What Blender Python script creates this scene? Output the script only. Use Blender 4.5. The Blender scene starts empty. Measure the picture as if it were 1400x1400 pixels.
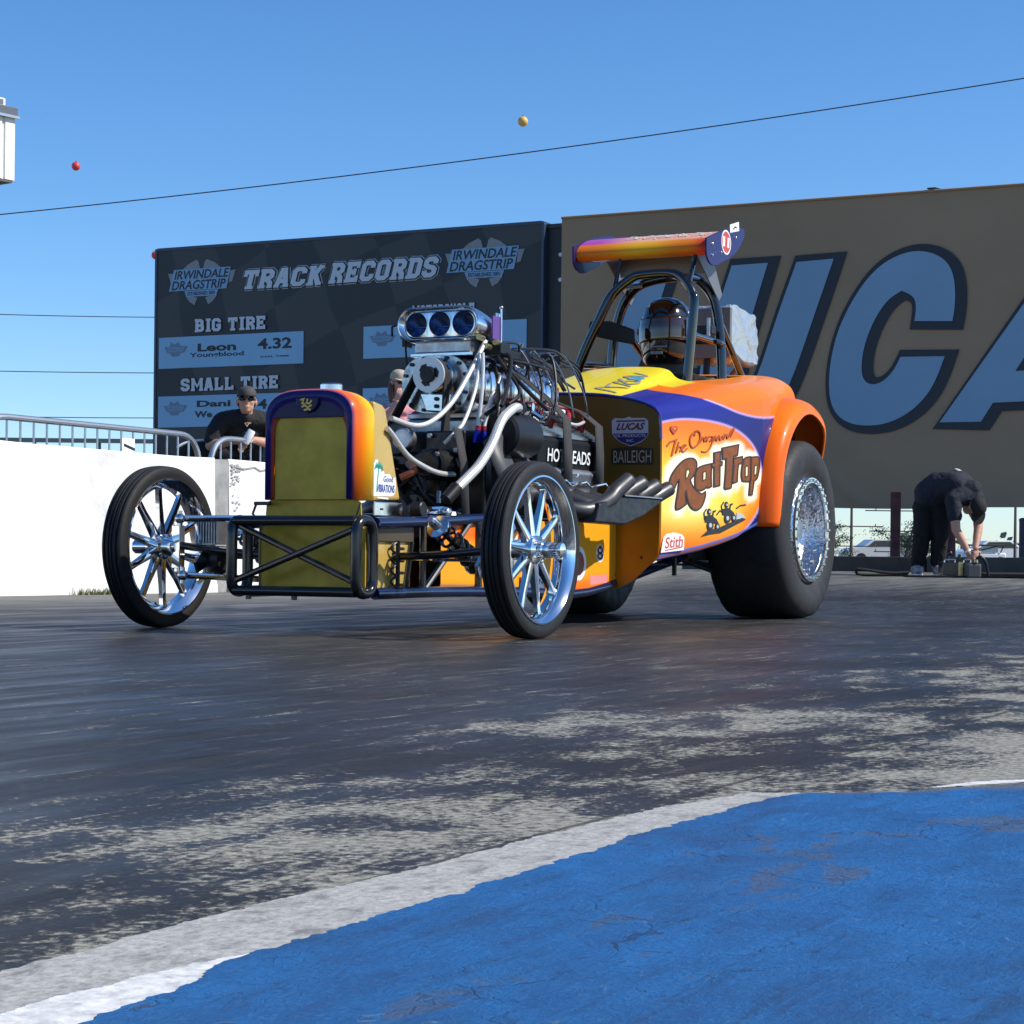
import bpy, bmesh, math, random
import numpy as np
from mathutils import Vector, Matrix, Euler
random.seed(7); rng = np.random.default_rng(7)
sc = bpy.context.scene
COL = sc.collection
PI = math.pi

# ------------------------------------------------------------------ camera
CAM_H = 0.29
cd = bpy.data.cameras.new('camera'); cam = bpy.data.objects.new('camera', cd); COL.objects.link(cam)
cd.sensor_width = 36.0; cd.lens = 72.0; cd.shift_y = 0.045; cd.clip_start = 0.05; cd.clip_end = 5000
_r = 0.0109; _c, _s = math.cos(_r), math.sin(_r)
cam.matrix_world = Matrix(((_c, -_s, 0, 0), (0, 0, -1, 0), (_s, _c, 0, CAM_H), (0, 0, 0, 1)))
sc.camera = cam

# ------------------------------------------------------------------ sky, sun, exposure
SUN_AZ = math.radians(-9)      # direction towards the sun, measured from +X (image right) towards +Y (away)
SUN_EL = math.radians(43)
w = bpy.data.worlds.new('World'); sc.world = w; w.use_nodes = True
nt = w.node_tree; bg = nt.nodes['Background']
sky = nt.nodes.new('ShaderNodeTexSky'); sky.sky_type = 'NISHITA'; sky.sun_disc = False
sky.sun_elevation = SUN_EL; sky.sun_rotation = PI/2 - SUN_AZ
sky.altitude = 100; sky.air_density = 0.8; sky.dust_density = 0.3; sky.ozone_density = 5.0
hs = nt.nodes.new('ShaderNodeHueSaturation'); hs.inputs['Saturation'].default_value = 1.18
nt.links.new(sky.outputs[0], hs.inputs['Color']); nt.links.new(hs.outputs[0], bg.inputs[0]); bg.inputs[1].default_value = 0.15
ld = bpy.data.lights.new('sun', 'SUN'); sun = bpy.data.objects.new('sun', ld); COL.objects.link(sun)
ld.energy = 5.0; ld.angle = math.radians(0.53); ld.color = (1.0, 0.95, 0.87)
sdir = Vector((math.cos(SUN_EL)*math.cos(SUN_AZ), math.cos(SUN_EL)*math.sin(SUN_AZ), math.sin(SUN_EL)))
sun.rotation_euler = sdir.to_track_quat('Z', 'Y').to_euler(); sun.location = (20, -4, 20)
sc.view_settings.view_transform = 'Standard'; sc.view_settings.look = 'None'
sc.view_settings.exposure = 0.2; sc.view_settings.gamma = 1.0; sc.view_settings.use_curve_mapping = False
sc.cycles.max_bounces = 8

# ------------------------------------------------------------------ frame of the drag strip: x across, y down the track
TH = math.radians(27); OX, OY = -0.66, 7.73
TRACK = Matrix.Translation((OX, OY, 0)) @ Matrix.Rotation(-TH, 4, 'Z')
def W(x, y, z=0): return TRACK @ Vector((x, y, z))

# ------------------------------------------------------------------ materials
MATS = {}
def mat(name, col, rough=0.5, metal=0.0, coat=0.0, var=None, bump=None, spec=None, attr=None, emit=None):
    if name in MATS: return MATS[name]
    m = bpy.data.materials.new(name); m.use_nodes = True; MATS[name] = m
    t = m.node_tree; b = t.nodes['Principled BSDF']
    b.inputs['Base Color'].default_value = (*col, 1); b.inputs['Roughness'].default_value = rough
    b.inputs['Metallic'].default_value = metal; b.inputs['Coat Weight'].default_value = coat
    b.inputs['Coat Roughness'].default_value = 0.04
    if spec is not None: b.inputs['Specular IOR Level'].default_value = spec
    src = None
    if attr:
        a = t.nodes.new('ShaderNodeAttribute'); a.attribute_name = attr; src = a.outputs['Color']
        t.links.new(src, b.inputs['Base Color'])
    co = t.nodes.new('ShaderNodeTexCoord')
    if var:
        n = t.nodes.new('ShaderNodeTexNoise'); n.inputs['Scale'].default_value = var[0]; n.inputs['Detail'].default_value = 6
        n.inputs['Roughness'].default_value = 0.65
        t.links.new(co.outputs['Object'], n.inputs['Vector'])
        r = t.nodes.new('ShaderNodeMapRange'); r.inputs[1].default_value = 0.3; r.inputs[2].default_value = 0.7
        r.inputs[3].default_value = 1 - var[1]; r.inputs[4].default_value = 1 + var[1]*0.6
        t.links.new(n.outputs['Fac'], r.inputs[0])
        mx = t.nodes.new('ShaderNodeMix'); mx.data_type = 'RGBA'; mx.blend_type = 'MULTIPLY'; mx.inputs[0].default_value = 1
        if src: t.links.new(src, mx.inputs[6])
        else: mx.inputs[6].default_value = (*col, 1)
        t.links.new(r.outputs[0], mx.inputs[7]); t.links.new(mx.outputs[2], b.inputs['Base Color'])
        r2 = t.nodes.new('ShaderNodeMapRange'); r2.inputs[1].default_value = 0.3; r2.inputs[2].default_value = 0.7
        r2.inputs[3].default_value = min(1, rough*1.25); r2.inputs[4].default_value = rough*0.85
        t.links.new(n.outputs['Fac'], r2.inputs[0]); t.links.new(r2.outputs[0], b.inputs['Roughness'])
    if bump:
        n = t.nodes.new('ShaderNodeTexNoise'); n.inputs['Scale'].default_value = bump[0]; n.inputs['Detail'].default_value = 4
        t.links.new(co.outputs['Object'], n.inputs['Vector'])
        bp = t.nodes.new('ShaderNodeBump'); bp.inputs['Strength'].default_value = bump[1]; bp.inputs['Distance'].default_value = bump[2] if len(bump) > 2 else 0.01
        t.links.new(n.outputs['Fac'], bp.inputs['Height']); t.links.new(bp.outputs[0], b.inputs['Normal'])
    if emit:
        b.inputs['Emission Color'].default_value = (*emit[0], 1); b.inputs['Emission Strength'].default_value = emit[1]
    return m

CHROME = mat('chrome', (0.86, 0.87, 0.88), 0.07, 1.0, bump=(9, 0.05, 0.01))
POLISH = mat('polished_aluminium', (0.74, 0.75, 0.77), 0.16, 1.0, var=(14, 0.18), bump=(25, 0.10, 0.004))
ALU = mat('cast_aluminium', (0.50, 0.50, 0.52), 0.38, 1.0, var=(20, 0.3), bump=(60, 0.2, 0.003))
STEEL = mat('galvanised_steel', (0.46, 0.48, 0.50), 0.36, 0.9, var=(12, 0.25))
BLACKG = mat('gloss_black_paint', (0.010, 0.010, 0.012), 0.20, 0.0, coat=0.25)
BLACK = mat('satin_black', (0.009, 0.009, 0.010), 0.4, spec=0.35, var=(18, 0.3))
RUBBER = mat('tyre_rubber', (0.016, 0.0155, 0.016), 0.55, spec=0.3, var=(22, 0.25), bump=(90, 0.15, 0.003))
SLICK = mat('slick_rubber', (0.027, 0.026, 0.026), 0.6, spec=0.3, var=(9, 0.3), bump=(70, 0.15, 0.003))
DARKMET = mat('dark_metal', (0.05, 0.05, 0.055), 0.35, 0.8, var=(25, 0.4))
HEADER = mat('header_coating', (0.060, 0.060, 0.062), 0.40, 0.55, var=(10, 0.35))
BELT = mat('belt_rubber', (0.012, 0.012, 0.012), 0.75)
WEB = mat('strap_webbing', (0.032, 0.031, 0.032), 0.85, bump=(300, 0.3, 0.002))
HOSE = mat('braided_hose', (0.62, 0.62, 0.60), 0.42, 0.55, bump=(420, 0.5, 0.002))
WIRE = mat('plug_wire_red', (0.40, 0.012, 0.02), 0.35, coat=0.3)
BLUEAN = mat('anodised_blue', (0.02, 0.04, 0.42), 0.25, 0.8)
REDAN = mat('anodised_red', (0.50, 0.03, 0.05), 0.25, 0.8)
BRASS = mat('brass_fitting', (0.55, 0.42, 0.20), 0.3, 0.9)
PAINT = mat('airbrushed_paint', (0.8, 0.2, 0.02), 0.34, coat=0.22, spec=0.08, attr='Col', bump=(5, 0.02, 0.01))
OLIVE = mat('gold_olive_panel', (0.52, 0.34, 0.03), 0.36, 0.1, coat=0.1, spec=0.25, var=(9, 0.22))
TAN = mat('gold_tan_cover', (0.56, 0.37, 0.09), 0.36, 0.2, coat=0.4, var=(6, 0.12))
AMBER = mat('amber_firewall', (0.30, 0.15, 0.025), 0.28, 0.3, coat=0.5, var=(4, 0.2))
NAVY = mat('navy_paint', (0.012, 0.009, 0.065), 0.3, coat=0.15, spec=0.15)
WHITED = mat('white_decal', (0.78, 0.78, 0.76), 0.4)
REDD = mat('red_decal', (0.55, 0.05, 0.03), 0.4)
BLACKD = mat('black_decal', (0.014, 0.014, 0.016), 0.4)
BROWN = mat('brown_lettering', (0.22, 0.066, 0.014), 0.4, coat=0.1, spec=0.2, var=(30, 0.25))
BLUED = mat('blue_decal', (0.03, 0.06, 0.30), 0.4)
GREEND = mat('green_decal', (0.05, 0.35, 0.25), 0.4)
PINK = mat('pink_decal', (0.75, 0.25, 0.24), 0.4)
GOLDD = mat('gold_decal', (0.55, 0.36, 0.08), 0.35, 0.5)
FOIL = mat('silver_foil', (0.58, 0.58, 0.57), 0.32, 0.7, bump=(30, 0.5, 0.008))
GREYP = mat('grey_plate', (0.16, 0.165, 0.17), 0.4, 0.3)

# ------------------------------------------------------------------ mesh building
class MB:
    def __init__(s): s.v = []; s.f = []
    def add(s, vs, fs):
        o = len(s.v); s.v += [tuple(p) for p in vs]; s.f += [tuple(i + o for i in f) for f in fs]; return s
    def box(s, x0, x1, y0, y1, z0, z1, mtx=None):
        vs = [Vector((x, y, z)) for x in (x0, x1) for y in (y0, y1) for z in (z0, z1)]
        if mtx is not None: vs = [mtx @ p for p in vs]
        return s.add(vs, [(0, 1, 3, 2), (4, 6, 7, 5), (0, 4, 5, 1), (2, 3, 7, 6), (0, 2, 6, 4), (1, 5, 7, 3)])
    def tube(s, pts, r, n=10, closed=False, caps=True):
        pts = [Vector(p) for p in pts]; m = len(pts)
        rad = r if isinstance(r, (list, tuple)) else [r]*m
        tang = []
        for i in range(m):
            a = pts[(i - 1) % m] if (closed or i > 0) else pts[i]
            b = pts[(i + 1) % m] if (closed or i < m - 1) else pts[i]
            d = (b - a); tang.append(d.normalized() if d.length > 1e-9 else Vector((0, 0, 1)))
        t0 = tang[0]; up = Vector((0, 0, 1)) if abs(t0.z) < 0.9 else Vector((1, 0, 0))
        nrm = (up - t0*up.dot(t0)).normalized(); vs = []
        for i in range(m):
            t = tang[i]; nrm = nrm - t*nrm.dot(t)
            if nrm.length < 1e-6: nrm = t.orthogonal()
            nrm.normalize(); bn = t.cross(nrm)
            for k in range(n):
                a = 2*PI*k/n; vs.append(pts[i] + (nrm*math.cos(a) + bn*math.sin(a))*rad[i])
        fs = []
        for i in range(m if closed else m - 1):
            j = (i + 1) % m
            for k in range(n):
                fs.append((i*n + k, i*n + (k + 1) % n, j*n + (k + 1) % n, j*n + k))
        if caps and not closed:
            fs.append(tuple(range(n - 1, -1, -1))); fs.append(tuple((m - 1)*n + k for k in range(n)))
        return s.add(vs, fs)
    def lathe(s, prof, mtx, n=32, closed=False):     # prof: (radius, height) about local Z of mtx
        vs = []; m = len(prof)
        for r, h in prof:
            for k in range(n):
                a = 2*PI*k/n; vs.append(mtx @ Vector((r*math.cos(a), r*math.sin(a), h)))
        fs = []
        for i in range(m if closed else m - 1):
            j = (i + 1) % m
            for k in range(n): fs.append((i*n + k, i*n + (k + 1) % n, j*n + (k + 1) % n, j*n + k))
        if not closed:
            if prof[0][0] > 1e-6: fs.append(tuple(range(n - 1, -1, -1)))
            if prof[-1][0] > 1e-6: fs.append(tuple((m - 1)*n + k for k in range(n)))
        return s.add(vs, fs)
    def ball(s, c, r, nu=16, nv=10, mtx=None):
        rx, ry, rz = r if isinstance(r, (tuple, list)) else (r, r, r)
        c = Vector(c); vs = []; fs = []
        R = mtx.to_3x3() if mtx is not None else None
        def tr(p):
            p = Vector(p)
            return c + (R @ p if R is not None else p)
        vs.append(tr((0, 0, -rz)))
        for i in range(1, nv):
            t = -PI/2 + PI*i/nv
            for k in range(nu):
                a = 2*PI*k/nu; vs.append(tr((rx*math.cos(t)*math.cos(a), ry*math.cos(t)*math.sin(a), rz*math.sin(t))))
        vs.append(tr((0, 0, rz)))
        for k in range(nu): fs.append((0, 1 + (k + 1) % nu, 1 + k))
        for i in range(nv - 2):
            for k in range(nu):
                a = 1 + i*nu; fs.append((a + k, a + (k + 1) % nu, a + nu + (k + 1) % nu, a + nu + k))
        last = len(vs) - 1; a = 1 + (nv - 2)*nu
        for k in range(nu): fs.append((a + k, a + (k + 1) % nu, last))
        return s.add(vs, fs)
    def prism(s, poly, d0, d1, fn):                  # poly in (u,v), fn(u,v,d) -> 3D; front face at d1
        n = len(poly)
        vs = [fn(u, v, d0) for u, v in poly] + [fn(u, v, d1) for u, v in poly]
        fs = [tuple(range(n - 1, -1, -1)), tuple(range(n, 2*n))]
        for k in range(n): fs.append((k, (k + 1) % n, n + (k + 1) % n, n + k))
        return s.add(vs, fs)
    def strip(s, pts, wd, d0, d1, fn, closed=False, asp=1.0):   # mitred ribbon of width wd, slab from d0 to d1; asp squeezes u
        P = []
        for p in pts:
            q = Vector((p[0]*asp, p[1]))
            if not P or (q - P[-1]).length > 1e-5: P.append(q)
        if closed and (P[0] - P[-1]).length < 1e-5: P.pop()
        m = len(P); L = []; Rr = []
        for i in range(m):
            a = P[(i - 1) % m] if (closed or i > 0) else None
            b = P[(i + 1) % m] if (closed or i < m - 1) else None
            da = (P[i] - a).normalized() if a is not None else None
            db = (b - P[i]).normalized() if b is not None else None
            if da is None: da = db
            if db is None: db = da
            na = Vector((-da.y, da.x)); nb = Vector((-db.y, db.x)); mm = na + nb
            if mm.length < 1e-3: mm = na
            mm.normalize(); k = min(1.6, 1/max(0.3, mm.dot(na)))
            h = wd[i]/2 if isinstance(wd, (list, tuple)) else wd/2
            L.append(P[i] + mm*h*k); Rr.append(P[i] - mm*h*k)
        vs = []
        for d in (d0, d1):
            for i in range(m):
                vs.append(fn(L[i].x/asp, L[i].y, d)); vs.append(fn(Rr[i].x/asp, Rr[i].y, d))
        fs = []; o = 2*m
        for i in range(m if closed else m - 1):
            j = (i + 1) % m
            fs.append((o + 2*i, o + 2*i + 1, o + 2*j + 1, o + 2*j)); fs.append((2*i, 2*j, 2*j + 1, 2*i + 1))
            fs.append((2*i, o + 2*i, o + 2*j, 2*j)); fs.append((2*i + 1, 2*j + 1, o + 2*j + 1, o + 2*i + 1))
        if not closed:
            fs.append((0, 1, o + 1, o)); fs.append((2*m - 2, o + 2*m - 2, o + 2*m - 1, 2*m - 1))
        return s.add(vs, fs)

def link(o, parent=None, label=None):
    COL.objects.link(o)
    if parent is not None: o.parent = parent
    if label: o['label'] = label
    return o
def obj(name, mb, m, parent=None, smooth=35, bev=None, label=None, mods=()):
    me = bpy.data.meshes.new(name)
    me.from_pydata([tuple(p) for p in mb.v], [], mb.f)
    bm = bmesh.new(); bm.from_mesh(me); bmesh.ops.recalc_face_normals(bm, faces=bm.faces); bm.to_mesh(me); bm.free()
    for q in (m if isinstance(m, (list, tuple)) else [m]): me.materials.append(q)
    if smooth:
        for p in me.polygons: p.use_smooth = True
        me.set_sharp_from_angle(angle=math.radians(smooth))
    o = bpy.data.objects.new(name, me); link(o, parent, label)
    if bev:
        b = o.modifiers.new('bevel', 'BEVEL'); b.width = bev; b.segments = 2; b.limit_method = 'ANGLE'; b.angle_limit = math.radians(40)
    return o
def tag(o, label, cat, group=None):
    o['label'] = label; o['category'] = cat
    if group: o['group'] = group
    return o
def thing(name, label, cat, x=0, y=0, z=0, rot=0.0, group=None, world=False):
    o = bpy.data.objects.new(name, None); COL.objects.link(o); o.empty_display_size = 0.1
    M = Matrix.Translation((x, y, z)) @ Matrix.Rotation(rot, 4, 'Z')
    o.matrix_world = M if world else TRACK @ M
    return tag(o, label, cat, group)
def put(o, x=0, y=0, z=0, rot=0.0, world=False):
    M = Matrix.Translation((x, y, z)) @ Matrix.Rotation(rot, 4, 'Z')
    o.matrix_world = M if world else TRACK @ M
    return o
def struct(o): o['kind'] = 'structure'; return o
def dup(root, label, x, y, z=0, rot=0.0, world=False):
    r = root.copy(); COL.objects.link(r); r['label'] = label; put(r, x, y, z, rot, world)
    for ch in list(root.children):
        c = ch.copy(); COL.objects.link(c); c.parent = r
        for g in ch.children:
            d = g.copy(); COL.objects.link(d); d.parent = c
    return r
def spline(pts, n=8):
    P = [Vector(p) for p in pts]; out = []
    for i in range(len(P) - 1):
        p0 = P[max(i - 1, 0)]; p1 = P[i]; p2 = P[i + 1]; p3 = P[min(i + 2, len(P) - 1)]
        for k in range(n):
            t = k/n; t2 = t*t; t3 = t2*t
            out.append(0.5*((2*p1) + (p2 - p0)*t + (2*p0 - 5*p1 + 4*p2 - p3)*t2 + (3*p1 - p0 - 3*p2 + p3)*t3))
    out.append(P[-1]); return out
def rounded(pts, rad, n=6, closed=False):            # polyline with arced corners
    P = [Vector(p) for p in pts]; out = []; m = len(P)
    for i in range(m):
        if not closed and i in (0, m - 1): out.append(P[i]); continue
        a, b, c = P[(i - 1) % m], P[i], P[(i + 1) % m]
        da = (a - b); dc = (c - b); r = min(rad, da.length*0.48, dc.length*0.48)
        p = b + da.normalized()*r; q = b + dc.normalized()*r
        for k in range(n + 1):
            t = k/n; out.append(p*(1 - t)**2 + b*2*t*(1 - t) + q*t*t)
    return out
AX = Matrix.Rotation(PI/2, 4, 'Y')                   # local Z -> +X
def axm(c, axis='X'):
    R = {'X': Matrix.Rotation(PI/2, 4, 'Y'), 'Y': Matrix.Rotation(-PI/2, 4, 'X'), 'Z': Matrix.Identity(4)}[axis]
    return Matrix.Translation(c) @ R
def aim(a, b):                                       # matrix whose local Z runs from a to b
    d = Vector(b) - Vector(a)
    return Matrix.Translation(a) @ d.to_track_quat('Z', 'Y').to_matrix().to_4x4()

# ------------------------------------------------------------------ lettering
def text_geo(s, bold=0.0, shear=0.0):
    cu = bpy.data.curves.new('lettering', 'FONT'); cu.body = s; cu.offset = bold; cu.shear = shear; cu.resolution_u = 3
    o = bpy.data.objects.new('lettering', cu); COL.objects.link(o)
    bpy.context.view_layer.update()
    me = bpy.data.meshes.new_from_object(o.evaluated_get(bpy.context.evaluated_depsgraph_get()))
    vs = [(v.co.x, v.co.y) for v in me.vertices]; fs = [tuple(p.vertices) for p in me.polygons]
    bpy.data.objects.remove(o); bpy.data.curves.remove(cu); bpy.data.meshes.remove(me)
    x0 = min(v[0] for v in vs); x1 = max(v[0] for v in vs); y0 = min(v[1] for v in vs); y1 = max(v[1] for v in vs)
    return [((x - x0)/(x1 - x0), (y - y0)/(y1 - y0)) for x, y in vs], fs
def text(mb, s, fn, u0, u1, v0, v1, d, bold=0.0, shear=0.0, slope=0.0):
    vs, fs = text_geo(s, bold, shear)
    return mb.add([fn(u0 + (u1 - u0)*a, v0 + (v1 - v0)*b + slope*a, d) for a, b in vs], fs)
hi, lo, mi = 5.3, 0.7, 3.0
ST = [(1, 0), (1, 6)]
OCT = [(1.3, hi), (2.7, hi), (3.3, 4.7), (3.3, 1.3), (2.7, lo), (1.3, lo), (.7, 1.3), (.7, 4.7)]
SLAB = {
 'T': [[(.3, hi), (3.7, hi)], [(2, hi), (2, 0)], '-', [(.45, 6), (.45, 3.9)], [(3.55, 6), (3.55, 3.9)], [(.9, .45), (3.1, .45)]],
 'R': [ST, [(1, hi), (2.7, hi), (3.3, 4.7), (3.3, 3.6), (2.7, mi), (1, mi)], [(2.0, mi), (3.2, 1.5), (3.2, 0)], '-', [(.1, .45), (2, .45)], [(.1, 5.55), (1, 5.55)], [(2.6, .45), (4, .45)]],
 'A': [[(.7, 0), (1.8, 6)], [(2.2, 6), (3.3, 0)], [(1, 1.9), (3, 1.9)], '-', [(0, .45), (1.5, .45)], [(2.5, .45), (4, .45)], [(1.1, 5.55), (2.4, 5.55)]],
 'C': [[(3.3, 3.9), (3.3, 4.7), (2.7, hi), (1.3, hi), (.7, 4.7), (.7, 1.3), (1.3, lo), (2.7, lo), (3.3, 1.3), (3.3, 2.1)]],
 'K': [ST, [(3.3, 6), (1.3, 2.6)], [(1.9, 3.4), (3.3, 0)], '-', [(.1, .45), (1.9, .45)], [(.1, 5.55), (1.9, 5.55)], [(2.5, 5.55), (4, 5.55)], [(2.5, .45), (4, .45)]],
 'E': [ST, [(1, hi), (3.7, hi)], [(1, mi), (2.8, mi)], [(1, lo), (3.7, lo)], '-', [(.1, .45), (1, .45)], [(.1, 5.55), (1, 5.55)], [(3.45, 6), (3.45, 4.1)], [(3.45, 0), (3.45, 1.9)], [(2.6, 3.9), (2.6, 2.1)]],
 'O': ['c', OCT],
 'D': [ST, [(1, hi), (2.7, hi), (3.3, 4.7), (3.3, 1.3), (2.7, lo), (1, lo)], '-', [(.1, .45), (1, .45)], [(.1, 5.55), (1, 5.55)]],
 'S': [[(3.3, 4.0), (3.3, 4.7), (2.7, hi), (1.3, hi), (.7, 4.7), (.7, 3.7), (1.3, 3.15), (2.7, 2.85), (3.3, 2.3), (3.3, 1.3), (2.7, lo), (1.3, lo), (.7, 1.3), (.7, 2.0)]],
 'B': [ST, [(1, hi), (2.6, hi), (3.2, 4.8), (3.2, 3.5), (2.6, mi), (1, mi)], [(2.4, mi), (2.8, mi), (3.4, 2.5), (3.4, 1.2), (2.8, lo), (1, lo)], '-', [(.1, .45), (1, .45)], [(.1, 5.55), (1, 5.55)]],
 'I': [[(2, 0), (2, 6)], '-', [(.9, .45), (3.1, .45)], [(.9, 5.55), (3.1, 5.55)]],
 'G': [[(3.3, 4.0), (3.3, 4.7), (2.7, hi), (1.3, hi), (.7, 4.7), (.7, 1.3), (1.3, lo), (2.7, lo), (3.3, 1.3), (3.3, 2.7), (2.0, 2.7)]],
 'M': [[(1, 0), (1, 6)], [(4.6, 0), (4.6, 6)], '-', [(1.1, 5.6), (2.8, 2.0), (4.5, 5.6)], [(.1, .45), (1.9, .45)], [(3.7, .45), (5.5, .45)], [(.2, 5.55), (1, 5.55)], [(4.6, 5.55), (5.4, 5.55)]],
 'L': [ST, [(1, lo), (3.7, lo)], '-', [(.1, .45), (1, .45)], [(.1, 5.55), (1.9, 5.55)], [(3.45, 0), (3.45, 2.1)]],
 'Y': [[(.6, 6), (2, 3), (3.4, 6)], [(2, 3), (2, 0)], '-', [(1, .45), (3, .45)]],
}
def slab(mb, s, fn, u0, u1, v0, v1, d, shear=0.0, pen=1.35, grow=0.0):
    adv = {'I': 3.0, ' ': 2.6, 'M': 5.9}
    tot = sum(adv.get(ch, 4.45) for ch in s) - 0.45
    sx = (u1 - u0)/tot; sy = (v1 - v0)/6.0; x = 0.0; k = 0
    for ch in s:
        if ch != ' ':
            t = pen; cl = False; off = -0.5 if ch == 'I' else 0.0
            for el in SLAB[ch]:
                if el == '-': t = pen*0.72; continue
                if el == 'c': cl = True; continue
                k += 1
                q = lambda a, b, dd, x=x, k=k: fn(u0 + sx*(x + a + off) + shear*sy*b, v0 + sy*b, d + dd + k*0.00015)
                mb.strip(el, t + grow, -0.002, 0, q, closed=cl)
        x += adv.get(ch, 4.45)
    return mb

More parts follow.
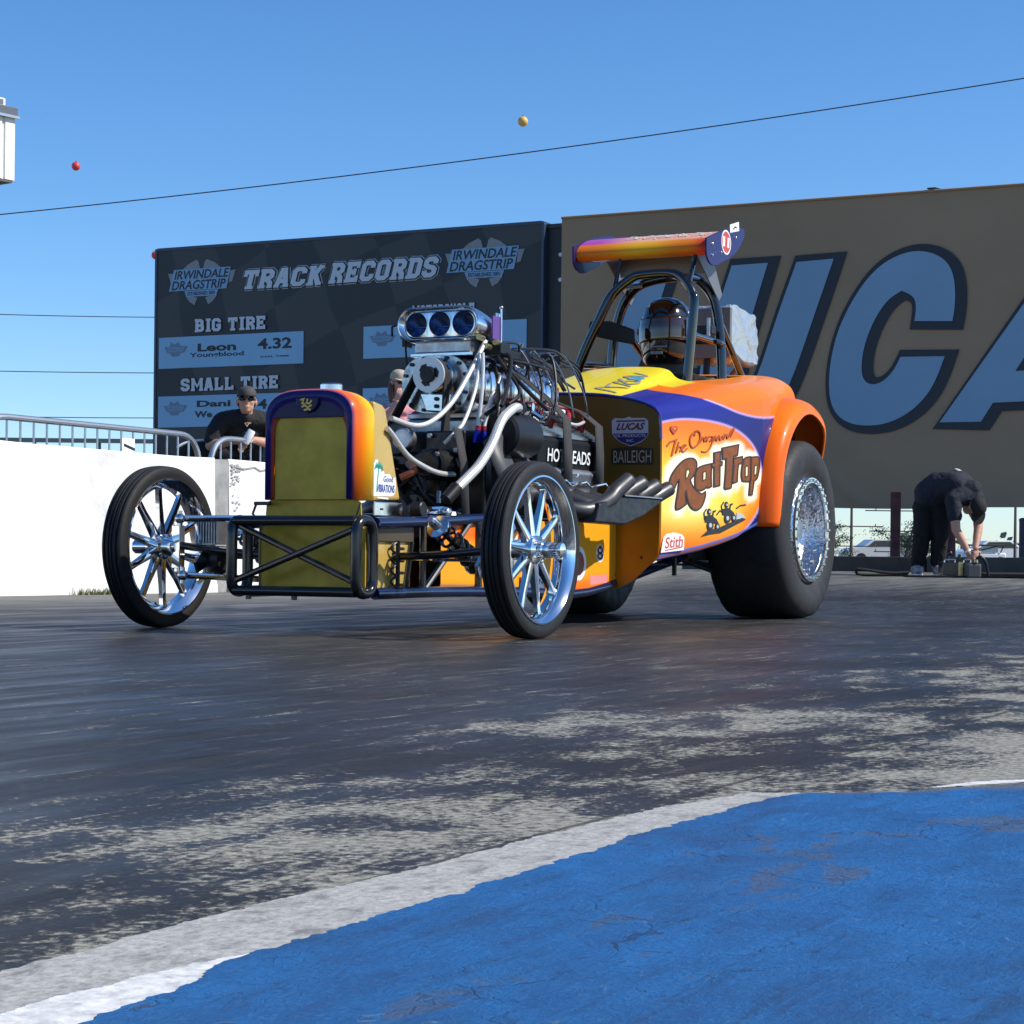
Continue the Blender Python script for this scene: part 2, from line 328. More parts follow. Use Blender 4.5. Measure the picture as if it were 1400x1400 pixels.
# ------------------------------------------------------------------ outlines used below (metres in the track frame)
D = {'panel':[(1.81,0.894),(1.885,0.905),(2.077,0.932),(2.318,0.939),(2.527,0.923),(2.678,0.883),(2.779,0.822),(2.836,0.734),(2.85,0.617),(2.818,0.541),(2.732,0.465),(2.603,0.399),(2.413,0.355),(2.209,0.328),(1.898,0.294),(1.822,0.288)],'tear':[(2.222,1.069),(2.323,1.046),(2.468,1.018),(2.638,0.993),(2.835,0.986),(3.06,1.006),(3.223,1.027),(3.317,1.1),(3.313,1.244),(2.851,1.25),(2.362,1.167)],'R1':[(1.999,0.62),(1.979,0.652),(1.992,0.691),(2.043,0.726),(2.108,0.745),(2.169,0.744),(2.179,0.718),(2.156,0.688),(2.119,0.665),(2.138,0.639),(2.186,0.612),(2.178,0.564),(2.207,0.541),(2.255,0.547),(2.283,0.586),(2.287,0.606)],'R2':[(2.075,0.713),(2.076,0.675),(2.087,0.618),(2.079,0.561),(2.047,0.527)],'a1':[(2.261,0.721),(2.218,0.7),(2.209,0.661),(2.219,0.623),(2.253,0.619),(2.282,0.644)],'a1b':[(2.234,0.716),(2.307,0.73),(2.324,0.685),(2.346,0.625)],'t1':[(2.401,0.796),(2.397,0.742),(2.394,0.639)],'t1b':[(2.348,0.73),(2.447,0.746)],'T':[(2.5,0.815),(2.502,0.731),(2.494,0.63)],'Tb':[(2.447,0.8),(2.602,0.823)],'r':[(2.567,0.774),(2.573,0.725),(2.564,0.66)],'rb':[(2.577,0.765),(2.639,0.777)],'a2':[(2.701,0.78),(2.659,0.768),(2.64,0.727),(2.651,0.683),(2.692,0.684),(2.707,0.71)],'a3':[(2.705,0.787),(2.711,0.73),(2.726,0.668)],'p':[(2.732,0.782),(2.734,0.701),(2.731,0.61)],'pb':[(2.743,0.78),(2.79,0.784),(2.801,0.744),(2.787,0.693),(2.739,0.686)],'the':[(1.94,0.801),(1.967,0.822),(2.031,0.837)],'the2':[(2.017,0.831),(1.999,0.795),(1.982,0.759)],'the3':[(2.045,0.826),(2.018,0.775),(2.041,0.802),(2.064,0.803),(2.055,0.781)],'the4':[(2.074,0.794),(2.106,0.812),(2.092,0.816),(2.071,0.799),(2.083,0.782),(2.12,0.801)],'O':[(2.209,0.887),(2.162,0.866),(2.143,0.836),(2.163,0.808),(2.21,0.82),(2.238,0.855),(2.228,0.884),(2.19,0.882),(2.186,0.862)],'rig':[(2.239,0.834),(2.262,0.859),(2.277,0.841),(2.291,0.863),(2.297,0.842),(2.316,0.864),(2.355,0.867),(2.326,0.843),(2.355,0.862),(2.336,0.822),(2.298,0.795),(2.249,0.793)],'inal':[(2.365,0.848),(2.379,0.87),(2.39,0.851),(2.414,0.875),(2.424,0.856),(2.473,0.885),(2.444,0.872),(2.459,0.863),(2.484,0.886),(2.494,0.867),(2.533,0.906),(2.559,0.918),(2.524,0.876)],'gR':[(1.961,0.633),(1.966,0.652),(1.988,0.681),(2.033,0.716),(2.089,0.747),(2.145,0.759),(2.188,0.756),(2.207,0.738),(2.203,0.709),(2.18,0.679),(2.147,0.659),(2.159,0.638),(2.196,0.612),(2.244,0.597),(2.268,0.598),(2.287,0.608),(2.29,0.594),(2.274,0.557),(2.241,0.527),(2.198,0.519),(2.159,0.53),(2.131,0.553),(2.116,0.591),(2.107,0.609),(2.102,0.581),(2.114,0.545),(2.079,0.53),(2.047,0.52),(2.024,0.519),(2.019,0.54),(2.04,0.607),(2.049,0.655),(2.033,0.649),(2.01,0.617),(1.989,0.62)],'ga':[(2.196,0.694),(2.215,0.714),(2.26,0.728),(2.336,0.74),(2.343,0.729),(2.339,0.685),(2.343,0.634),(2.311,0.626),(2.296,0.631),(2.282,0.62),(2.234,0.61),(2.198,0.617),(2.19,0.655)],'gt':[(2.366,0.792),(2.422,0.801),(2.425,0.753),(2.442,0.754),(2.441,0.738),(2.422,0.735),(2.421,0.642),(2.368,0.634),(2.368,0.726),(2.346,0.724),(2.343,0.74),(2.367,0.745)],'gT':[(2.443,0.818),(2.601,0.843),(2.589,0.791),(2.551,0.784),(2.54,0.693),(2.531,0.634),(2.479,0.626),(2.466,0.632),(2.477,0.711),(2.481,0.771),(2.448,0.767)],'gr':[(2.549,0.773),(2.608,0.783),(2.638,0.788),(2.637,0.757),(2.603,0.752),(2.594,0.725),(2.59,0.666),(2.551,0.658),(2.545,0.674),(2.556,0.734)],'gb':[(2.636,0.742),(2.654,0.778),(2.685,0.788),(2.719,0.791),(2.722,0.676),(2.698,0.67),(2.641,0.671),(2.628,0.697)],'gp':[(2.726,0.789),(2.795,0.796),(2.808,0.785),(2.812,0.75),(2.797,0.704),(2.782,0.683),(2.757,0.676),(2.738,0.608),(2.71,0.607),(2.717,0.669),(2.725,0.701)],'hR':[(2.107,0.699),(2.132,0.706),(2.139,0.692),(2.121,0.668),(2.106,0.661)],'ha':[(2.261,0.696),(2.287,0.703),(2.288,0.668),(2.262,0.657)],'hb':[(2.666,0.738),(2.691,0.746),(2.692,0.698),(2.667,0.691)],'hp':[(2.757,0.746),(2.781,0.753),(2.778,0.712),(2.756,0.701)],'heart':[(2.001,0.856),(1.97,0.876),(1.97,0.89),(1.983,0.896),(2.0,0.89),(2.016,0.898),(2.032,0.894),(2.032,0.88)],'stith':[(1.895,0.321),(1.916,0.387),(1.943,0.406),(2.012,0.414),(2.077,0.406),(2.101,0.394),(2.098,0.335)],'stithT':[(1.927,0.343),(2.092,0.363)],'toon1':[(2.335,0.451),(2.404,0.433),(2.443,0.444)],'toonall':[(2.258,0.399),(2.345,0.413),(2.444,0.419),(2.544,0.446),(2.697,0.484),(2.645,0.513),(2.593,0.511),(2.582,0.576),(2.5,0.578),(2.461,0.548),(2.482,0.494),(2.432,0.498),(2.382,0.54),(2.313,0.543),(2.275,0.508),(2.324,0.471)],'shield':[(0.363,0.935),(0.374,0.929),(0.405,0.928),(0.442,0.927),(0.457,0.914),(0.458,0.851),(0.448,0.837),(0.426,0.82),(0.372,0.8),(0.318,0.822),(0.294,0.84),(0.28,0.858),(0.278,0.918),(0.293,0.93),(0.328,0.926),(0.347,0.929)],'bail':[(0.283,0.783),(0.476,0.78),(0.48,0.713),(0.284,0.716)],'fwtop':[(0.017,1.022),(0.249,1.018),(0.39,1.008),(0.455,0.971),(0.499,0.901),(0.519,0.812),(0.528,0.674),(0.516,0.31),(0.517,0.281),(0.378,0.18),(0.292,0.149),(0.259,0.148)],'sign':[(-8.272,5.031),(-1.867,5.031),(-4.212,0.984),(-1.823,0.99)],'U':[(-5.735,4.226),(-5.983,3.51),(-6.165,2.961),(-6.195,2.545),(-6.067,2.218),(-5.769,2.064),(-5.428,2.09),(-5.093,2.288),(-4.882,2.646),(-4.607,3.428),(-4.32,4.238),(-4.829,4.221),(-5.107,3.472),(-5.33,2.796),(-5.458,2.571),(-5.619,2.575),(-5.67,2.761),(-5.445,3.532),(-5.226,4.234)],'C':[(-2.747,3.357),(-2.714,3.544),(-2.717,3.85),(-2.786,4.072),(-2.943,4.212),(-3.167,4.278),(-3.392,4.26),(-3.664,4.143),(-3.891,3.932),(-4.095,3.63),(-4.254,3.3),(-4.343,2.945),(-4.372,2.631),(-4.346,2.36),(-4.241,2.178),(-4.054,2.071),(-3.777,2.044),(-3.504,2.096),(-3.235,2.245),(-3.035,2.46),(-2.926,2.676),(-2.84,2.914),(-3.414,2.926),(-3.511,2.738),(-3.647,2.609),(-3.806,2.57),(-3.922,2.662),(-3.934,2.886),(-3.882,3.152),(-3.748,3.458),(-3.59,3.673),(-3.41,3.775),(-3.251,3.701),(-3.213,3.567),(-3.238,3.378)],'A':[(-2.897,2.075),(-2.369,2.073),(-2.219,2.308),(-1.49,2.324),(-1.487,2.076),(-0.985,2.099),(-0.842,4.26),(-1.342,4.239)],'Ah':[(-1.942,2.697),(-1.452,2.716),(-1.377,3.567)],'L':[(-7.122,4.243),(-6.605,4.261),(-7.13,2.749),(-6.321,2.792),(-6.508,2.188),(-7.826,2.1)],'board':[(-15.301,4.997),(-8.594,5.03),(-15.259,1.836)],'tr':[(-13.676,4.314),(-12.235,4.319)],'tr2':[(-13.674,4.318),(-13.667,4.617),(-10.302,4.338),(-10.256,4.641)],'bt':[(-14.541,3.695),(-14.521,3.896),(-13.252,3.72),(-13.236,3.903)],'st':[(-14.79,2.797),(-14.765,2.994),(-13.004,2.805),(-12.993,2.996)],'p1':[(-15.21,3.155),(-15.217,3.632),(-12.567,3.173),(-12.56,3.648)],'p2':[(-15.212,2.26),(-15.213,2.718),(-12.562,2.776)],'p3':[(-11.517,3.181),(-11.523,3.671),(-8.843,3.228),(-8.849,3.641)],'p4':[(-11.524,2.759),(-11.138,2.748)],'hd3':[(-10.698,3.845),(-10.689,3.933),(-9.678,3.854),(-9.674,3.929)],'rie':[(-10.75,3.32),(-10.738,3.408),(-10.347,3.321),(-10.892,3.513)],'leon':[(-14.482,3.401),(-14.484,3.513),(-13.766,3.397),(-14.631,3.316),(-14.619,3.372),(-13.631,3.315),(-13.38,3.394),(-13.369,3.544),(-12.764,3.398),(-13.325,3.278),(-12.814,3.275)],'dani':[(-14.484,2.555),(-14.472,2.645),(-13.902,2.557),(-14.523,2.392),(-14.511,2.482),(-13.368,2.5),(-13.357,2.632),(-13.197,2.507)],'logo1':[(-15.049,4.609),(-13.795,4.609),(-14.962,4.322),(-13.872,4.335),(-14.773,4.685),(-14.092,4.703),(-14.528,4.817),(-14.31,4.805),(-14.533,4.121),(-14.301,4.122)],'logo2':[(-10.167,4.652),(-8.873,4.644),(-10.07,4.363),(-9.026,4.354),(-9.868,4.709),(-9.149,4.7),(-9.633,4.843),(-9.391,4.841),(-9.64,4.146),(-9.39,4.146),(-8.955,4.682)],'smalll':[(-15.117,3.458),(-14.674,3.453),(-14.921,3.315),(-15.104,2.529),(-14.703,2.531)],'smalll3':[(-11.469,3.48),(-11.006,3.484),(-11.248,3.338)],'gap':[(-8.593,5.026),(-8.319,4.927),(-8.32,5.049)]}

# ------------------------------------------------------------------ ground
def sm(t): t = max(0.0, min(1.0, t)); return t*t*(3 - 2*t)
def ground_h(X, Y):
    k = sm(X/2.0)
    return k*(0.125*sm((Y - 12)/8) + 0.05*sm((Y - 20)/4))
def G(x, y):
    p = W(x, y); return ground_h(p.x, p.y)
TI = TRACK.inverted()
xs = [-900, -300, -100, -45, -25, -15, -10, -8] + [-6 + 0.5*i for i in range(61)] + [28, 35, 50, 100, 300, 900]
ys = [-60, -20, -10, -7] + [-5 + 0.5*i for i in range(71)] + [33, 38, 50, 80, 150, 400, 1200, 3500]
mb = MB()
for y in ys:
    for x in xs: mb.v.append((x, y, G(x, y)))
nx = len(xs)
for j in range(len(ys) - 1):
    for i in range(nx - 1): mb.f.append((j*nx + i, j*nx + i + 1, (j + 1)*nx + i + 1, (j + 1)*nx + i))

def N(t, kind, **kw):
    n = t.nodes.new('ShaderNode' + kind)
    for k, v in kw.items(): setattr(n, k, v)
    return n
def ramp(t, src, a, b, c, d, smooth=True):
    r = N(t, 'MapRange'); r.interpolation_type = 'SMOOTHSTEP' if smooth else 'LINEAR'
    for i, q in ((1, a), (2, b), (3, c), (4, d)): r.inputs[i].default_value = q
    t.links.new(src, r.inputs[0]); return r.outputs[0]
def mix(t, f, a, b, mode='MIX'):
    m = N(t, 'Mix', data_type='RGBA', blend_type=mode)
    for i, q in ((0, f), (6, a), (7, b)):
        if isinstance(q, (int, float)): m.inputs[i].default_value = q
        elif isinstance(q, tuple): m.inputs[i].default_value = (*q, 1)
        else: t.links.new(q, m.inputs[i])
    return m.outputs[2]
def mth(t, op, a, b=None):
    m = N(t, 'Math', operation=op)
    for i, q in enumerate((a, b)):
        if q is None: continue
        if isinstance(q, (int, float)): m.inputs[i].default_value = q
        else: t.links.new(q, m.inputs[i])
    return m.outputs[0]
def noise(t, vec, scale, detail=5, rough=0.6, warp=0.0):
    mp = N(t, 'Mapping'); mp.inputs['Scale'].default_value = scale; t.links.new(vec, mp.inputs['Vector'])
    n = N(t, 'TexNoise'); n.inputs['Scale'].default_value = 1; n.inputs['Detail'].default_value = detail
    n.inputs['Roughness'].default_value = rough; n.inputs['Distortion'].default_value = warp
    t.links.new(mp.outputs[0], n.inputs['Vector']); return n.outputs['Fac']

gm = bpy.data.materials.new('rubbered_concrete'); gm.use_nodes = True; t = gm.node_tree; b = t.nodes['Principled BSDF']
co = N(t, 'TexCoord').outputs['Object']; sp = N(t, 'SeparateXYZ'); t.links.new(co, sp.inputs[0])
X, Y = sp.outputs[0], sp.outputs[1]
n_big = noise(t, co, (1.5, 1.1, 1), 4, 0.6)
n_pat = noise(t, co, (8, 3.6, 1), 12, 0.70, 0.35)
n_fine = noise(t, co, (80, 70, 20), 7, 0.72)
n_streak = noise(t, co, (8, 0.8, 1), 7, 0.62, 0.3)
n_grain = noise(t, co, (420, 240, 200), 3, 0.6)
thr = mth(t, 'ADD', ramp(t, X, 1.6, 3.15, 0.715, 0.48), ramp(t, X, 3.12, 3.3, 0, -0.02))
thr = mth(t, 'ADD', thr, mth(t, 'MULTIPLY', mth(t, 'SUBTRACT', n_big, 0.5), -0.42))
v = mth(t, 'ADD', mth(t, 'MULTIPLY', n_pat, 0.60), mth(t, 'MULTIPLY', n_fine, 0.40))
n_scuff = noise(t, co, (34, 3.0, 1), 9, 0.72, 0.3)
n_scr = noise(t, co, (120, 2.4, 1), 6, 0.62, 0.15)
scuff = ramp(t, mth(t, 'ADD', mth(t, 'MULTIPLY', n_scuff, 0.62), mth(t, 'MULTIPLY', n_fine, 0.38)), 0.562, 0.605, 0, 0.75)
scuff = mth(t, 'MAXIMUM', scuff, mth(t, 'MULTIPLY', ramp(t, n_scr, 0.60, 0.64, 0, 0.7), ramp(t, n_pat, 0.50, 0.58, 0, 1)))
scuff = mth(t, 'MULTIPLY', scuff, ramp(t, n_big, 0.36, 0.56, 0.15, 1))
bare = ramp(t, mth(t, 'SUBTRACT', v, thr), -0.03, 0.06, 0, 0.82)
bare = mth(t, 'MAXIMUM', bare, scuff)
# old concrete beyond the rubbered groove
far = mth(t, 'MAXIMUM', ramp(t, X, -2.6, -3.9, 0, 0.9), ramp(t, Y, 7.5, 12.5, 0, 0.85))
far = mth(t, 'MULTIPLY', far, ramp(t, n_streak, 0.36, 0.62, 0.35, 1))
rub = mix(t, ramp(t, n_streak, 0.35, 0.7, 0, 1), (0.014, 0.0145, 0.017), (0.033, 0.034, 0.037))
rub = mix(t, ramp(t, n_grain, 0.42, 0.66, 0, 0.65), rub, (0.046, 0.046, 0.047))
rub = mix(t, ramp(t, n_big, 0.4, 0.65, 0, 0.7), rub, (0.030, 0.027, 0.026))
rub = mix(t, ramp(t, n_pat, 0.52, 0.62, 0, 0.5), rub, (0.042, 0.042, 0.043))
rub = mix(t, ramp(t, n_scuff, 0.34, 0.44, 0.7, 0), rub, (0.010, 0.010, 0.012))
rub = mix(t, ramp(t, n_fine, 0.50, 0.75, 0, 0.35), rub, (0.075, 0.076, 0.08))
seam = mth(t, 'MULTIPLY', ramp(t, mth(t, 'ABSOLUTE', mth(t, 'SUBTRACT', X, mth(t, 'ADD', 3.135, mth(t, 'MULTIPLY', n_big, 0.03)))), 0.0025, 0.006, 0.8, 0), ramp(t, n_fine, 0.35, 0.55, 0.2, 1))
conc = mix(t, ramp(t, n_fine, 0.3, 0.7, 0, 1), (0.13, 0.125, 0.11), (0.44, 0.425, 0.355))
conc = mix(t, ramp(t, n_grain, 0.55, 0.75, 0, 0.5), conc, (0.10, 0.10, 0.095))
c = mix(t, far, rub, (0.19, 0.185, 0.17)); c = mix(t, bare, c, conc); c = mix(t, seam, c, (0.035, 0.034, 0.034))
land = mth(t, 'MAXIMUM', ramp(t, Y, 22, 30, 0, 1), ramp(t, X, -6.0, -9.0, 0, 1))
c = mix(t, land, c, (0.17, 0.155, 0.12))
t.links.new(c, b.inputs['Base Color'])
rg = mix(t, bare, mix(t, ramp(t, n_streak, 0.3, 0.7, 0, 1), (0.30, 0.30, 0.30), (0.55, 0.55, 0.55)), (0.85, 0.85, 0.85))
rg = mix(t, far, rg, (0.75, 0.75, 0.75))
t.links.new(rg, b.inputs['Roughness']); t.links.new(ramp(t, n_big, 0.38, 0.62, 0.04, 0.26), b.inputs['Specular IOR Level'])
bp = N(t, 'Bump'); bp.inputs['Strength'].default_value = 0.5; bp.inputs['Distance'].default_value = 0.004
t.links.new(mth(t, 'ADD', mth(t, 'MULTIPLY', n_fine, 0.8), mth(t, 'MULTIPLY', bare, 0.35)), bp.inputs['Height']); t.links.new(bp.outputs[0], b.inputs['Normal'])
o = struct(put(obj('drag_strip', mb, gm)))

# painted pad: blue paint over concrete, its edge lies along the lane
pm = bpy.data.materials.new('blue_pad_paint'); pm.use_nodes = True; t = pm.node_tree; b = t.nodes['Principled BSDF']
co = N(t, 'TexCoord').outputs['Object']
a1 = noise(t, co, (14, 7, 1), 8, 0.68, 0.4); a2 = noise(t, co, (170, 110, 10), 8, 0.75); a3 = noise(t, co, (5, 2.2, 1), 5, 0.6); a4 = noise(t, co, (44, 34, 1), 9, 0.74, 0.5)
c = mix(t, ramp(t, a1, 0.3, 0.7, 0, 1), (0.006, 0.092, 0.28), (0.016, 0.16, 0.43))
c = mix(t, ramp(t, a2, 0.50, 0.72, 0, 0.6), c, (0.07, 0.21, 0.43))
c = mix(t, ramp(t, a4, 0.56, 0.68, 0, 0.75), c, (0.012, 0.042, 0.12))
c = mix(t, ramp(t, noise(t, co, (3.5, 1.8, 1), 7, 0.7, 0.4), 0.5, 0.72, 0, 0.5), c, (0.02, 0.05, 0.12))
c = mix(t, ramp(t, mth(t, 'ADD', mth(t, 'MULTIPLY', a1, 0.6), mth(t, 'MULTIPLY', a3, 0.5)), 0.605, 0.66, 0, 0.6), c, (0.085, 0.095, 0.125))
c = mix(t, ramp(t, a2, 0.74, 0.8, 0, 0.8), c, (0.5, 0.55, 0.6))
def crack(scale, wd, warp):
    nz = N(t, 'TexNoise'); nz.inputs['Scale'].default_value = scale*1.7; nz.inputs['Detail'].default_value = 5; t.links.new(co, nz.inputs['Vector'])
    ad = N(t, 'VectorMath', operation='MULTIPLY_ADD'); t.links.new(nz.outputs['Color'], ad.inputs[0]); ad.inputs[1].default_value = (warp, warp, 0); t.links.new(co, ad.inputs[2])
    vo = N(t, 'TexVoronoi', feature='DISTANCE_TO_EDGE'); vo.inputs['Scale'].default_value = scale; t.links.new(ad.outputs[0], vo.inputs['Vector'])
    return ramp(t, vo.outputs['Distance'], wd*0.4, wd, 1, 0)
ck1 = mth(t, 'MULTIPLY', crack(4.2, 0.012, 0.25), ramp(t, a3, 0.48, 0.62, 0, 0.55))
ck2 = mth(t, 'MULTIPLY', crack(15, 0.03, 0.08), ramp(t, a1, 0.50, 0.64, 0, 0.4))
c = mix(t, ck1, c, (0.012, 0.03, 0.07)); c = mix(t, ck2, c, (0.016, 0.05, 0.13))
c = mix(t, mth(t, 'MULTIPLY', crack(2.7, 0.006, 0.3), ramp(t, a4, 0.52, 0.64, 0, 0.6)), c, (0.16, 0.28, 0.44))
sq = N(t, 'SeparateXYZ'); t.links.new(co, sq.inputs[0])
rim = mth(t, 'SUBTRACT', mth(t, 'MULTIPLY', mth(t, 'SUBTRACT', sq.outputs[0], 3.29), 1.0), mth(t, 'ADD', sq.outputs[1], 4.19))
wear = mth(t, 'MULTIPLY', ramp(t, mth(t, 'ADD', rim, mth(t, 'MULTIPLY', mth(t, 'SUBTRACT', a1, 0.5), 0.22)), 0.055, -0.01, 0, 0.85), ramp(t, sq.outputs[0], 3.28, 3.32, 0, 1))
c = mix(t, wear, c, (0.15, 0.145, 0.125))
scf = ramp(t, noise(t, co, (30, 2.2, 1), 7, 0.7, 0.2), 0.53, 0.66, 0, 0.35); c = mix(t, scf, c, (0.02, 0.035, 0.07))
t.links.new(c, b.inputs['Base Color']); t.links.new(ramp(t, a1, 0.3, 0.7, 0.42, 0.62), b.inputs['Roughness']); b.inputs['Specular IOR Level'].default_value = 0.22
bp = N(t, 'Bump'); bp.inputs['Strength'].default_value = 0.9; bp.inputs['Distance'].default_value = 0.005
t.links.new(mth(t, 'SUBTRACT', mth(t, 'ADD', a2, mth(t, 'MULTIPLY', a4, 1.2)), mth(t, 'ADD', ck1, ck2)), bp.inputs['Height']); t.links.new(bp.outputs[0], b.inputs['Normal'])
def jag(pts, step, amp, seed):
    r = random.Random(seed); P = [Vector(p) for p in pts]; a_ = amp*2.2; lng = 0.12
    while True:                                              # midpoint displacement keeps the torn edge free of regular teeth
        Q = [P[0]]; big = False
        for a, b_ in zip(P, P[1:]):
            L = (b_ - a).length
            if L > step*0.55:
                nn = Vector((-(b_ - a).y, (b_ - a).x)).normalized()
                Q.append(a.lerp(b_, r.uniform(.35, .65)) + nn*r.gauss(0, min(amp*0.9, L*0.12))); big = True
            Q.append(b_)
        P = Q
        if not big or len(P) > 4000: return P
edge = jag([(3.335, -8.5), (3.318, -5.7)], 0.1, 0.002, 1)[:-1] + jag([(3.315, -5.7), (3.303, -5.50), (3.276, -5.41), (3.276, -5.1), (3.264, -4.7), (3.262, -4.4), (3.288, -4.195), (3.33, -4.17), (3.385, -4.13), (3.45, -4.0), (3.56, -3.86), (3.9, -3.5), (4.6, -2.8), (6.5, -1.2)], 0.011, 0.0028, 3)
poly = [(p.x, p.y) for p in edge] + [(9, -1.2), (9, -8.5)]
flat = lambda u, v, d: (u, v, d)
struct(put(obj('painted_pad', MB().add([(x, y, 0.008) for x, y in poly], [tuple(range(len(poly)))]), pm, smooth=0)))
wm = bpy.data.materials.new('worn_white_paint'); wm.use_nodes = True; t = wm.node_tree; b = t.nodes['Principled BSDF']
co = N(t, 'TexCoord').outputs['Object']
a1 = noise(t, co, (26, 14, 1), 9, 0.74, 0.3); a2 = noise(t, co, (130, 90, 10), 7, 0.72)
c = mix(t, ramp(t, a2, 0.3, 0.7, 0, 1), (0.23, 0.225, 0.21), (0.50, 0.49, 0.46))
c = mix(t, ramp(t, mth(t, 'ADD', mth(t, 'MULTIPLY', a1, 0.7), mth(t, 'MULTIPLY', a2, 0.3)), 0.50, 0.60, 0, 0.8), c, (0.13, 0.128, 0.125))
t.links.new(c, b.inputs['Base Color']); b.inputs['Roughness'].default_value = 0.8
bp = N(t, 'Bump'); bp.inputs['Strength'].default_value = 0.35; bp.inputs['Distance'].default_value = 0.003
t.links.new(a2, bp.inputs['Height']); t.links.new(bp.outputs[0], b.inputs['Normal'])
e0 = jag([(3.150, -8.5), (3.155, -5.5), (3.15, -5.2), (3.168, -4.95), (3.178, -4.4), (3.215, -4.2), (3.292, -4.16)], 0.012, 0.0018, 8)
e1 = [Vector(p) for p in ((3.292, -4.16), (3.30, -4.3), (3.32, -4.6), (3.32, -8.5))]
poly = [(p.x, p.y) for p in e0[:-1] + e1]
struct(put(obj('painted_line', MB().add([(x, y, 0.004) for x, y in poly], [tuple(range(len(poly)))]), wm, smooth=0)))
# fresh white paint left along the pad's edges, lying flat
WH = mat('fresh_white_paint', (0.66, 0.66, 0.64), 0.7, var=(60, 0.45), bump=(90, 0.5, 0.003))
mb = MB()
for pl, z in (([(3.335, -5.70), (3.312, -5.52), (3.285, -5.41), (3.270, -5.37), (3.256, -5.42), (3.252, -5.50), (3.245, -5.58), (3.25, -5.7)], 0.0062),
              ([(3.40, -4.085), (3.46, -3.985), (3.56, -3.850), (3.545, -3.835), (3.44, -3.965)], 0.0095)):
    q = jag(pl + [pl[0]], 0.005, 0.0016, 5)[:-1]; mb.add([(p.x, p.y, z) for p in q], [tuple(range(len(q)))])
o = put(obj('paint_flakes', mb, WH, smooth=0)); o['kind'] = 'stuff'

# raised ground behind the concrete wall
mb = MB(); mb.box(-60, -5.36, -12, 30, -0.3, 0.15); struct(put(obj('spectator_bank', mb, mat('dry_earth', (0.20, 0.17, 0.12), 0.9, var=(2, 0.3)), smooth=0)))

# ------------------------------------------------------------------ concrete wall
wallm = mat('whitewashed_concrete', (0.74, 0.73, 0.70), 0.75, var=(2.6, 0.22), bump=(14, 0.5, 0.012))
mb = MB()
prof = [(-5.10, 0.0), (-5.10, 0.05), (-5.13, 0.12), (-5.14, 1.02), (-5.15, 1.035), (-5.31, 1.035), (-5.32, 1.02), (-5.35, 0.0)]
def wall_seg(mb, y0, y1, jitter=0.0):
    n = max(2, int((y1 - y0)/0.35)); k = len(prof); o = len(mb.v); vs = []; fs = []; r = random.Random(4)
    for i in range(n + 1):
        y = y0 + (y1 - y0)*i/n
        for x, z in prof: vs.append((x + r.uniform(-1, 1)*0.004, y, z + (r.uniform(-1, 1)*0.006 if z > 0.5 else 0)))
    for i in range(n):
        for j in range(k - 1): fs.append((i*k + j, i*k + j + 1, (i + 1)*k + j + 1, (i + 1)*k + j))
    fs.append(tuple(range(k))); fs.append(tuple(n*k + j for j in range(k - 1, -1, -1)))
    mb.add(vs, fs)
wall = thing('concrete_wall', 'long whitewashed concrete barrier wall behind the race car with a bare grey joint', 'wall')
mb = MB(); wall_seg(mb, -9, 6.47); obj('wall_section', mb, wallm, wall, 20)
mb = MB(); wall_seg(mb, 6.66, 15.2); obj('wall_section', mb, wallm, wall, 20)
mb = MB(); mb.box(-5.335, -5.145, 6.47, 6.66, 0, 1.03); obj('joint_filler', mb, mat('bare_concrete', (0.30, 0.295, 0.28), 0.85, var=(9, 0.3), bump=(40, 0.4, 0.006)), wall, 0)
# chipped paint beside the joint
mb = MB(); r = random.Random(12)
for k in range(44):
    y = 6.68 + abs(r.gauss(0, 0.06)); z = 1.0 - abs(r.gauss(0, 0.22)); s = r.uniform(0.006, 0.022)
    poly = [(y + s*r.uniform(.4, 1.7)*math.cos(a), z + 0.5*s*r.uniform(.4, 1.7)*math.sin(a)) for a in [2*PI*i/9 for i in range(9)]]
    mb.prism(poly, 0, 0.001 + k*1e-5, lambda u, v, d: (-5.133 + d, u, v))
q = [(6.72, 0.985), (6.85, 0.97), (7.0, 0.99), (7.08, 0.965), (7.2, 0.985)]
mb.strip(q, 0.012, 0, 0.003, lambda u, v, d: (-5.132 + d, u, v))
obj('paint_chip', mb, mat('chipped_grey', (0.36, 0.35, 0.33), 0.9, var=(60, .4)), wall, 0)['kind'] = 'stuff'
# weeds at the wall foot
mb = MB(); r = random.Random(3)
for k in range(230):
    y = 5.05 + r.gauss(0, 0.16); x = -5.06 + r.gauss(0, 0.03); h = r.uniform(0.02, 0.06); a = r.uniform(0, 2*PI); l = r.uniform(0.01, 0.05)
    b0 = Vector((x, y, 0)); tip = b0 + Vector((math.cos(a)*l, math.sin(a)*l, h)); sd = Vector((-math.sin(a), math.cos(a), 0))*0.006
    mb.add([b0 - sd, b0 + sd, tip], [(0, 1, 2)])
o = put(obj('weed_tuft', mb, mat('dry_weed', (0.12, 0.13, 0.045), 0.8), smooth=0)); o['kind'] = 'stuff'

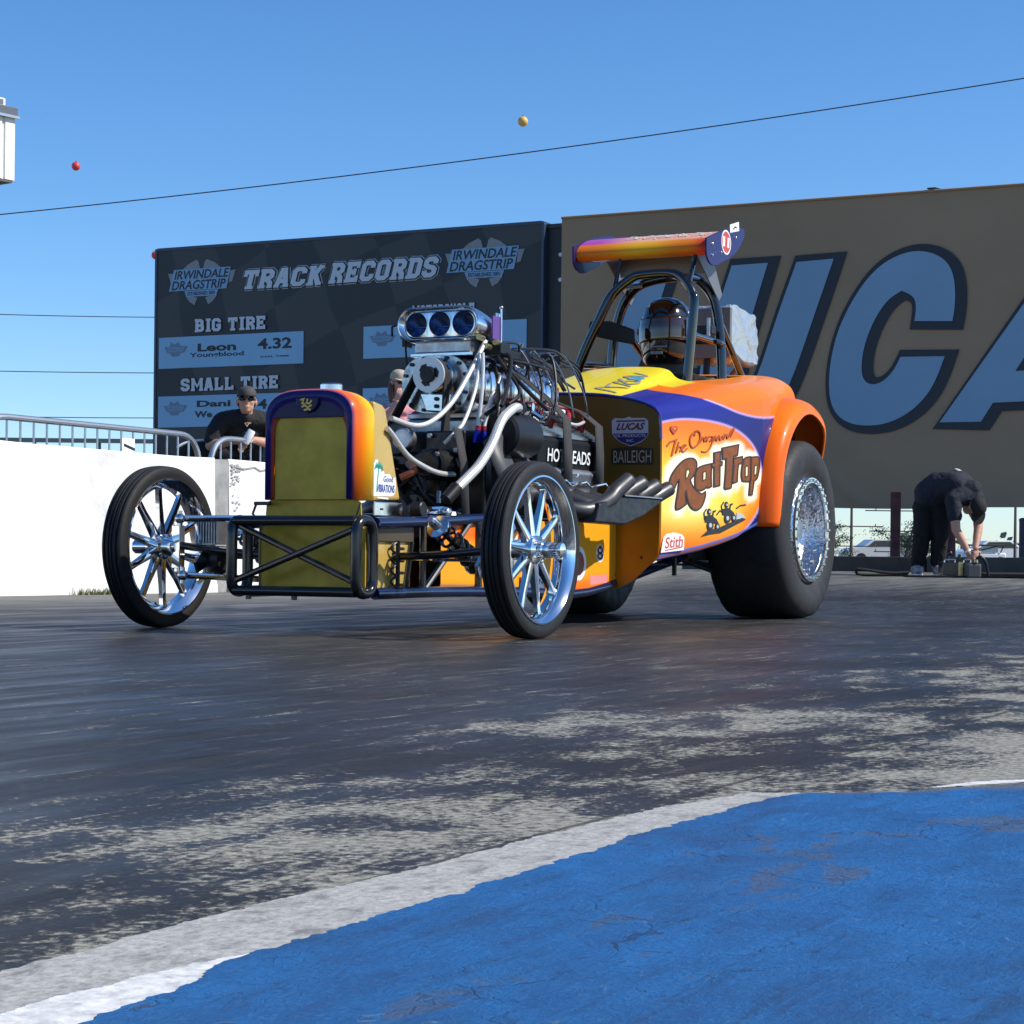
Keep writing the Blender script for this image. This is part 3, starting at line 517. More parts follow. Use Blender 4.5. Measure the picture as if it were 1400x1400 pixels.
# ------------------------------------------------------------------ crowd barriers on the far side of the wall
BAR = 'steel crowd barriers along the concrete wall'
def make_barrier(L, label):
    th = thing('crowd_barrier', label, 'barrier', group=BAR)
    z0, z1, R = 0.30, 1.075, 0.27
    path = rounded([(0, 0, 0.16), (0, 0, z1), (0, L, z1), (0, L, 0.16)], R, 8)
    obj('frame', MB().tube(path, 0.023, 10), STEEL, th)
    obj('cross_rail', MB().tube([(0, 0.0, z0), (0, L, z0)], 0.014, 8), STEEL, th)
    n = int(L/0.135)
    for k in range(1, n):
        y = L*k/n
        zt = z1 if R < y < L - R else z1 - R + math.sqrt(max(0, R*R - (R - min(y, L - y))**2))
        o = obj('bar', MB().tube([(0, y, z0), (0, y, zt - 0.01)], 0.0085, 6), STEEL, th)
    for y in (0.25, L - 0.25):
        obj('foot', MB().tube([(-0.28, y, 0.01), (-0.2, y, 0.06), (0.0, y, 0.3), (0.1, y, 0.06)], 0.014, 6), STEEL, th)
    return th
bx = -5.42
b1 = make_barrier(2.53, 'full length steel crowd barrier above the white wall at the left edge of the photo'); put(b1, bx, 4.12, 0.15)
b2 = dup(b1, 'second steel crowd barrier, half hidden behind the orange grille shell', bx, 6.80, 0.15)
b3 = dup(b1, 'steel crowd barrier beyond the engine, seen only in slivers past its pulleys', bx, 9.42, 0.15)

# ------------------------------------------------------------------ big banner boards
facing = lambda y0: (lambda u, v, d: (u, y0 - d, v))
BOARDB = bpy.data.materials.new('black_flag_print'); BOARDB.use_nodes = True; t = BOARDB.node_tree; b = t.nodes['Principled BSDF']
co = N(t, 'TexCoord').outputs['Object']
mp = N(t, 'Mapping'); mp.inputs['Scale'].default_value = (1.15, 0, 1.15); mp.inputs['Rotation'].default_value = (0, 0.34, 0); t.links.new(co, mp.inputs[0])
wv = N(t, 'TexNoise'); wv.inputs['Scale'].default_value = 0.35; t.links.new(co, wv.inputs[0])
va = N(t, 'VectorMath', operation='MULTIPLY_ADD'); t.links.new(wv.outputs['Color'], va.inputs[0]); va.inputs[1].default_value = (1.1, 0, 1.1); t.links.new(mp.outputs[0], va.inputs[2])
ck = N(t, 'TexChecker'); ck.inputs['Scale'].default_value = 1.0; t.links.new(va.outputs[0], ck.inputs[0])
t.links.new(mix(t, ck.outputs['Fac'], (0.020, 0.024, 0.030), (0.042, 0.044, 0.048)), b.inputs['Base Color']); b.inputs['Roughness'].default_value = 0.5
SB = thing('scoreboard', 'black TRACK RECORDS board with checkered flag print and pale record panels', 'sign')
yb = 19.2
mb = MB(); mb.box(-15.29, -8.61, yb, yb + 0.18, 1.25, 5.02); obj('backing_board', mb, BOARDB, SB, 0)
mb = MB()
for a in ((-15.31, -15.27, 1.25, 5.02), (-8.63, -8.59, 1.25, 5.02)): mb.box(a[0], a[1], yb - 0.012, yb + 0.2, a[2], a[3])
mb.box(-15.27, -8.63, yb - 0.012, yb + 0.2, 4.985, 5.03); obj('edge_trim', mb, mat('dark_trim', (0.03, 0.05, 0.09), 0.4), SB, 0)
mb = MB()
for x in (-14.9, -13.2, -11.5, -9.0): mb.box(x - 0.06, x + 0.06, yb + 0.02, yb + 0.14, -0.1, 1.25)
for x in (-14.9, -13.2, -11.5, -9.0):
    obj('post', MB().box(x - 0.06, x + 0.06, yb + 0.03, yb + 0.15, -0.1, 1.245), DARKMET, SB, 0)
LET = mat('pale_board_lettering', (0.50, 0.58, 0.66), 0.55)
LINE = mat('dark_lettering', (0.012, 0.016, 0.022), 0.5)
PANEL = mat('pale_record_panel', (0.22, 0.44, 0.66), 0.5, var=(0.8, 0.05))
LBLUE = mat('light_blue_logo', (0.19, 0.36, 0.55), 0.5)
LGREY = mat('grey_logo', (0.23, 0.25, 0.27), 0.5)
fb = facing(yb)
for s, u0, u1, v0, v1, sh in (('TRACK', -13.69, -12.27, 4.315, 4.60, 0.28), ('RECORDS', -12.14, -10.33, 4.325, 4.625, 0.28)):
    mb = MB(); slab(mb, s, fb, u0, u1, v0, v1, 0.004, sh, 1.3, 1.1); obj('lettering_outline', mb, LET, SB, 0)
    mb = MB(); slab(mb, s, fb, u0, u1, v0, v1, 0.012, sh, 1.3, 0.75); obj('lettering_gap', mb, LINE, SB, 0)
    mb = MB(); slab(mb, s, fb, u0, u1, v0, v1, 0.020, sh); obj('lettering', mb, LET, SB, 0)
for s, u0, u1, v0, v1 in (('BIG TIRE', -14.54, -13.24, 3.70, 3.90), ('SMALL TIRE', -14.79, -13.0, 2.80, 2.995), ('MOTORCYCLE', -10.70, -9.675, 3.72, 3.93)):
    mb = MB(); slab(mb, s, fb, u0, u1, v0, v1, 0.012, 0, 1.3, 0.5); obj('lettering_shadow', mb, LINE, SB, 0)
    mb = MB(); slab(mb, s, fb, u0, u1, v0, v1, 0.020); obj('lettering', mb, LET, SB, 0)
def record(x0, x1, z0, z1):
    p = obj('record_panel', MB().box(x0, x1, yb - 0.016, yb - 0.002, z0, z1), PANEL, SB, 0)
    lw = 0.44; lx = x0 + 0.11; k = (z1 - z0)/0.475
    mb = MB(); zc = z0 + 0.30*k
    mb.prism([(lx, zc + .03), (lx + .10, zc + .035), (lx + .12, zc + .1), (lx + .19, zc + .06), (lx + .26, zc + .1), (lx + .30, zc + .04), (lx + lw, zc + .03), (lx + lw - .06, zc - .06), (lx + .3, zc - .075), (lx + .27, zc - .12), (lx + .14, zc - .12), (lx + .11, zc - .075), (lx + .05, zc - .06)], 0.018, 0.019, fb)
    obj('badge', mb, mat('faded_blue_print', (0.14, 0.21, 0.31), 0.5), p, 0)
    mb = MB(); text(mb, 'IRWINDALE', fb, lx + .05, lx + lw - .06, zc - 0.012, zc + .028, 0.022, 0.02, 0.2); text(mb, 'DRAGSTRIP', fb, lx + .06, lx + lw - .08, zc - .058, zc - .02, 0.022, 0.02, 0.2)
    obj('badge_lettering', mb, PANEL, p, 0)
    return p
def wide(p, *items):
    mb = MB()
    for s, u0, u1, v0, v1, bo in items: text(mb, s, fb, u0, u1, v0, v1, 0.019, bo)
    obj('lettering', mb, LINE, p, 0)
wide(record(-15.215, -12.565, 3.16, 3.64), ('Leon', -14.48, -13.77, 3.40, 3.525, .035), ('Youngblood', -14.63, -13.63, 3.295, 3.385, .02), ('4.32', -13.38, -12.77, 3.395, 3.56, .03), ('DIAL TIME', -13.325, -12.815, 3.27, 3.295, .02))
wide(record(-15.215, -12.565, 2.25, 2.73), ('Dani', -14.485, -13.86, 2.55, 2.65, .035), ('We', -14.525, -14.2, 2.39, 2.49, .035), ('4.', -13.37, -13.13, 2.495, 2.645, .03))
wide(record(-11.52, -8.845, 3.19, 3.66), ('Rie', -10.75, -10.35, 3.32, 3.41, .035), ('N', -10.89, -10.8, 3.45, 3.53, .03))
record(-11.52, -8.845, 2.29, 2.755)
def big_logo(x0, x1, zt, zb):
    W_ = x1 - x0; Hh = zt - zb; U = lambda a, c: (x0 + W_*a, zb + Hh*c)
    for sgn in (0, 1):
        f = lambda a: a if not sgn else 1.0 - a
        mb = MB()
        mb.prism([U(f(.22), .80), U(f(.30), .91), U(f(.42), 1.0), U(f(.455), .95), U(f(.475), .80)][::(-1 if sgn else 1)], 0.004, 0.008, fb); obj('badge_wing', mb, LGREY, SB, 0); mb = MB()
        mb.prism([U(f(.27), .20), U(f(.39), .185), U(f(.44), .16), U(f(.40), 0), U(f(.33), .07)][::(-1 if sgn else 1)], 0.004, 0.008, fb); obj('badge_wing', mb, LGREY, SB, 0); mb = MB()
        mb.prism([U(f(0), .73), U(f(.08), .72), U(f(.10), .45), U(f(.05), .48)][::(-1 if sgn else 1)], 0.004, 0.008, fb); obj('badge_wing', mb, LGREY, SB, 0)
    mb = MB(); mb.prism([U(.09, .80), U(.93, .80), U(.87, .33), U(.02, .33)], 0.009, 0.013, fb)
    mb.prism([U(.25, .32), U(.75, .32), U(.72, .19), U(.28, .19)], 0.009, 0.012, fb); obj('badge', mb, LBLUE, SB, 0)
    mb = MB(); text(mb, 'IRWINDALE', fb, *[U(.10, 0)[0], U(.91, 0)[0]], U(0, .58)[1], U(0, .775)[1], 0.017, 0.015, 0.22)
    text(mb, 'DRAGSTRIP', fb, U(.06, 0)[0], U(.86, 0)[0], U(0, .35)[1], U(0, .55)[1], 0.017, 0.015, 0.22)
    text(mb, 'ESTABLISHED 2001', fb, U(.30, 0)[0], U(.70, 0)[0], U(0, .215)[1], U(0, .295)[1], 0.017, 0.01)
    obj('badge_lettering', mb, LINE, SB, 0)
big_logo(-15.06, -13.80, 4.815, 4.12); big_logo(-10.17, -8.89, 4.845, 4.145)

pil = thing('sign_pillar', 'dark steel pillar between the black records board and the tan banner', 'pillar')
mb = MB(); mb.box(-8.57, -8.33, 19.3, 19.55, -0.1, 4.93); obj('column', mb, mat('dark_column', (0.014, 0.016, 0.022), 0.5), pil, 0)
mb = MB(); mb.box(-8.59, -8.31, 19.27, 19.58, 4.931, 4.99); obj('cap_plate', mb, DARKMET, pil, 0)
for z in (4.55, 4.2): obj('bolt', MB().lathe([(0.03, 0), (0.03, 0.03), (0, 0.03)], axm((-8.37, 19.30, z), 'Y') @ Matrix.Rotation(PI, 4, 'X'), 8), STEEL, pil)

BN = thing('banner_sign', 'huge tan banner with pale blue italic letters outlined in black, behind the race car', 'sign')
ym = 19.1
BTAN = mat('tan_vinyl', (0.34, 0.235, 0.15), 0.7, var=(0.35, 0.14), spec=0.2)
# vinyl sheet with creases near its lower left
mb = MB(); nu, nv = 150, 60; x0, x1, z0, z1 = -8.27, 2.6, 0.985, 5.03
def crease(x, z):
    d = 0
    for (ax, az, bx_, bz, wd, am) in ((-5.1, 2.0, -3.9, 1.05, .07, .035), (-5.15, 1.8, -4.35, 1.05, .06, .03), (-5.1, 1.5, -4.8, 1.0, .05, .025), (-4.9, 2.3, -3.6, 1.5, .12, .015)):
        a = Vector((ax, az)); e = Vector((bx_, bz)) - a; p = Vector((x, z)) - a; tt = max(0, min(1, p.dot(e)/e.dot(e)))
        d += am*math.exp(-((p - e*tt).length/wd)**2)*(0.35 + 0.65*tt)
    return d + 0.006*math.sin(x*1.7 + z)*math.exp(-(z - z0)*1.2)
for j in range(nv + 1):
    for i in range(nu + 1):
        x = x0 + (x1 - x0)*i/nu; z = z0 + (z1 - z0)*(j/nv)**1.4
        mb.v.append((x, ym - crease(x, z), z + (0.01*math.sin(x*2.3) if j == 0 else 0)))
for j in range(nv):
    for i in range(nu): mb.f.append((j*(nu + 1) + i, j*(nu + 1) + i + 1, (j + 1)*(nu + 1) + i + 1, (j + 1)*(nu + 1) + i))
obj('vinyl_sheet', mb, BTAN, BN, 80)
mb = MB(); mb.box(-8.27, 2.6, ym + 0.02, ym + 0.24, 1.0, 5.02); obj('backing_frame', mb, mat('frame_wood', (0.10, 0.085, 0.07), 0.8), BN, 0)
mb = MB(); mb.tube([(-8.27, ym - 0.012, 5.03), (2.6, ym - 0.012, 5.03)], 0.018, 6); obj('edge_hem', mb, BTAN, BN)
fm = facing(ym)
LB = mat('pale_blue_vinyl', (0.20, 0.34, 0.48), 0.55, var=(0.6, 0.04)); LK = mat('black_vinyl', (0.012, 0.016, 0.026), 0.5)
Cc = D['C']; Uu = D['U']; Ll = [D['L'][i] for i in (0, 5, 4, 3, 2, 1)]
Aa = [D['A'][i] for i in (0, 1, 2, 3, 4, 5, 6, 7)]; Ah = D['Ah']
Ss = [(u + 4.15, v) for u, v in ((-2.85, 3.5), (-2.85, 3.9), (-3.0, 4.2), (-3.35, 4.3), (-3.8, 4.15), (-4.05, 3.75), (-3.95, 3.3), (-3.55, 2.95), (-3.5, 2.7), (-3.7, 2.62), (-3.8, 2.8), (-4.35, 2.8), (-4.3, 2.35), (-3.9, 2.05), (-3.4, 2.1), (-3.05, 2.4), (-2.9, 2.8), (-3.0, 3.15), (-3.4, 3.45), (-3.45, 3.65), (-3.35, 3.72), (-3.3, 3.5))]
def sm_poly(P, n=5): # round the polygon where it bends gently
    out = []; m = len(P)
    for i in range(m):
        a, b_, c_ = Vector(P[i - 1]), Vector(P[i]), Vector(P[(i + 1) % m])
        ang = (b_ - a).angle(c_ - b_) if (b_ - a).length and (c_ - b_).length else 0
        if ang < 0.95:
            for k in range(n + 1):
                s = k/n; p = a + (b_ - a)*0.5; q = b_ + (c_ - b_)*0.5
                out.append(tuple(p*(1 - s)**2 + b_*2*s*(1 - s) + q*s*s))
        else: out.append(tuple(b_))
    return out
def letter(P, hole=None, rounds=True):
    Q = sm_poly(P) if rounds else P
    g = obj('letter', MB().prism(Q, 0.024, 0.030, fm), LB, BN, 0)
    mb = MB(); sh = [(u + 0.05, v - 0.01) for u, v in Q]
    mb.strip(sh, 0.20, 0.014, 0.020, fm, closed=True)
    if hole:
        mb.prism(hole, 0.030, 0.034, fm)
    obj('letter_outline', mb, LK, g, 0)
    if hole:
        c = sum((Vector(p) for p in hole), Vector((0, 0)))/len(hole)
        obj('letter_counter', MB().prism([tuple(c + (Vector(p) - c)*0.62) for p in hole], 0.034, 0.038, fm), BTAN, g, 0)
letter(Ll, rounds=False); letter(Uu); letter(Cc); letter(Aa, Ah, rounds=False); letter(Ss)
for x in (-6.9, 0.6, 2.2):
    obj('post', MB().tube([(x, ym + 0.35, -0.2), (x, ym + 0.35, 1.9)], 0.07, 10), mat('oxide_red_steel', (0.09, 0.018, 0.02), 0.6, var=(8, 0.3)), BN)
for x, l in ((-3.20, 0.0), (-2.50, -0.02)):
    obj('post', MB().tube([(x, 18.2, 0.0), (x + l, 18.2, 1.16)], 0.065, 12), MATS['oxide_red_steel'], BN)
lampm = DARKMET
sl = thing('floodlight_arm', 'thin floodlight arm standing on top of the tan banner', 'light')
obj('arm', MB().tube([(-2.95, ym + 0.1, 5.03), (-2.95, ym + 0.1, 5.065), (-3.0, ym + 0.05, 5.075)], 0.008, 6), lampm, sl)
obj('lamp_head', MB().box(-3.10, -2.98, ym - 0.02, ym + 0.08, 5.06, 5.075), lampm, sl, 0, bev=0.01)

# ------------------------------------------------------------------ low dark guard kerb, bollards
gz = G(-2.5, 17.2)
kb = thing('guard_kerb', 'long low dark green kerb beneath the tan banner', 'kerb')
KM = mat('dark_green_steel', (0.030, 0.042, 0.044), 0.5, var=(3, 0.3))
for i in range(9):
    x = -5.6 + i*1.55
    obj('kerb_block', MB().box(x, x + 1.535, 17.1 + 0.006*(i % 2), 17.4, 0.05, 0.352 + 0.004*(i % 3)), mat('kerb_brown', (0.040, 0.036, 0.032), 0.6, var=(3, 0.3)) if i == 1 else KM, kb, 0, bev=0.015)
BOM = mat('dark_purple_steel', (0.040, 0.030, 0.052), 0.5, var=(9, 0.25))
bo = thing('bollard', 'dark purple bollard post, the taller one nearer the bending crewman', 'bollard', -1.56, 17.9, 0.1, group='bollards by the banner')
obj('shaft', MB().tube([(0, 0, 0), (0, 0, 0.70)], 0.042, 14), BOM, bo)
obj('cap', MB().lathe([(0.046, 0), (0.046, 0.02), (0.02, 0.035), (0, 0.036)], axm((0, 0, 0.70), 'Z'), 14), DARKMET, bo)
dup(bo, 'dark purple bollard post at the right edge of the photo', -1.36, 17.9, 0.085)

# ------------------------------------------------------------------ overhead cables
CAB = mat('cable_black', (0.03, 0.04, 0.06), 0.6)
def cable(label, p, q, sag, r=0.012):
    p, q = Vector(p), Vector(q); mb = MB(); ts = [-1.0 + 3.0*i/60 for i in range(61)]
    mb.tube([p.lerp(q, a) - Vector((0, 0, sag*4*a*(1 - a) if 0 <= a <= 1 else -sag*4*(-a*(1 - a))*.5)) for a in ts], r, 5)
    return tag(obj('overhead_cable', mb, CAB), label, 'cable', 'overhead cables against the sky')
def cam_pt(px, py, d):                               # a point in the world, d metres deep
    a, b_ = px - 700.0, 763.0 - py
    return (d*(a*_c - b_*_s)/2800, d, CAM_H + d*(a*_s + b_*_c)/2800)
cable('long black cable sloping across the blue sky above both boards', (-13.6, 44, 7.28), (11.6, 40, 10.07), 0.24, 0.013)
cable('cable level with the top panels at the left of the records board', (-22.0, 70, 8.55), (-9.0, 74, 8.9), 0.1, 0.016)
for z, lb in ((6.55, 'faint thin cable, upper of the two lowest left of the records board'), (4.98, 'lowest cable, just above the crowd barrier rail')):
    cable(lb, (-22.0, 70, z), (-9.0, 72, z + 0.15), 0.06, 0.016)

# ------------------------------------------------------------------ balls in the sky
def ball(label, X, Y_, Z, r, m):
    th = thing('marker_ball', label, 'ball', X, Y_, Z, world=True, group='marker balls in the sky')
    obj('ball', MB().ball((0, 0, 0), r, 24, 14), m, th)
    obj('clamp', MB().lathe([(r*0.2, r*0.96), (r*0.2, r*1.1), (0, r*1.1)], Matrix.Identity(4), 8), DARKMET, th)
RB = mat('red_ball_plastic', (0.62, 0.045, 0.05), 0.45); YB = mat('yellow_ball_plastic', (0.70, 0.42, 0.10), 0.45)
ball('red ball high in the sky near the corrugated box', -8.6, 40, 7.85, 0.085, RB)
ball('yellow orange ball high in the middle of the sky', 0.12, 40, 8.82, 0.10, YB)
ball('red ball peeking out from behind the top corner of the records board', -7.02, 40, 6.13, 0.085, RB)

# ------------------------------------------------------------------ corrugated box on a tower, top left
CW = mat('white_corrugated_steel', (0.74, 0.74, 0.69), 0.5, var=(3, 0.06))
pb = thing('control_tower', 'white corrugated box with a dark roof edge, cropped by the left photo edge', 'building', world=True)
rot = Matrix.Translation((-9.83, 40.0, 0)) @ Matrix.Rotation(math.radians(-38), 4, 'Z')
pb.matrix_world = rot
zb_, zt_ = 7.56, 8.78
mb = MB(); L = 3.0; n = 80; vs = []
prof_ = []
k = 0; u = 0.0
while u < L:
    prof_ += [(-u, 0.0), (-u - 0.19, 0.0), (-u - 0.21, 0.035), (-u - 0.25, 0.035), (-u - 0.27, 0.0)]; u += 0.28
fs = []
for (a, d) in prof_: vs += [(-d + 0.0, a*-1.0*-1.0, zb_), (-d + 0.0, a*-1.0*-1.0, zt_)]
for i in range(len(prof_) - 1): fs.append((2*i, 2*i + 2, 2*i + 3, 2*i + 1))
mb.add(vs, fs); obj('corrugated_wall', mb, CW, pb, 0)
obj('end_wall', MB().box(-2.5, -0.001, 0.0, 0.04, zb_, zt_), CW, pb, 0)
obj('core', MB().box(-2.46, -0.06, -3.0, -0.002, zb_ + 0.002, zt_), CW, pb, 0)
obj('roof_fascia', MB().box(-2.56, 0.05, -3.05, 0.07, zt_ + 0.003, zt_ + 0.20), mat('dark_roof_edge', (0.085, 0.10, 0.125), 0.5), pb, 0, bev=0.01)
obj('gutter', MB().box(0.052, 0.085, -3.05, 0.09, zt_ - 0.02, zt_ + 0.03), STEEL, pb, 0)
obj('soffit', MB().box(-2.5, -0.01, -3.0, 0.0, zb_ - 0.05, zb_ - 0.002), mat('dark_soffit', (0.10, 0.085, 0.08), 0.7), pb, 0)
for x, y in ((-0.6, -1.1), (-2.2, -1.1), (-0.6, -2.8), (-2.2, -2.8)): obj('column', MB().box(x - .1, x + .1, y - .1, y + .1, -0.2, zb_ - 0.051), STEEL, pb, 0)
ac = thing('rooftop_unit', 'small white unit on the roof of the corrugated box', 'machine'); ac.matrix_world = rot @ Matrix.Translation((-0.25, -0.35, zt_ + 0.263))
obj('housing', MB().box(-0.2, 0.2, -0.24, 0.20, -0.06, 0.10), WHITED, ac, 0, bev=0.02)
obj('vent', MB().box(0.2, 0.206, -0.18, 0.14, -0.03, 0.07), GREYP, ac, 0)
obj('pipe', MB().tube([(-0.1, -0.24, 0.02), (-0.1, -1.2, 0.04), (-0.1, -2.2, 0.04)], 0.05, 8), WHITED, ac)

# ------------------------------------------------------------------ far background
def world_obj(name, mb, m, label, cat, group=None, smooth=35):
    return tag(obj(name, mb, m, smooth=smooth), label, cat, group)
WOOD = mat('weathered_pole', (0.12, 0.095, 0.075), 0.85)
def pole(X, Y_, H, label, arms=3, wdt=2.0):
    th = thing('utility_pole', label, 'pole', X, Y_, 0.1, world=True, group='utility poles far behind')
    obj('shaft', MB().tube([(0, 0, 0), (0, 0, H)], [0.075, 0.055], 8), WOOD, th)
    for k in range(arms):
        z = H - 0.25 - k*0.9; obj('crossarm', MB().box(-wdt/2*(1 - .15*k), wdt/2*(1 - .15*k), -.03, .03, z - .025, z + .025), WOOD, th, 0)
        for xi in (-.4, .4): obj('insulator', MB().tube([(wdt*xi*.8, 0, z + .026), (wdt*xi*.8, 0, z + .12)], .025, 6), GREYP, th)
pole(15.4, 93, 2.95, 'utility pole nearest the big slick tyre, seen under the banner', 3, 3.4)
pole(16.8, 90, 2.7, 'utility pole beside the derrick, right of the first, seen under the banner', 3, 2.6)
pole(22.1, 90, 3.0, 'thin utility pole near the right photo edge under the banner', 1, 1.4)
# lattice derrick
dk = thing('lattice_derrick', 'thin steel lattice derrick standing among the far trees', 'derrick', 16.2, 85, 0.1, world=True)
for (a, b_) in (((0.0, 0), (1.15, 4.2)), ((0.55, 0), (1.35, 4.2)), ((1.9, 0), (1.6, 4.2)), ((1.75, 2.2), (3.2, 4.2))):
    obj('leg', MB().tube([(a[0], 0, a[1]), (b_[0], 0, b_[1])], 0.045, 6), DARKMET, dk)
mb = MB()
for k in range(8): z = 0.4 + k*0.45; mb.tube([(0.1 + z*0.25, 0, z), (0.6 + (z + .4)*0.19, 0, z + 0.4)], 0.025, 5)
obj('lacing', mb, DARKMET, dk); obj('platform', MB().box(0.6, 2.3, -.4, .4, 1.95, 2.05), DARKMET, dk, 0)
def tree(X, Y_, H, Rr, label, seed, shape=1.0):
    th = thing('bushy_tree', label, 'tree', X, Y_, 0.1, world=True, group='far trees seen under the banner')
    r = random.Random(seed); mb = MB()
    mb.tube([(0, 0, 0), (0.05, 0, H*.4), (0.0, 0.05, H*.8)], [H*.05, H*.035, H*.012], 6)
    for k in range(5):
        a = r.uniform(0, 2*PI); mb.tube([(0, 0, H*(.3 + .08*k)), (math.cos(a)*Rr*.7, math.sin(a)*Rr*.7, H*(.5 + .09*k))], [H*.02, H*.006], 5)
    obj('trunk', mb, WOOD, th)
    mb = MB()
    cl = [(r.gauss(0, Rr*.45), r.gauss(0, Rr*.45), H*r.uniform(.3, .95)) for _ in range(16)]
    for k in range(3000):
        c = Vector(r.choice(cl)); p = c + Vector((r.gauss(0, Rr*.2), r.gauss(0, Rr*.2), r.gauss(0, H*.06)))
        a = Vector((r.gauss(0, 1), r.gauss(0, 1), r.gauss(0, 1))).normalized(); b_ = a.orthogonal().normalized(); c2 = a.cross(b_); s = H*0.022
        mb.add([p + b_*s, p + c2*s*.6, p - b_*s, p - c2*s*.6], [(0, 1, 2, 3)])
    obj('crown', mb, mat('far_foliage', (0.050, 0.075, 0.035), 0.8), th, 0)
tree(14.2, 92, 1.9, 0.9, 'low tree right behind the big slick tyre', 1)
tree(17.6, 88, 2.0, 1.1, 'tree at the foot of the lattice derrick', 2)
tree(18.5, 96, 1.5, 1.0, 'round tree just left of the red banner post', 5)
# far ridge of trees and sheds
mb = MB(); r = random.Random(9)
for k in range(5200):
    X_ = r.uniform(-70, 70); p = Vector((X_, 150 + r.uniform(-3, 3), 0.1 + abs(r.gauss(0, .55))*(1 + .7*math.sin(X_*.23) + .4*math.sin(X_*.9))))
    a = Vector((r.gauss(0, 1), r.gauss(0, 1), r.gauss(0, 1))).normalized(); b_ = a.orthogonal().normalized(); c2 = a.cross(b_); s = 0.35
    mb.add([p + b_*s, p + c2*s*.6, p - b_*s, p - c2*s*.6], [(0, 1, 2, 3)])
o = obj('far_treeline', mb, mat('hazy_foliage', (0.16, 0.20, 0.20), 0.9), smooth=0); o['kind'] = 'stuff'
def far_car(X, Y_, rot_, col, label, kind='parked_car', cat='car'):
    th = thing(kind, label, cat, X, Y_, 0.16, rot_, 'vehicles parked far behind', world=True)
    prof = [(-2.2, .3), (-2.2, .75), (-1.9, .92), (-1.3, .98), (-.7, 1.42), (.7, 1.45), (1.35, 1.0), (2.1, .9), (2.25, .6), (2.25, .3)]
    mb = MB(); mb.prism(prof, -.85, .85, lambda u, v, d: (u, -d, v)); obj('body', mb, mat('car_paint_%s' % cat + str(col[0]), col, 0.25, coat=1), th, 30, bev=0.05)
    for s in (-1, 1): obj('window', MB().prism([(-1.05, 1.0), (-.62, 1.34), (.62, 1.36), (1.1, 1.02)], .852, .862, lambda u, v, d, s=s: (u, -d*s, v)), mat('dark_glass', (0.02, 0.025, 0.03), 0.08), th, 0)
    for x in (-1.4, 1.4):
        for s in (-1, 1): obj('wheel', MB().lathe([(0, -.1), (.32, -.1), (.32, .1), (0, .1)], axm((x, s*.78, .32), 'Y'), 16), RUBBER, th)
far_car(21.2, 118, 0.15, (0.5, 0.5, 0.5), 'silver car seen under the banner beside the derrick')
far_car(27.8, 118, 0.1, (0.75, 0.75, 0.74), 'white car right of the red banner post')
far_car(31.0, 125, 0.0, (0.62, 0.63, 0.65), 'pale car behind the bending crewman on the right')
# golf cart with a canopy
gc = thing('utility_cart', 'pale utility cart with a dark roof frame behind the bending crewman', 'cart', 21.9, 95, 0.16, 0.1, world=True)
obj('body', MB().box(-.9, .9, -.5, .5, .25, .62), WHITED, gc, 0, bev=.08); obj('roof', MB().box(-.95, .75, -.6, .6, .93, 1.0), mat('dark_roof', (.03, .03, .035), .5), gc, 0, bev=.02)
for p in ((-.8, .5), (.6, .75)):
    for s in (-1, 1): obj('roof_post', MB().tube([(p[0], s*.5, .62), (p[1], s*.5, .93)], .03, 6), DARKMET, gc)
obj('windscreen', MB().box(-.3, .5, -.48, -.47, .63, .92), mat('pale_glass', (.5, .55, .55), .1), gc, 0)
for x in (-.6, .6):
    for s in (-1, 1): obj('wheel', MB().lathe([(0, -.08), (.22, -.08), (.22, .08), (0, .08)], axm((x, s*.45, .22), 'Y'), 14), RUBBER, gc)
# far left: grandstand rail and a white notice seen through the barrier
gr = thing('far_fence', 'low dark fence far beyond the crowd barrier', 'fence', world=True)
obj('rail', MB().box(-24, -8, 60, 60.06, 3.53, 3.66), mat('grey_rail', (.10, .12, .13), .6), gr, 0)
obj('rail', MB().box(-24, -8, 60, 60.06, 2.75, 2.82), MATS['grey_rail'], gr, 0)
for k in range(9): obj('post', MB().box(-23.6 + k*1.9, -23.5 + k*1.9, 60.07, 60.15, 0, 3.6), MATS['grey_rail'], gr, 0)
for k in range(8):
    obj('panel', MB().box(-23.48 + k*1.9, -21.72 + k*1.9, 60.08, 60.12, 0.3, 3.0), mat('pale_panel', (.33, .38, .40), .7, var=(1.2, .2)), gr, 0)
nb = thing('notice_board', 'small white notice seen through the crowd barrier bars', 'sign', -5.42, 5.62, 0.75)
obj('board', MB().box(0.03, 0.045, 0.0, 0.15, 0.20, 0.40), WHITED, nb, 0)
mb = MB(); fx = lambda u, v, d: (0.047 + d, u, v)
mb.prism([(0.02, .34), (.15, .31), (.15, .33), (.02, .36)], 0, .001, fx); mb.box(0.047, 0.048, 0.02, 0.15, 0.285, 0.295); mb.box(0.047, 0.048, 0.02, 0.15, 0.235, 0.243)
obj('marking', mb, BLACKD, nb, 0)

# ================================================================== the race car (built in the track frame; its front axle is over the origin)
car = thing('race_car', 'orange and blue supercharged drag racing roadster with spoked front wheels and open engine', 'race car')
fz = lambda y0: (lambda u, v, d: (u, y0 - d, v))          # plates that face the front
def hexbolt(mb, c, r, h, axis='X', s=1):
    m = axm(c, axis)
    if s < 0: m = m @ Matrix.Rotation(PI, 4, 'X')
    return mb.lathe([(r, 0), (r, h), (r*0.6, h*1.02), (0, h*1.02)], m, 6)

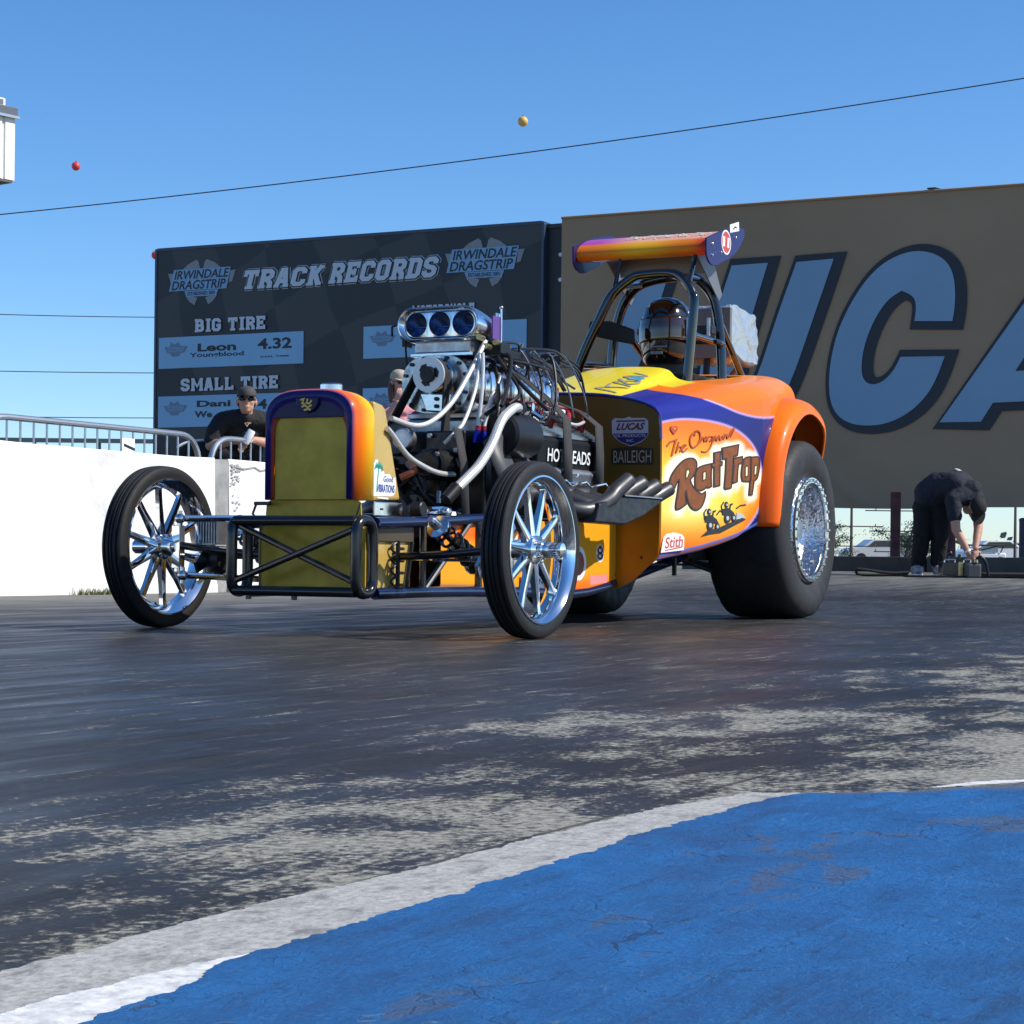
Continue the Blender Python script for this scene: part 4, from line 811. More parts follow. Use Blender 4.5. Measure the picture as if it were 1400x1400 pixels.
# ---------------- spoked front wheels
TY = [(.258, -.038), (.266, -.045), (.285, -.049), (.303, -.048), (.3125, -.0435), (.3165, -.038), (.3165, -.031), (.311, -.0295), (.311, -.0245), (.3185, -.023), (.3195, -.011), (.3145, -.0095), (.3145, -.0045), (.320, -.003)]
TY = TY + [(r, -h) for r, h in TY[::-1]]
RIMP = [(.262, -.050), (.268, -.049), (.268, -.044), (.256, -.038), (.244, -.020), (.243, .020), (.256, .038), (.268, .044), (.268, .049), (.262, .050), (.250, .040), (.236, .022), (.235, -.022), (.250, -.040)]
SPOKE = MB()
tmp = MB()
for k, (rr, wv, th_) in enumerate([(.038, .017, .013), (.10, .0145, .011), (.17, .0115, .009), (.225, .011, .009), (.242, .016, .012)]):
    tmp.v += [(th_, -wv, rr), (th_*1.25, 0, rr), (th_, wv, rr), (-th_, wv, rr), (-th_*1.25, 0, rr), (-th_, -wv, rr)]
for i in range(4):
    for k in range(6): tmp.f.append((i*6 + k, i*6 + (k + 1) % 6, (i + 1)*6 + (k + 1) % 6, (i + 1)*6 + k))
def spoked_wheel(sgn, ph, parent):
    mb = MB(); m = AX
    mb.lathe([(.020, -.075), (.036, -.07), (.040, -.03), (.050, -.024), (.052, .022), (.044, .028), (.036, .034), (.034, .05), (.0285, .055), (.0285, .118), (.0245, .124), (.012, .126), (0, .126)], m, 28)
    for k in range(5): a = 2*PI*k/5; hexbolt(mb, (.028, .042*math.cos(a), .042*math.sin(a)), .007, .010)
    h = obj('spoked_wheel', mb, CHROME, parent, 30)
    h.location = (sgn*.82, 0, .320); h.rotation_euler = (0, 0, 0 if sgn > 0 else PI)
    obj('tyre', MB().lathe(TY, m, 96, closed=True), RUBBER, h, 28)
    obj('rim', MB().lathe(RIMP, m, 96, closed=True), CHROME, h, 40)
    s0 = obj('spoke', tmp, CHROME, h, 35); s0.rotation_euler = (ph, 0, 0)
    for k in range(1, 10):
        s = s0.copy(); COL.objects.link(s); s.parent = h; s.rotation_euler = (ph + 2*PI*k/10, 0, 0)
    obj('valve_stem', MB().tube([(.01, 0, -.236), (.025, 0, -.222)], .004, 6), BLACK, h)
    return h
wheels = [spoked_wheel(1, 0.22, car), spoked_wheel(-1, -0.08, car)]

# ---------------- big slicks at the back
def slick(sgn):
    hw = .20; m = AX
    mb = MB(); mb.lathe([(.05, -.12), (.09, -.10), (.105, .03), (.10, .085), (.060, .10), (.055, .135), (.048, .145), (0, .146)], m, 28)
    for k in range(8): a = 2*PI*k/8; hexbolt(mb, (.088, .078*math.cos(a), .078*math.sin(a)), .010, .018)
    h = obj('slick_wheel', mb, ALU, car, 30); h.location = (sgn*.545, 3.30, .450); h.rotation_euler = (0, 0, 0 if sgn > 0 else PI)
    P = [(.250, .165), (.262, .180), (.285, .196), (.330, .207), (.380, .207), (.415, .198), (.437, .180), (.447, .160), (.450, .10), (.4505, 0)]
    P = P + [(r, -q) for r, q in P[-2::-1]]
    mb = MB(); mb.lathe(P, m, 96, closed=True)
    n = 96                                                    # flatten the contact patch and wrinkle the sidewall
    for i, (x, y, z) in enumerate(mb.v):
        r = math.hypot(y, z); a = math.atan2(y, -z)
        bul = 0.016*math.exp(-(a/0.5)**2)*(1 if .3 < r < .44 else 0)
        wr = 0.0035*math.sin(a*26)*math.exp(-(a/0.8)**2)*(1 if .28 < r < .42 else 0)
        mb.v[i] = (x + math.copysign(bul + wr, x), y, max(z, -.4495 + 0))
    obj('tyre', mb, SLICK, h, 40)
    R = [(.262, .175), (.270, .188), (.262, .200), (.246, .202), (.238, .192), (.232, .150), (.224, .135), (.215, .10), (.17, .055), (.12, .048), (.10, .06), (.09, .04), (.15, .02), (.21, -.02), (.235, -.17), (.255, -.19), (.262, -.18)]
    obj('rim', MB().lathe(R, m, 64, closed=True), mat('spun_aluminium', (0.74, 0.75, 0.77), 0.15, 1.0, bump=(55, 0.6, 0.012)), h, 30)
    mb = MB()
    mb.lathe([(.236, .203), (.262, .203), (.262, .212), (.236, .212)], m, 64, closed=True); obj('beadlock_ring', mb, POLISH, h, 30)
    mb = MB()
    for k in range(32): a = 2*PI*k/32; hexbolt(mb, (.212, .249*math.cos(a), .249*math.sin(a)), .0075, .010)
    for k in range(20): a = 2*PI*(k + .5)/20; hexbolt(mb, (.150, .226*math.cos(a), .226*math.sin(a)), .007, .016)
    for k in range(16): a = 2*PI*(k + .5)/16; hexbolt(mb, (.075, .19*math.cos(a), .19*math.sin(a)), .008, .016)
    obj('beadlock_bolts', mb, POLISH, h, 0)['kind'] = 'stuff'
    return h
wheels += [slick(1), slick(-1)]
mb = MB(); mb.tube([(-.40, 3.3, .45), (.40, 3.3, .45)], .055, 14); mb.ball((0, 3.27, .45), (.16, .18, .17)); obj('axle_housing', mb, BLACK, car)
obj('drive_coupler', MB().tube([(0, 2.2, .42), (0, 3.15, .44)], .035, 10), DARKMET, car)

# ---------------- chassis tubes
for s in (1, -1):
    obj('frame_rail', MB().tube(spline([(s*.272, -.18, .412), (s*.275, .30, .43), (s*.27, .8, .45), (s*.27, 1.9, .47)], 4), .022, 12), mat('navy_tube_paint', (0.008, 0.014, 0.05), 0.18, coat=0.5), car)
    obj('frame_rail', MB().tube(spline([(s*.272, -.18, .155), (s*.275, .4, .158), (s*.29, 1.0, .150), (s*.29, 1.6, .145), (s*.30, 2.4, .26), (s*.30, 3.2, .38)], 4), .022, 12), MATS['navy_tube_paint'], car)
    obj('frame_strut', MB().tube([(s*.275, .17, .155), (s*.275, .17, .41)], .013, 10), BLACKG, car)
    obj('frame_strut', MB().tube([(s*.275, .19, .17), (s*.275, .55, .43)], .012, 10), BLACKG, car)
    obj('frame_strut', MB().tube([(s*.275, .62, .16), (s*.275, .62, .44)], .016, 10), BLACKG, car)
obj('frame_strut', MB().tube([(-.275, .03, .16), (.275, .03, .16)], .016, 10), BLACKG, car)
# nerf bar
for s in (1, -1):
    lp = rounded([(s*.268, -.305, .155), (s*.268, -.305, .420), (s*.272, -.195, .420), (s*.272, -.195, .155)], .055, 6, closed=True)
    obj('nerf_bar_loop', MB().tube(lp, .0205, 12, closed=True), BLACKG, car)
mb = MB()
for z in (.418, .160): mb.tube([(-.262, -.295 - .001*(z > .3), z), (.262, -.295 - .001*(z > .3), z)], .0185, 12)
obj('nerf_bar', mb, BLACKG, car)
obj('cross_brace', MB().tube([(-.26, -.285, .405), (.26, -.295, .195)], .0125, 10), BLACKG, car)
obj('cross_brace', MB().tube([(-.26, -.300, .195), (.26, -.312, .385)], .0125, 10), BLACKG, car)
mb = MB()
for x in (-.2, .0): mb.box(x - .008, x + .008, -.30, -.285, .128, .143)
obj('tow_tab', mb, BLACKG, car, 0)

# ---------------- front axle and links
ax = obj('axle_beam', MB().tube(spline([(-.76, 0, .33), (-.45, 0, .30), (0, -.0, .285), (.45, 0, .30), (.76, 0, .33)], 6), .015, 14), BLACKG, car)
for s in (1, -1):
    mb = MB(); mb.box(-.02, .02, -.018, .018, -.085, .085); mb.tube([(0, 0, -.1), (0, 0, .1)], .017, 10); mb.tube([(0, 0, 0), (s*.06, 0, 0)], .028, 12)
    mb.tube([(0, .02, -.03), (-s*.02, .14, -.045)], .012, 8)
    o = obj('spindle', mb, CHROME, car, bev=.003); o.location = (s*.735, 0, .32)
    for z0, z1_ in ((.425, .43), (.212, .176)) if s < 0 else ():
        r_ = obj('radius_rod', MB().tube([(s*.50, -.30 if z0 > .3 else -.28, z0), (s*.33, .35, z1_ + .01)], .0125, 10), CHROME, car)
        mb = MB(); mb.ball((s*.50, -.31 if z0 > .3 else -.29, z0), .020); mb.tube([(s*.50, -.31 if z0 > .3 else -.29, z0 - .03), (s*.50, -.31 if z0 > .3 else -.29, z0 + .03)], .009, 8); obj('rod_end', mb, POLISH, r_)
    mb = MB(); mb.prism([(-.05, .42), (.02, .42), (.05, .34), (.04, .25), (-.03, .22), (-.05, .26), (.0, .31)], -.006, .006, lambda u, v, d: (s*.62 + d, u, v)); obj('steering_arm', mb, CHROME, car, 0)
    # coil-over damper
    a = Vector((s*.44, -.04, .415)); e = Vector((s*.47, .30, .235)); d = e - a
    sh = obj('damper', MB().tube([a, a.lerp(e, .45), a.lerp(e, .451), a.lerp(e, .85)], [.012, .012, .030, .030], 12), BLACKG, car)
    M_ = aim(a, e); L_ = d.length; mb = MB()
    mb.tube([M_ @ Vector((.036*math.cos(t_), .036*math.sin(t_), .03 + (L_*.75)*t_/(2*PI*6))) for t_ in [2*PI*i/14 for i in range(14*6 + 1)]], .0065, 6)
    obj('coil_spring', mb, BLACKG, sh)
    mb = MB(); mb.lathe([(.012, -.03), (.02, -.02), (.02, .02), (.045, .025), (.045, .033), (0, .033)], M_, 14); obj('spring_seat', mb, POLISH, sh); mb = MB(); mb.lathe([(.045, L_*.80), (.045, L_*.83), (.02, L_*.84), (.02, L_ + .02)], M_, 14); obj('spring_seat', mb, POLISH, sh)
# finned steering box behind the far wheel
mb = MB(); mb.box(-.665, -.555, .02, .10, .33, .43)
for k in range(9): mb.box(-.66 + k*.0125, -.654 + k*.0125, .008, .019, .335, .425)
fb_ = obj('finned_box', mb, ALU, car, 0)
mb = MB(); mb.lathe([(0, -.06), (.045, -.06), (.055, -.03), (.055, .03), (.04, .06), (0, .06)], axm((-.58, .06, .27), 'X') @ Matrix.Rotation(.5, 4, 'X'), 18); obj('steering_gear', mb, BLACK, car)
obj('tie_rod', MB().tube([(-.72, .15, .285), (.72, .15, .285)], .011, 8), CHROME, car)
obj('steering_shaft', MB().tube([(-.40, .10, .29), (-.20, 1.2, .55), (-.05, 2.5, 1.0)], .012, 8), CHROME, car)

# ---------------- grille shell
def shell_outline(w_, zb_, zt_, n=10):
    pts = [(-w_, zb_)]
    zs_ = zt_ - .105
    for i in range(n + 1):
        t_ = PI - PI*i/n
        u = math.cos(t_); v = math.sin(t_)
        pts.append((w_*math.copysign(abs(u)**.62, u), zs_ + .105*abs(v)**.85))
    pts.append((w_, zb_)); return pts
gs = thing  # alias kept short below
yF, yB = -.215, -.065
mb = MB(); rows = []
prof_s = [(yF + .018, .157, .508, .835, 0), (yF + .004, .166, .503, .865, 0), (yF, .176, .500, .885, 0), (yF + .004, .188, .498, .899, 1), (yF + .018, .196, .497, .906, 1), (yF + .05, .199, .497, .908, 2), (yB - .03, .200, .497, .906, 3), (yB, .196, .498, .900, 3), (yB, .180, .50, .88, 3)]
for (y, w_, zb_, zt_, k) in prof_s: rows.append([(u, y, v) for u, v in shell_outline(w_, zb_, zt_, 24)])
m_ = len(rows[0])
for r in rows: mb.v += r
for i in range(len(rows) - 1):
    for j in range(m_ - 1): mb.f.append((i*m_ + j, i*m_ + j + 1, (i + 1)*m_ + j + 1, (i + 1)*m_ + j))
def set_colors(o, cols):
    a = o.data.color_attributes.new('Col', 'FLOAT_COLOR', 'POINT')
    a.data.foreach_set('color', np.asarray(cols, dtype=np.float32).ravel())
OR = np.array((.86, .140, .006)); YE = np.array((.86, .46, .012)); BL = np.array((.014, .014, .13)); RE = np.array((.55, .03, .02)); WHc = np.array((.85, .82, .60)); PIN = np.array((.42, .36, .70))
def sstep(x, a, b):
    t_ = np.clip((x - a)/(b - a), 0, 1); return t_*t_*(3 - 2*t_)
def lerpc(a, b, t_): return a + (b - a)*np.asarray(t_)[..., None]
def flames(y, z):                                   # flame licks sweeping backward over orange and yellow
    e = -.135 + .022*np.sin(z*24) + .012*np.sin(z*55 + 1)
    return sstep(y, e - .03, e + .03)
V = np.array(mb.v); t1 = flames(V[:, 1], V[:, 2])
c = lerpc(np.tile(OR, (len(V), 1)), YE, t1); edge_ = np.abs(V[:, 1] - (-.135 + .022*np.sin(V[:, 2]*24) + .012*np.sin(V[:, 2]*55 + 1)))
c = lerpc(c, RE, .8*(1 - sstep(edge_, 0, .006))*(V[:, 2] > .5))
c = np.where((V[:, 1] < yF + .012)[:, None], BL, c)
c = lerpc(c, BL, sstep(-V[:, 1], -(yF + .019), -(yF + .015)))
g = obj('grille_shell', mb, PAINT, car, 40)
so = g.modifiers.new('thick', 'SOLIDIFY'); so.thickness = .012; so.offset = -1
set_colors(g, np.c_[c, np.ones(len(c))])
# blue crown panel with a small gold crest, and the olive panel below it
pl = [(u, v) for u, v in shell_outline(.162, .78, .862, 24)]
crown = [(-.150, .80)] + [p for p in pl if p[1] > .80] + [(.150, .80)]
obj('crown_panel', MB().prism(crown, 0, .01, fz(yF + .016)), NAVY, g, 0, bev=.002)
mb = MB(); mb.prism([(-.048, .872), (-.046, .845), (-.025, .822), (0, .817), (.025, .822), (.046, .845), (.048, .872)], 0, .012, fz(yF + .005)); obj('crest_plate', mb, NAVY, g, 0, bev=.003)
mb = MB()
for st_ in ([(-.028, .864), (-.012, .868), (-.020, .852), (-.006, .848)], [(.004, .868), (.0, .852), (.012, .85), (.022, .862)], [(-.022, .838), (-.008, .844), (.004, .836), (.022, .844)], [(-.012, .826), (.006, .830), (.018, .827)]):
    mb.strip(st_, .0065, .0125, .0135, fz(yF + .005))
obj('crest_lettering', mb, GOLDD, g, 0)
obj('grille_panel', MB().box(-.158, .158, yF + .022, yF + .032, .497, .812), OLIVE, g, 0, bev=.003)
mb = MB(); mb.prism([(-.150, .510), (.150, .510), (.205, .490), (.212, .40), (.228, .385), (.228, .168), (-.228, .168), (-.228, .385), (-.212, .40), (-.205, .490)], 0, .008, fz(yF + .05)); obj('apron_panel', mb, OLIVE, car, 0, bev=.002)
# radiator tank cover behind the shell
mb = MB(); so_ = [(-.195, yB + .002), (.195, yB + .002)]
def cover(x): return [(yB + .004, .497), (yB + .004, .868), (.005, .858), (.03, .842), (.145, .505)]
mb.prism(cover(0), -.19, .19, lambda u, v, d: (d, u, v)); obj('tank_cover', mb, TAN, car, 0, bev=.010)
mb = MB(); mb.lathe([(.0, .030), (.035, .028), (.042, .022), (.042, .004), (.034, 0), (0, 0)], Matrix.Translation((.03, -.10, .905)), 20); obj('filler_cap', mb, POLISH, car)
obj('side_bracket', MB().box(.196, .206, -.072, .135, .440, .494), POLISH, car, 0, bev=.004)
obj('side_bracket', MB().box(-.206, -.196, -.072, .135, .440, .494), POLISH, car, 0, bev=.004)
mb = MB(); mb.box(.2061, .209, -.03, -.015, .463, .470); obj('bracket_slot', mb, BLACK, car, 0)
# hood pins at the shell base
mb = MB(); mb.tube([(-.24, -.20, .484), (-.17, -.20, .484)], .007, 6); mb.tube([(-.232, -.20, .484), (-.245, -.205, .445), (-.225, -.205, .425)], .005, 6); mb.tube([(.222, -.20, .484), (.200, -.205, .42)], .003, 5)
obj('hold_down_pin', mb, DARKMET, car)
# palm sticker on the tank cover
fxs = lambda x0: (lambda u, v, d: (x0 + d, u, v))
st = MB(); st.prism([(-.058, .515), (-.058, .635), (-.045, .650), (-.030, .650), (-.012, .625), (-.004, .605), (.015, .610), (.02, .598), (.06, .600), (.075, .585), (.10, .590), (.105, .560), (.100, .530), (.088, .522), (.07, .517)], 0, .001, fxs(.1905)); st.prism([(-.03, .507), (.05, .505), (.05, .511), (-.03, .513)], 0, .001, fxs(.1905))
stk = obj('souvenir_sticker', st, WHITED, car, 0)
mb = MB(); mb.strip([(-.036, .53), (-.030, .58), (-.022, .62)], .008, .001, .0016, fxs(.1905))
for a in range(6):
    a_ = .3 + a*.5; mb.strip([(-.022, .62), (-.022 + .022*math.cos(a_), .62 + .018*math.sin(a_)), (-.022 + .034*math.cos(a_), .62 + .012*math.sin(a_) - .01)], [.008, .010, .003], .0012, .0018, fxs(.1905), asp=.6)
obj('palm_print', mb, GREEND, stk, 0)
mb = MB(); text(mb, 'VIBRATIONS', fxs(.1905), -.035, .095, .530, .560, .002, .02); text(mb, 'Good', fxs(.1905), .012, .085, .570, .592, .002, .01, .2, ); obj('sticker_lettering', mb, BLUED, stk, 0)
# yellow vertical box with a curled spring lead, behind the nerf bar
obj('apron_side', MB().box(.185, .250, -.158, .122, .172, .400), TAN, car, 0, bev=.005)
obj('apron_side', MB().box(-.250, -.185, -.158, .122, .172, .400), TAN, car, 0, bev=.005)
obj('apron_shade_strip', MB().box(.2505, .262, -.16, .125, .345, .405), mat('brown_shade', (.06, .04, .015), .4), car, 0, bev=.003)  # dark brown strip added in place of the shadow across the apron's top
mb = MB(); mb.tube([(.268, -.005, .17), (.268, -.005, .35)], .0085, 8)
for z in (.185, .23, .275, .32): mb.tube([(.268, -.005, z), (.268, .035, z)], .006, 6)
obj('clip_rail', mb, BLACK, car)
obj('coiled_lead', MB().tube([(.266 + .004*math.cos(t_), -.020 - .026*abs(math.sin(t_/2)), .178 + .165*t_/(2*PI*4)) for t_ in [2*PI*i/14 for i in range(57)]], .0042, 6), BLACK, car)
obj('frame_strut', MB().tube([(.262, .07, .172), (.262, .112, .345)], .008, 8), BLACK, car)

# ---------------- belly pan beneath the engine
mb = MB()
for s in (1, -1):
    mb.prism([(.16, .175), (.16, .405), (.62, .425), (1.9, .455), (1.9, .16), (1.55, .14), (.9, .15)], 0, .006, lambda u, v, d, s=s: (s*(.252 + d + .045*sm((u - .3)/1.0)), u, v)) if False else None
nyb = 60; nzb = 14
for s in (1, -1):
    o0 = len(mb.v)
    for i in range(nyb + 1):
        y = .34 + (1.95 - .34)*i/nyb; xz = .255 + .045*sm((y - .3)/1.0); zb_ = .172 - .03*sm((y - .3)/1.2) + .03*sm((y - 1.6)/.4)
        for j in range(nzb + 1):
            z = zb_ + (.43 + .03*(y - .3)/1.6 - zb_)*j/nzb; mb.v.append((s*(xz + (.004 if 0 < j < nzb else 0)), y, z))
    for i in range(nyb):
        for j in range(nzb): a = o0 + i*(nzb + 1) + j; mb.f.append((a, a + 1, a + nzb + 2, a + nzb + 1))
V = np.array(mb.v); z = V[:, 2]; y = V[:, 1]
c = lerpc(np.tile(np.array((.78, .33, .015)), (len(V), 1)), OR, np.clip(sstep(z, .33, .38)*(1 - sstep(y, .9, 1.2)) + (1 - sstep(z, .17, .24))*.9*sstep(y, .9, 1.3), 0, 1))
c = np.where(((z < .176 - .02*sstep(y, .3, 1.3)) & (y < 9))[:, None], BL*1.6, c)
o = obj('belly_pan', mb, PAINT, car, 30); set_colors(o, np.c_[c, np.ones(len(c))])
mb = MB(); mb.box(-.27, .27, .35, 1.95, .150, .160); obj('floor_pan', mb, BLACK, car, 0)
fbel = lambda u, v, d: (.3035 + d, u, v)
ov = [(1.72 + .052*math.cos(a), .315 + .040*math.sin(a)) for a in [2*PI*i/20 for i in range(20)]]
st = obj('round_sticker', MB().prism([(1.72 + (u - 1.72)*.8, v*1.0) for u, v in ov], 0, .001, fbel), WHITED, car, 0)
mb = MB()
for dz in (.014, -.012): mb.strip([(1.72 + .024*math.cos(a), .315 + dz + .012*math.sin(a)) for a in [2*PI*i/10 for i in range(10)]], .008, .001, .0016, fbel, closed=True, asp=.5)
mb.strip([(1.705, .345), (1.735, .345)], .010, .001, .0016, fbel, asp=.5); obj('sticker_print', mb, BLACKD, st, 0)
obj('pink_sticker', MB().prism([(1.62, .175), (1.80, .185), (1.80, .222), (1.62, .215)], 0, .001, fbel), PINK, car, 0)
ov = [(1.50 + .075*math.cos(a), .27 + .075*math.sin(a)) for a in [2*PI*i/22 for i in range(22)]]
st = obj('round_sticker', MB().prism(ov, 0, .001, fbel), WHITED, car, 0); obj('sticker_print', MB().prism([(1.50 + (u - 1.5)*.7, .27 + (v - .27)*.7) for u, v in ov], .001, .0016, fbel), mat('maroon_decal', (.22, .02, .02), .4), st, 0)
st = obj('side_sticker', MB().prism([(.95, .17), (1.22, .165), (1.22, .215), (.95, .22)], 0, .001, lambda u, v, d: (.3005 + d, u, v)), WHITED, car, 0)
mb = MB(); text(mb, 'RACING', lambda u, v, d: (.3005 + d, u, v), .97, 1.2, .18, .205, .0015, .02); obj('sticker_lettering', mb, BLACKD, st, 0)
mb = MB(); text(mb, 'Summit', lambda u, v, d: (.272 + d, u, v), .50, .66, .375, .405, .004, .02, .3); obj('pan_lettering', mb, BLACKD, car, 0) if False else None

# ---------------- engine
eb = obj('engine_block', MB().box(-.20, .20, .80, 1.62, .36, .66), BLACK, car, 0, bev=.02)
obj('oil_pan', MB().box(-.15, .15, .85, 1.60, .19, .36), BLACK, car, 0, bev=.03)
mb = MB(); mb.box(-.24, .24, .735, .80, .36, .80); obj('timing_cover', mb, mat('front_plate', (0.03, 0.03, 0.033), .3, .6, var=(30, .4)), car, 0, bev=.01)
mb = MB(); mb.box(-.17, .17, .80, 1.60, .80, .86); mb.box(-.13, .13, .80, 1.60, .66, .80); obj('intake_manifold', mb, ALU, car, 0, bev=.01)
for s in (1, -1):
    hd = obj('cylinder_head', MB().prism([(.16, .56), (.33, .52), (.36, .66), (.20, .78)], -1.60, -.92, lambda u, v, d, s=s: (s*u, -d, v)), ALU, car, 0, bev=.008)
    mb = MB(); mb.prism([(.215, .645), (.340, .630), (.348, .782), (.335, .800), (.235, .868), (.20, .86)], -1.64, -1.0, lambda u, v, d, s=s: (s*u, -d, v)); vc = obj('valve_cover', mb, mat('crackle_black', (.008, .008, .009), .5, spec=.15, bump=(200, .3, .002)), car, 0, bev=.01)
    mb = MB()
    for k in range(8):
        t_ = (k + .3)/8; x0 = .337 - .10*t_; z0 = .800 + .068*t_
        mb.box(s*(x0 - .005), s*(x0 + .005), 1.005, 1.635, z0, z0 + .012)
    obj('cooling_fin', mb, mat('machined_fin', (0.32, 0.33, 0.34), .3, .9), vc, 0)
    mb = MB()
    for y in (1.04, 1.2, 1.36, 1.52): hexbolt(mb, (s*.348, y, .65), .010, .014, 'X', s)
    obj('cover_bolt', mb, POLISH, vc, 0)
    for k in range(4):
        y = 1.08 + .155*k
        pt = spline([(s*.285, y, .85), (s*.30, y, .90), (s*.27, y + .05, .925), (s*.17, y + .12 + .02*k, .955), (s*.06, 1.62, .98)], 5)
        obj('plug_wire', MB().tube(pt, .0095, 8), WIRE, car)
        obj('plug_boot', MB().tube([(s*.275, y, .83), (s*.296, y, .895)], .017, 10), WIRE, car)
    # zoomie headers
    for k in range(4):
        y = 1.06 + .155*k
        e_ = Vector((s*.585, 1.39 + .148*k, .628 - .007*k))
        pt = spline([(s*.33, y, .56), (s*.40, y + .02, .535), (s*.47, y + .06, .515), (s*.53, y + .17, .53), e_ + Vector((-s*.030, -.10, -.045)), e_], 6)
        if k == 0: pt = spline([(s*.33, y - .03, .545), (s*.44, y - .04, .505), (s*.53, y + .03, .490), (s*.56, y + .17, .535), e_ + Vector((-s*.015, -.10, -.052)), e_], 7)
        rr = .034; mb = MB(); mb.tube(pt, rr, 16, caps=False)
        hp = obj('header_pipe', mb, HEADER, car)
        so = hp.modifiers.new('wall', 'SOLIDIFY'); so.thickness = .004
    mb = MB(); mb.prism([(1.06, .44), (1.36, .435), (1.55, .475), (1.76, .545), (1.78, .56), (1.30, .555), (1.10, .52)], s*.50, s*.585, lambda u, v, d: (d, u, v)); obj('header_shield', mb, DARKMET, car, 0, bev=.012)
    obj('shield_lip', MB().box(min(s*.5, s*.592), max(s*.5, s*.592), 1.34, 1.76, .5575, .5625), STEEL, car, 0)
    mb = MB()
    for y in (1.1, 1.3, 1.5): mb.tube([(s*.34, y, .60), (s*.38, y + .1, .62), (s*.37, y + .17, .60)], .006, 6)
    mb.tube([(s*.355, 1.03, .605), (s*.355, 1.66, .618)], .008, 8); obj('fuel_rail', mb, POLISH, car)
mb = MB()
for a, b_, z0, z1_ in (('HOT', 0, 0, 0),): pass
fvc = lambda u, v, d: (.3415 + .0525*(v - .63) + d, u, v)
text(mb, 'HOT HEADS', fvc, 1.085, 1.505, .696, .752, .004, .012); obj('cover_lettering', mb, WHITED, car, 0)
# supercharger
BX, BZ = 0.0, 1.000
mb = MB(); prof_b = []
nb_ = 40
def blower_sec(a):
    u = math.cos(a); v = math.sin(a); return (.155*math.copysign(abs(u)**.75, u), .118*math.copysign(abs(v)**.8, v))
ys_ = []; y = .80
while y < 1.50: ys_ += [(y, 1.0), (y + .014, 1.045), (y + .022, 1.045), (y + .036, 1.0)]; y += .052
ys_ = [(.79, .94), (.795, 1.0)] + ys_ + [(1.52, 1.0), (1.53, .93)]
for (y, k) in ys_:
    for i in range(nb_): u, v = blower_sec(2*PI*i/nb_); mb.v.append((BX + u*k, y, BZ + v*k))
for i in range(len(ys_) - 1):
    for k in range(nb_): mb.f.append((i*nb_ + k, i*nb_ + (k + 1) % nb_, (i + 1)*nb_ + (k + 1) % nb_, (i + 1)*nb_ + k))
mb.f += [tuple(range(nb_)), tuple((len(ys_) - 1)*nb_ + k for k in range(nb_))]
bl = obj('blower_case', mb, POLISH, car, 50)
mb = MB()
for (y0, y1, k) in ((.745, .788, 1.02), (1.532, 1.575, 1.04)):
    o0 = len(mb.v)
    for y in (y0, y1):
        for i in range(nb_): u, v = blower_sec(2*PI*i/nb_); mb.v.append((BX + u*k, y, BZ + v*k))
    for k2 in range(nb_): mb.f.append((o0 + k2, o0 + (k2 + 1) % nb_, o0 + nb_ + (k2 + 1) % nb_, o0 + nb_ + k2))
    mb.f += [tuple(o0 + k2 for k2 in range(nb_)), tuple(o0 + nb_ + k2 for k2 in range(nb_))]
    obj('end_plate', mb, mat('dull_chrome', (.42, .43, .45), .22, 1.0, var=(30, .4), bump=(22, .3, .006)), bl, 40); mb = MB()
mb = MB()
for i in range(12): u, v = blower_sec(2*PI*(i + .5)/12); hexbolt(mb, (BX + u*.92, .744, BZ + v*.92), .008, .010, 'Y', -1)
obj('plate_bolt', mb, DARKMET, bl, 0)
mb = MB(); mb.box(-.165, .165, .80, 1.52, .862, .885); obj('base_flange', mb, ALU, bl, 0, bev=.004)
mb = MB(); mb.lathe([(.075, 0), (.07, -.05), (.062, -.055), (0, -.055)], axm((.015, .744, 1.032), 'Y'), 28); obj('blower_snout', mb, POLISH, car)
P0 = Vector((.017, .655, 1.031))
mb = MB(); mb.lathe([(.028, 0), (.072, 0), (.072, .010), (.062, .012), (.062, .068), (.072, .07), (.072, .076), (.028, .078)], axm(P0, 'Y'), 40, closed=True); pu = obj('blower_pulley', mb, mat('anodised_silver', (.60, .61, .62), .38, .5), car, 30)
mb = MB()
for k in range(3):
    a = .2 + 2*PI*k/3; mb.prism([(P0.x + .046*math.cos(a - .5), P0.z + .046*math.sin(a - .5)), (P0.x + .050*math.cos(a), P0.z + .050*math.sin(a)), (P0.x + .046*math.cos(a + .5), P0.z + .046*math.sin(a + .5)), (P0.x, P0.z)], 0, .012, fz(P0.y + .011))
mb.lathe([(0, -.014), (.032, -.014), (.034, 0), (.034, .06)], axm(P0, 'Y'), 20); obj('pulley_hub', mb, BLACK, pu, 30)
# lower drive: crank pulley, idler, belt, chrome belt guard
CP = Vector((-.02, .655, .56))
def ring(c, r, n=60): return [(c.x + r*math.cos(a), c.z + r*math.sin(a)) for a in [2*PI*i/n for i in range(n)]]
def hull(pts):
    pts = sorted(set((round(x, 5), round(z, 5)) for x, z in pts)); 
    def half(it):
        h = []
        for p in it:
            while len(h) > 1 and (h[-1][0] - h[-2][0])*(p[1] - h[-2][1]) - (h[-1][1] - h[-2][1])*(p[0] - h[-2][0]) <= 0: h.pop()
            h.append(p)
        return h
    a = half(pts); b_ = half(pts[::-1]); return a[:-1] + b_[:-1]
ID = Vector((-.165, .655, .80))
H_ = hull(ring(P0, .066) + ring(CP, .085) + ring(ID, .03))
mb = MB(); mb.strip(H_, .008, -.068, -.008, fz(P0.y + .004), closed=True); obj('drive_belt', mb, BELT, car, 30)
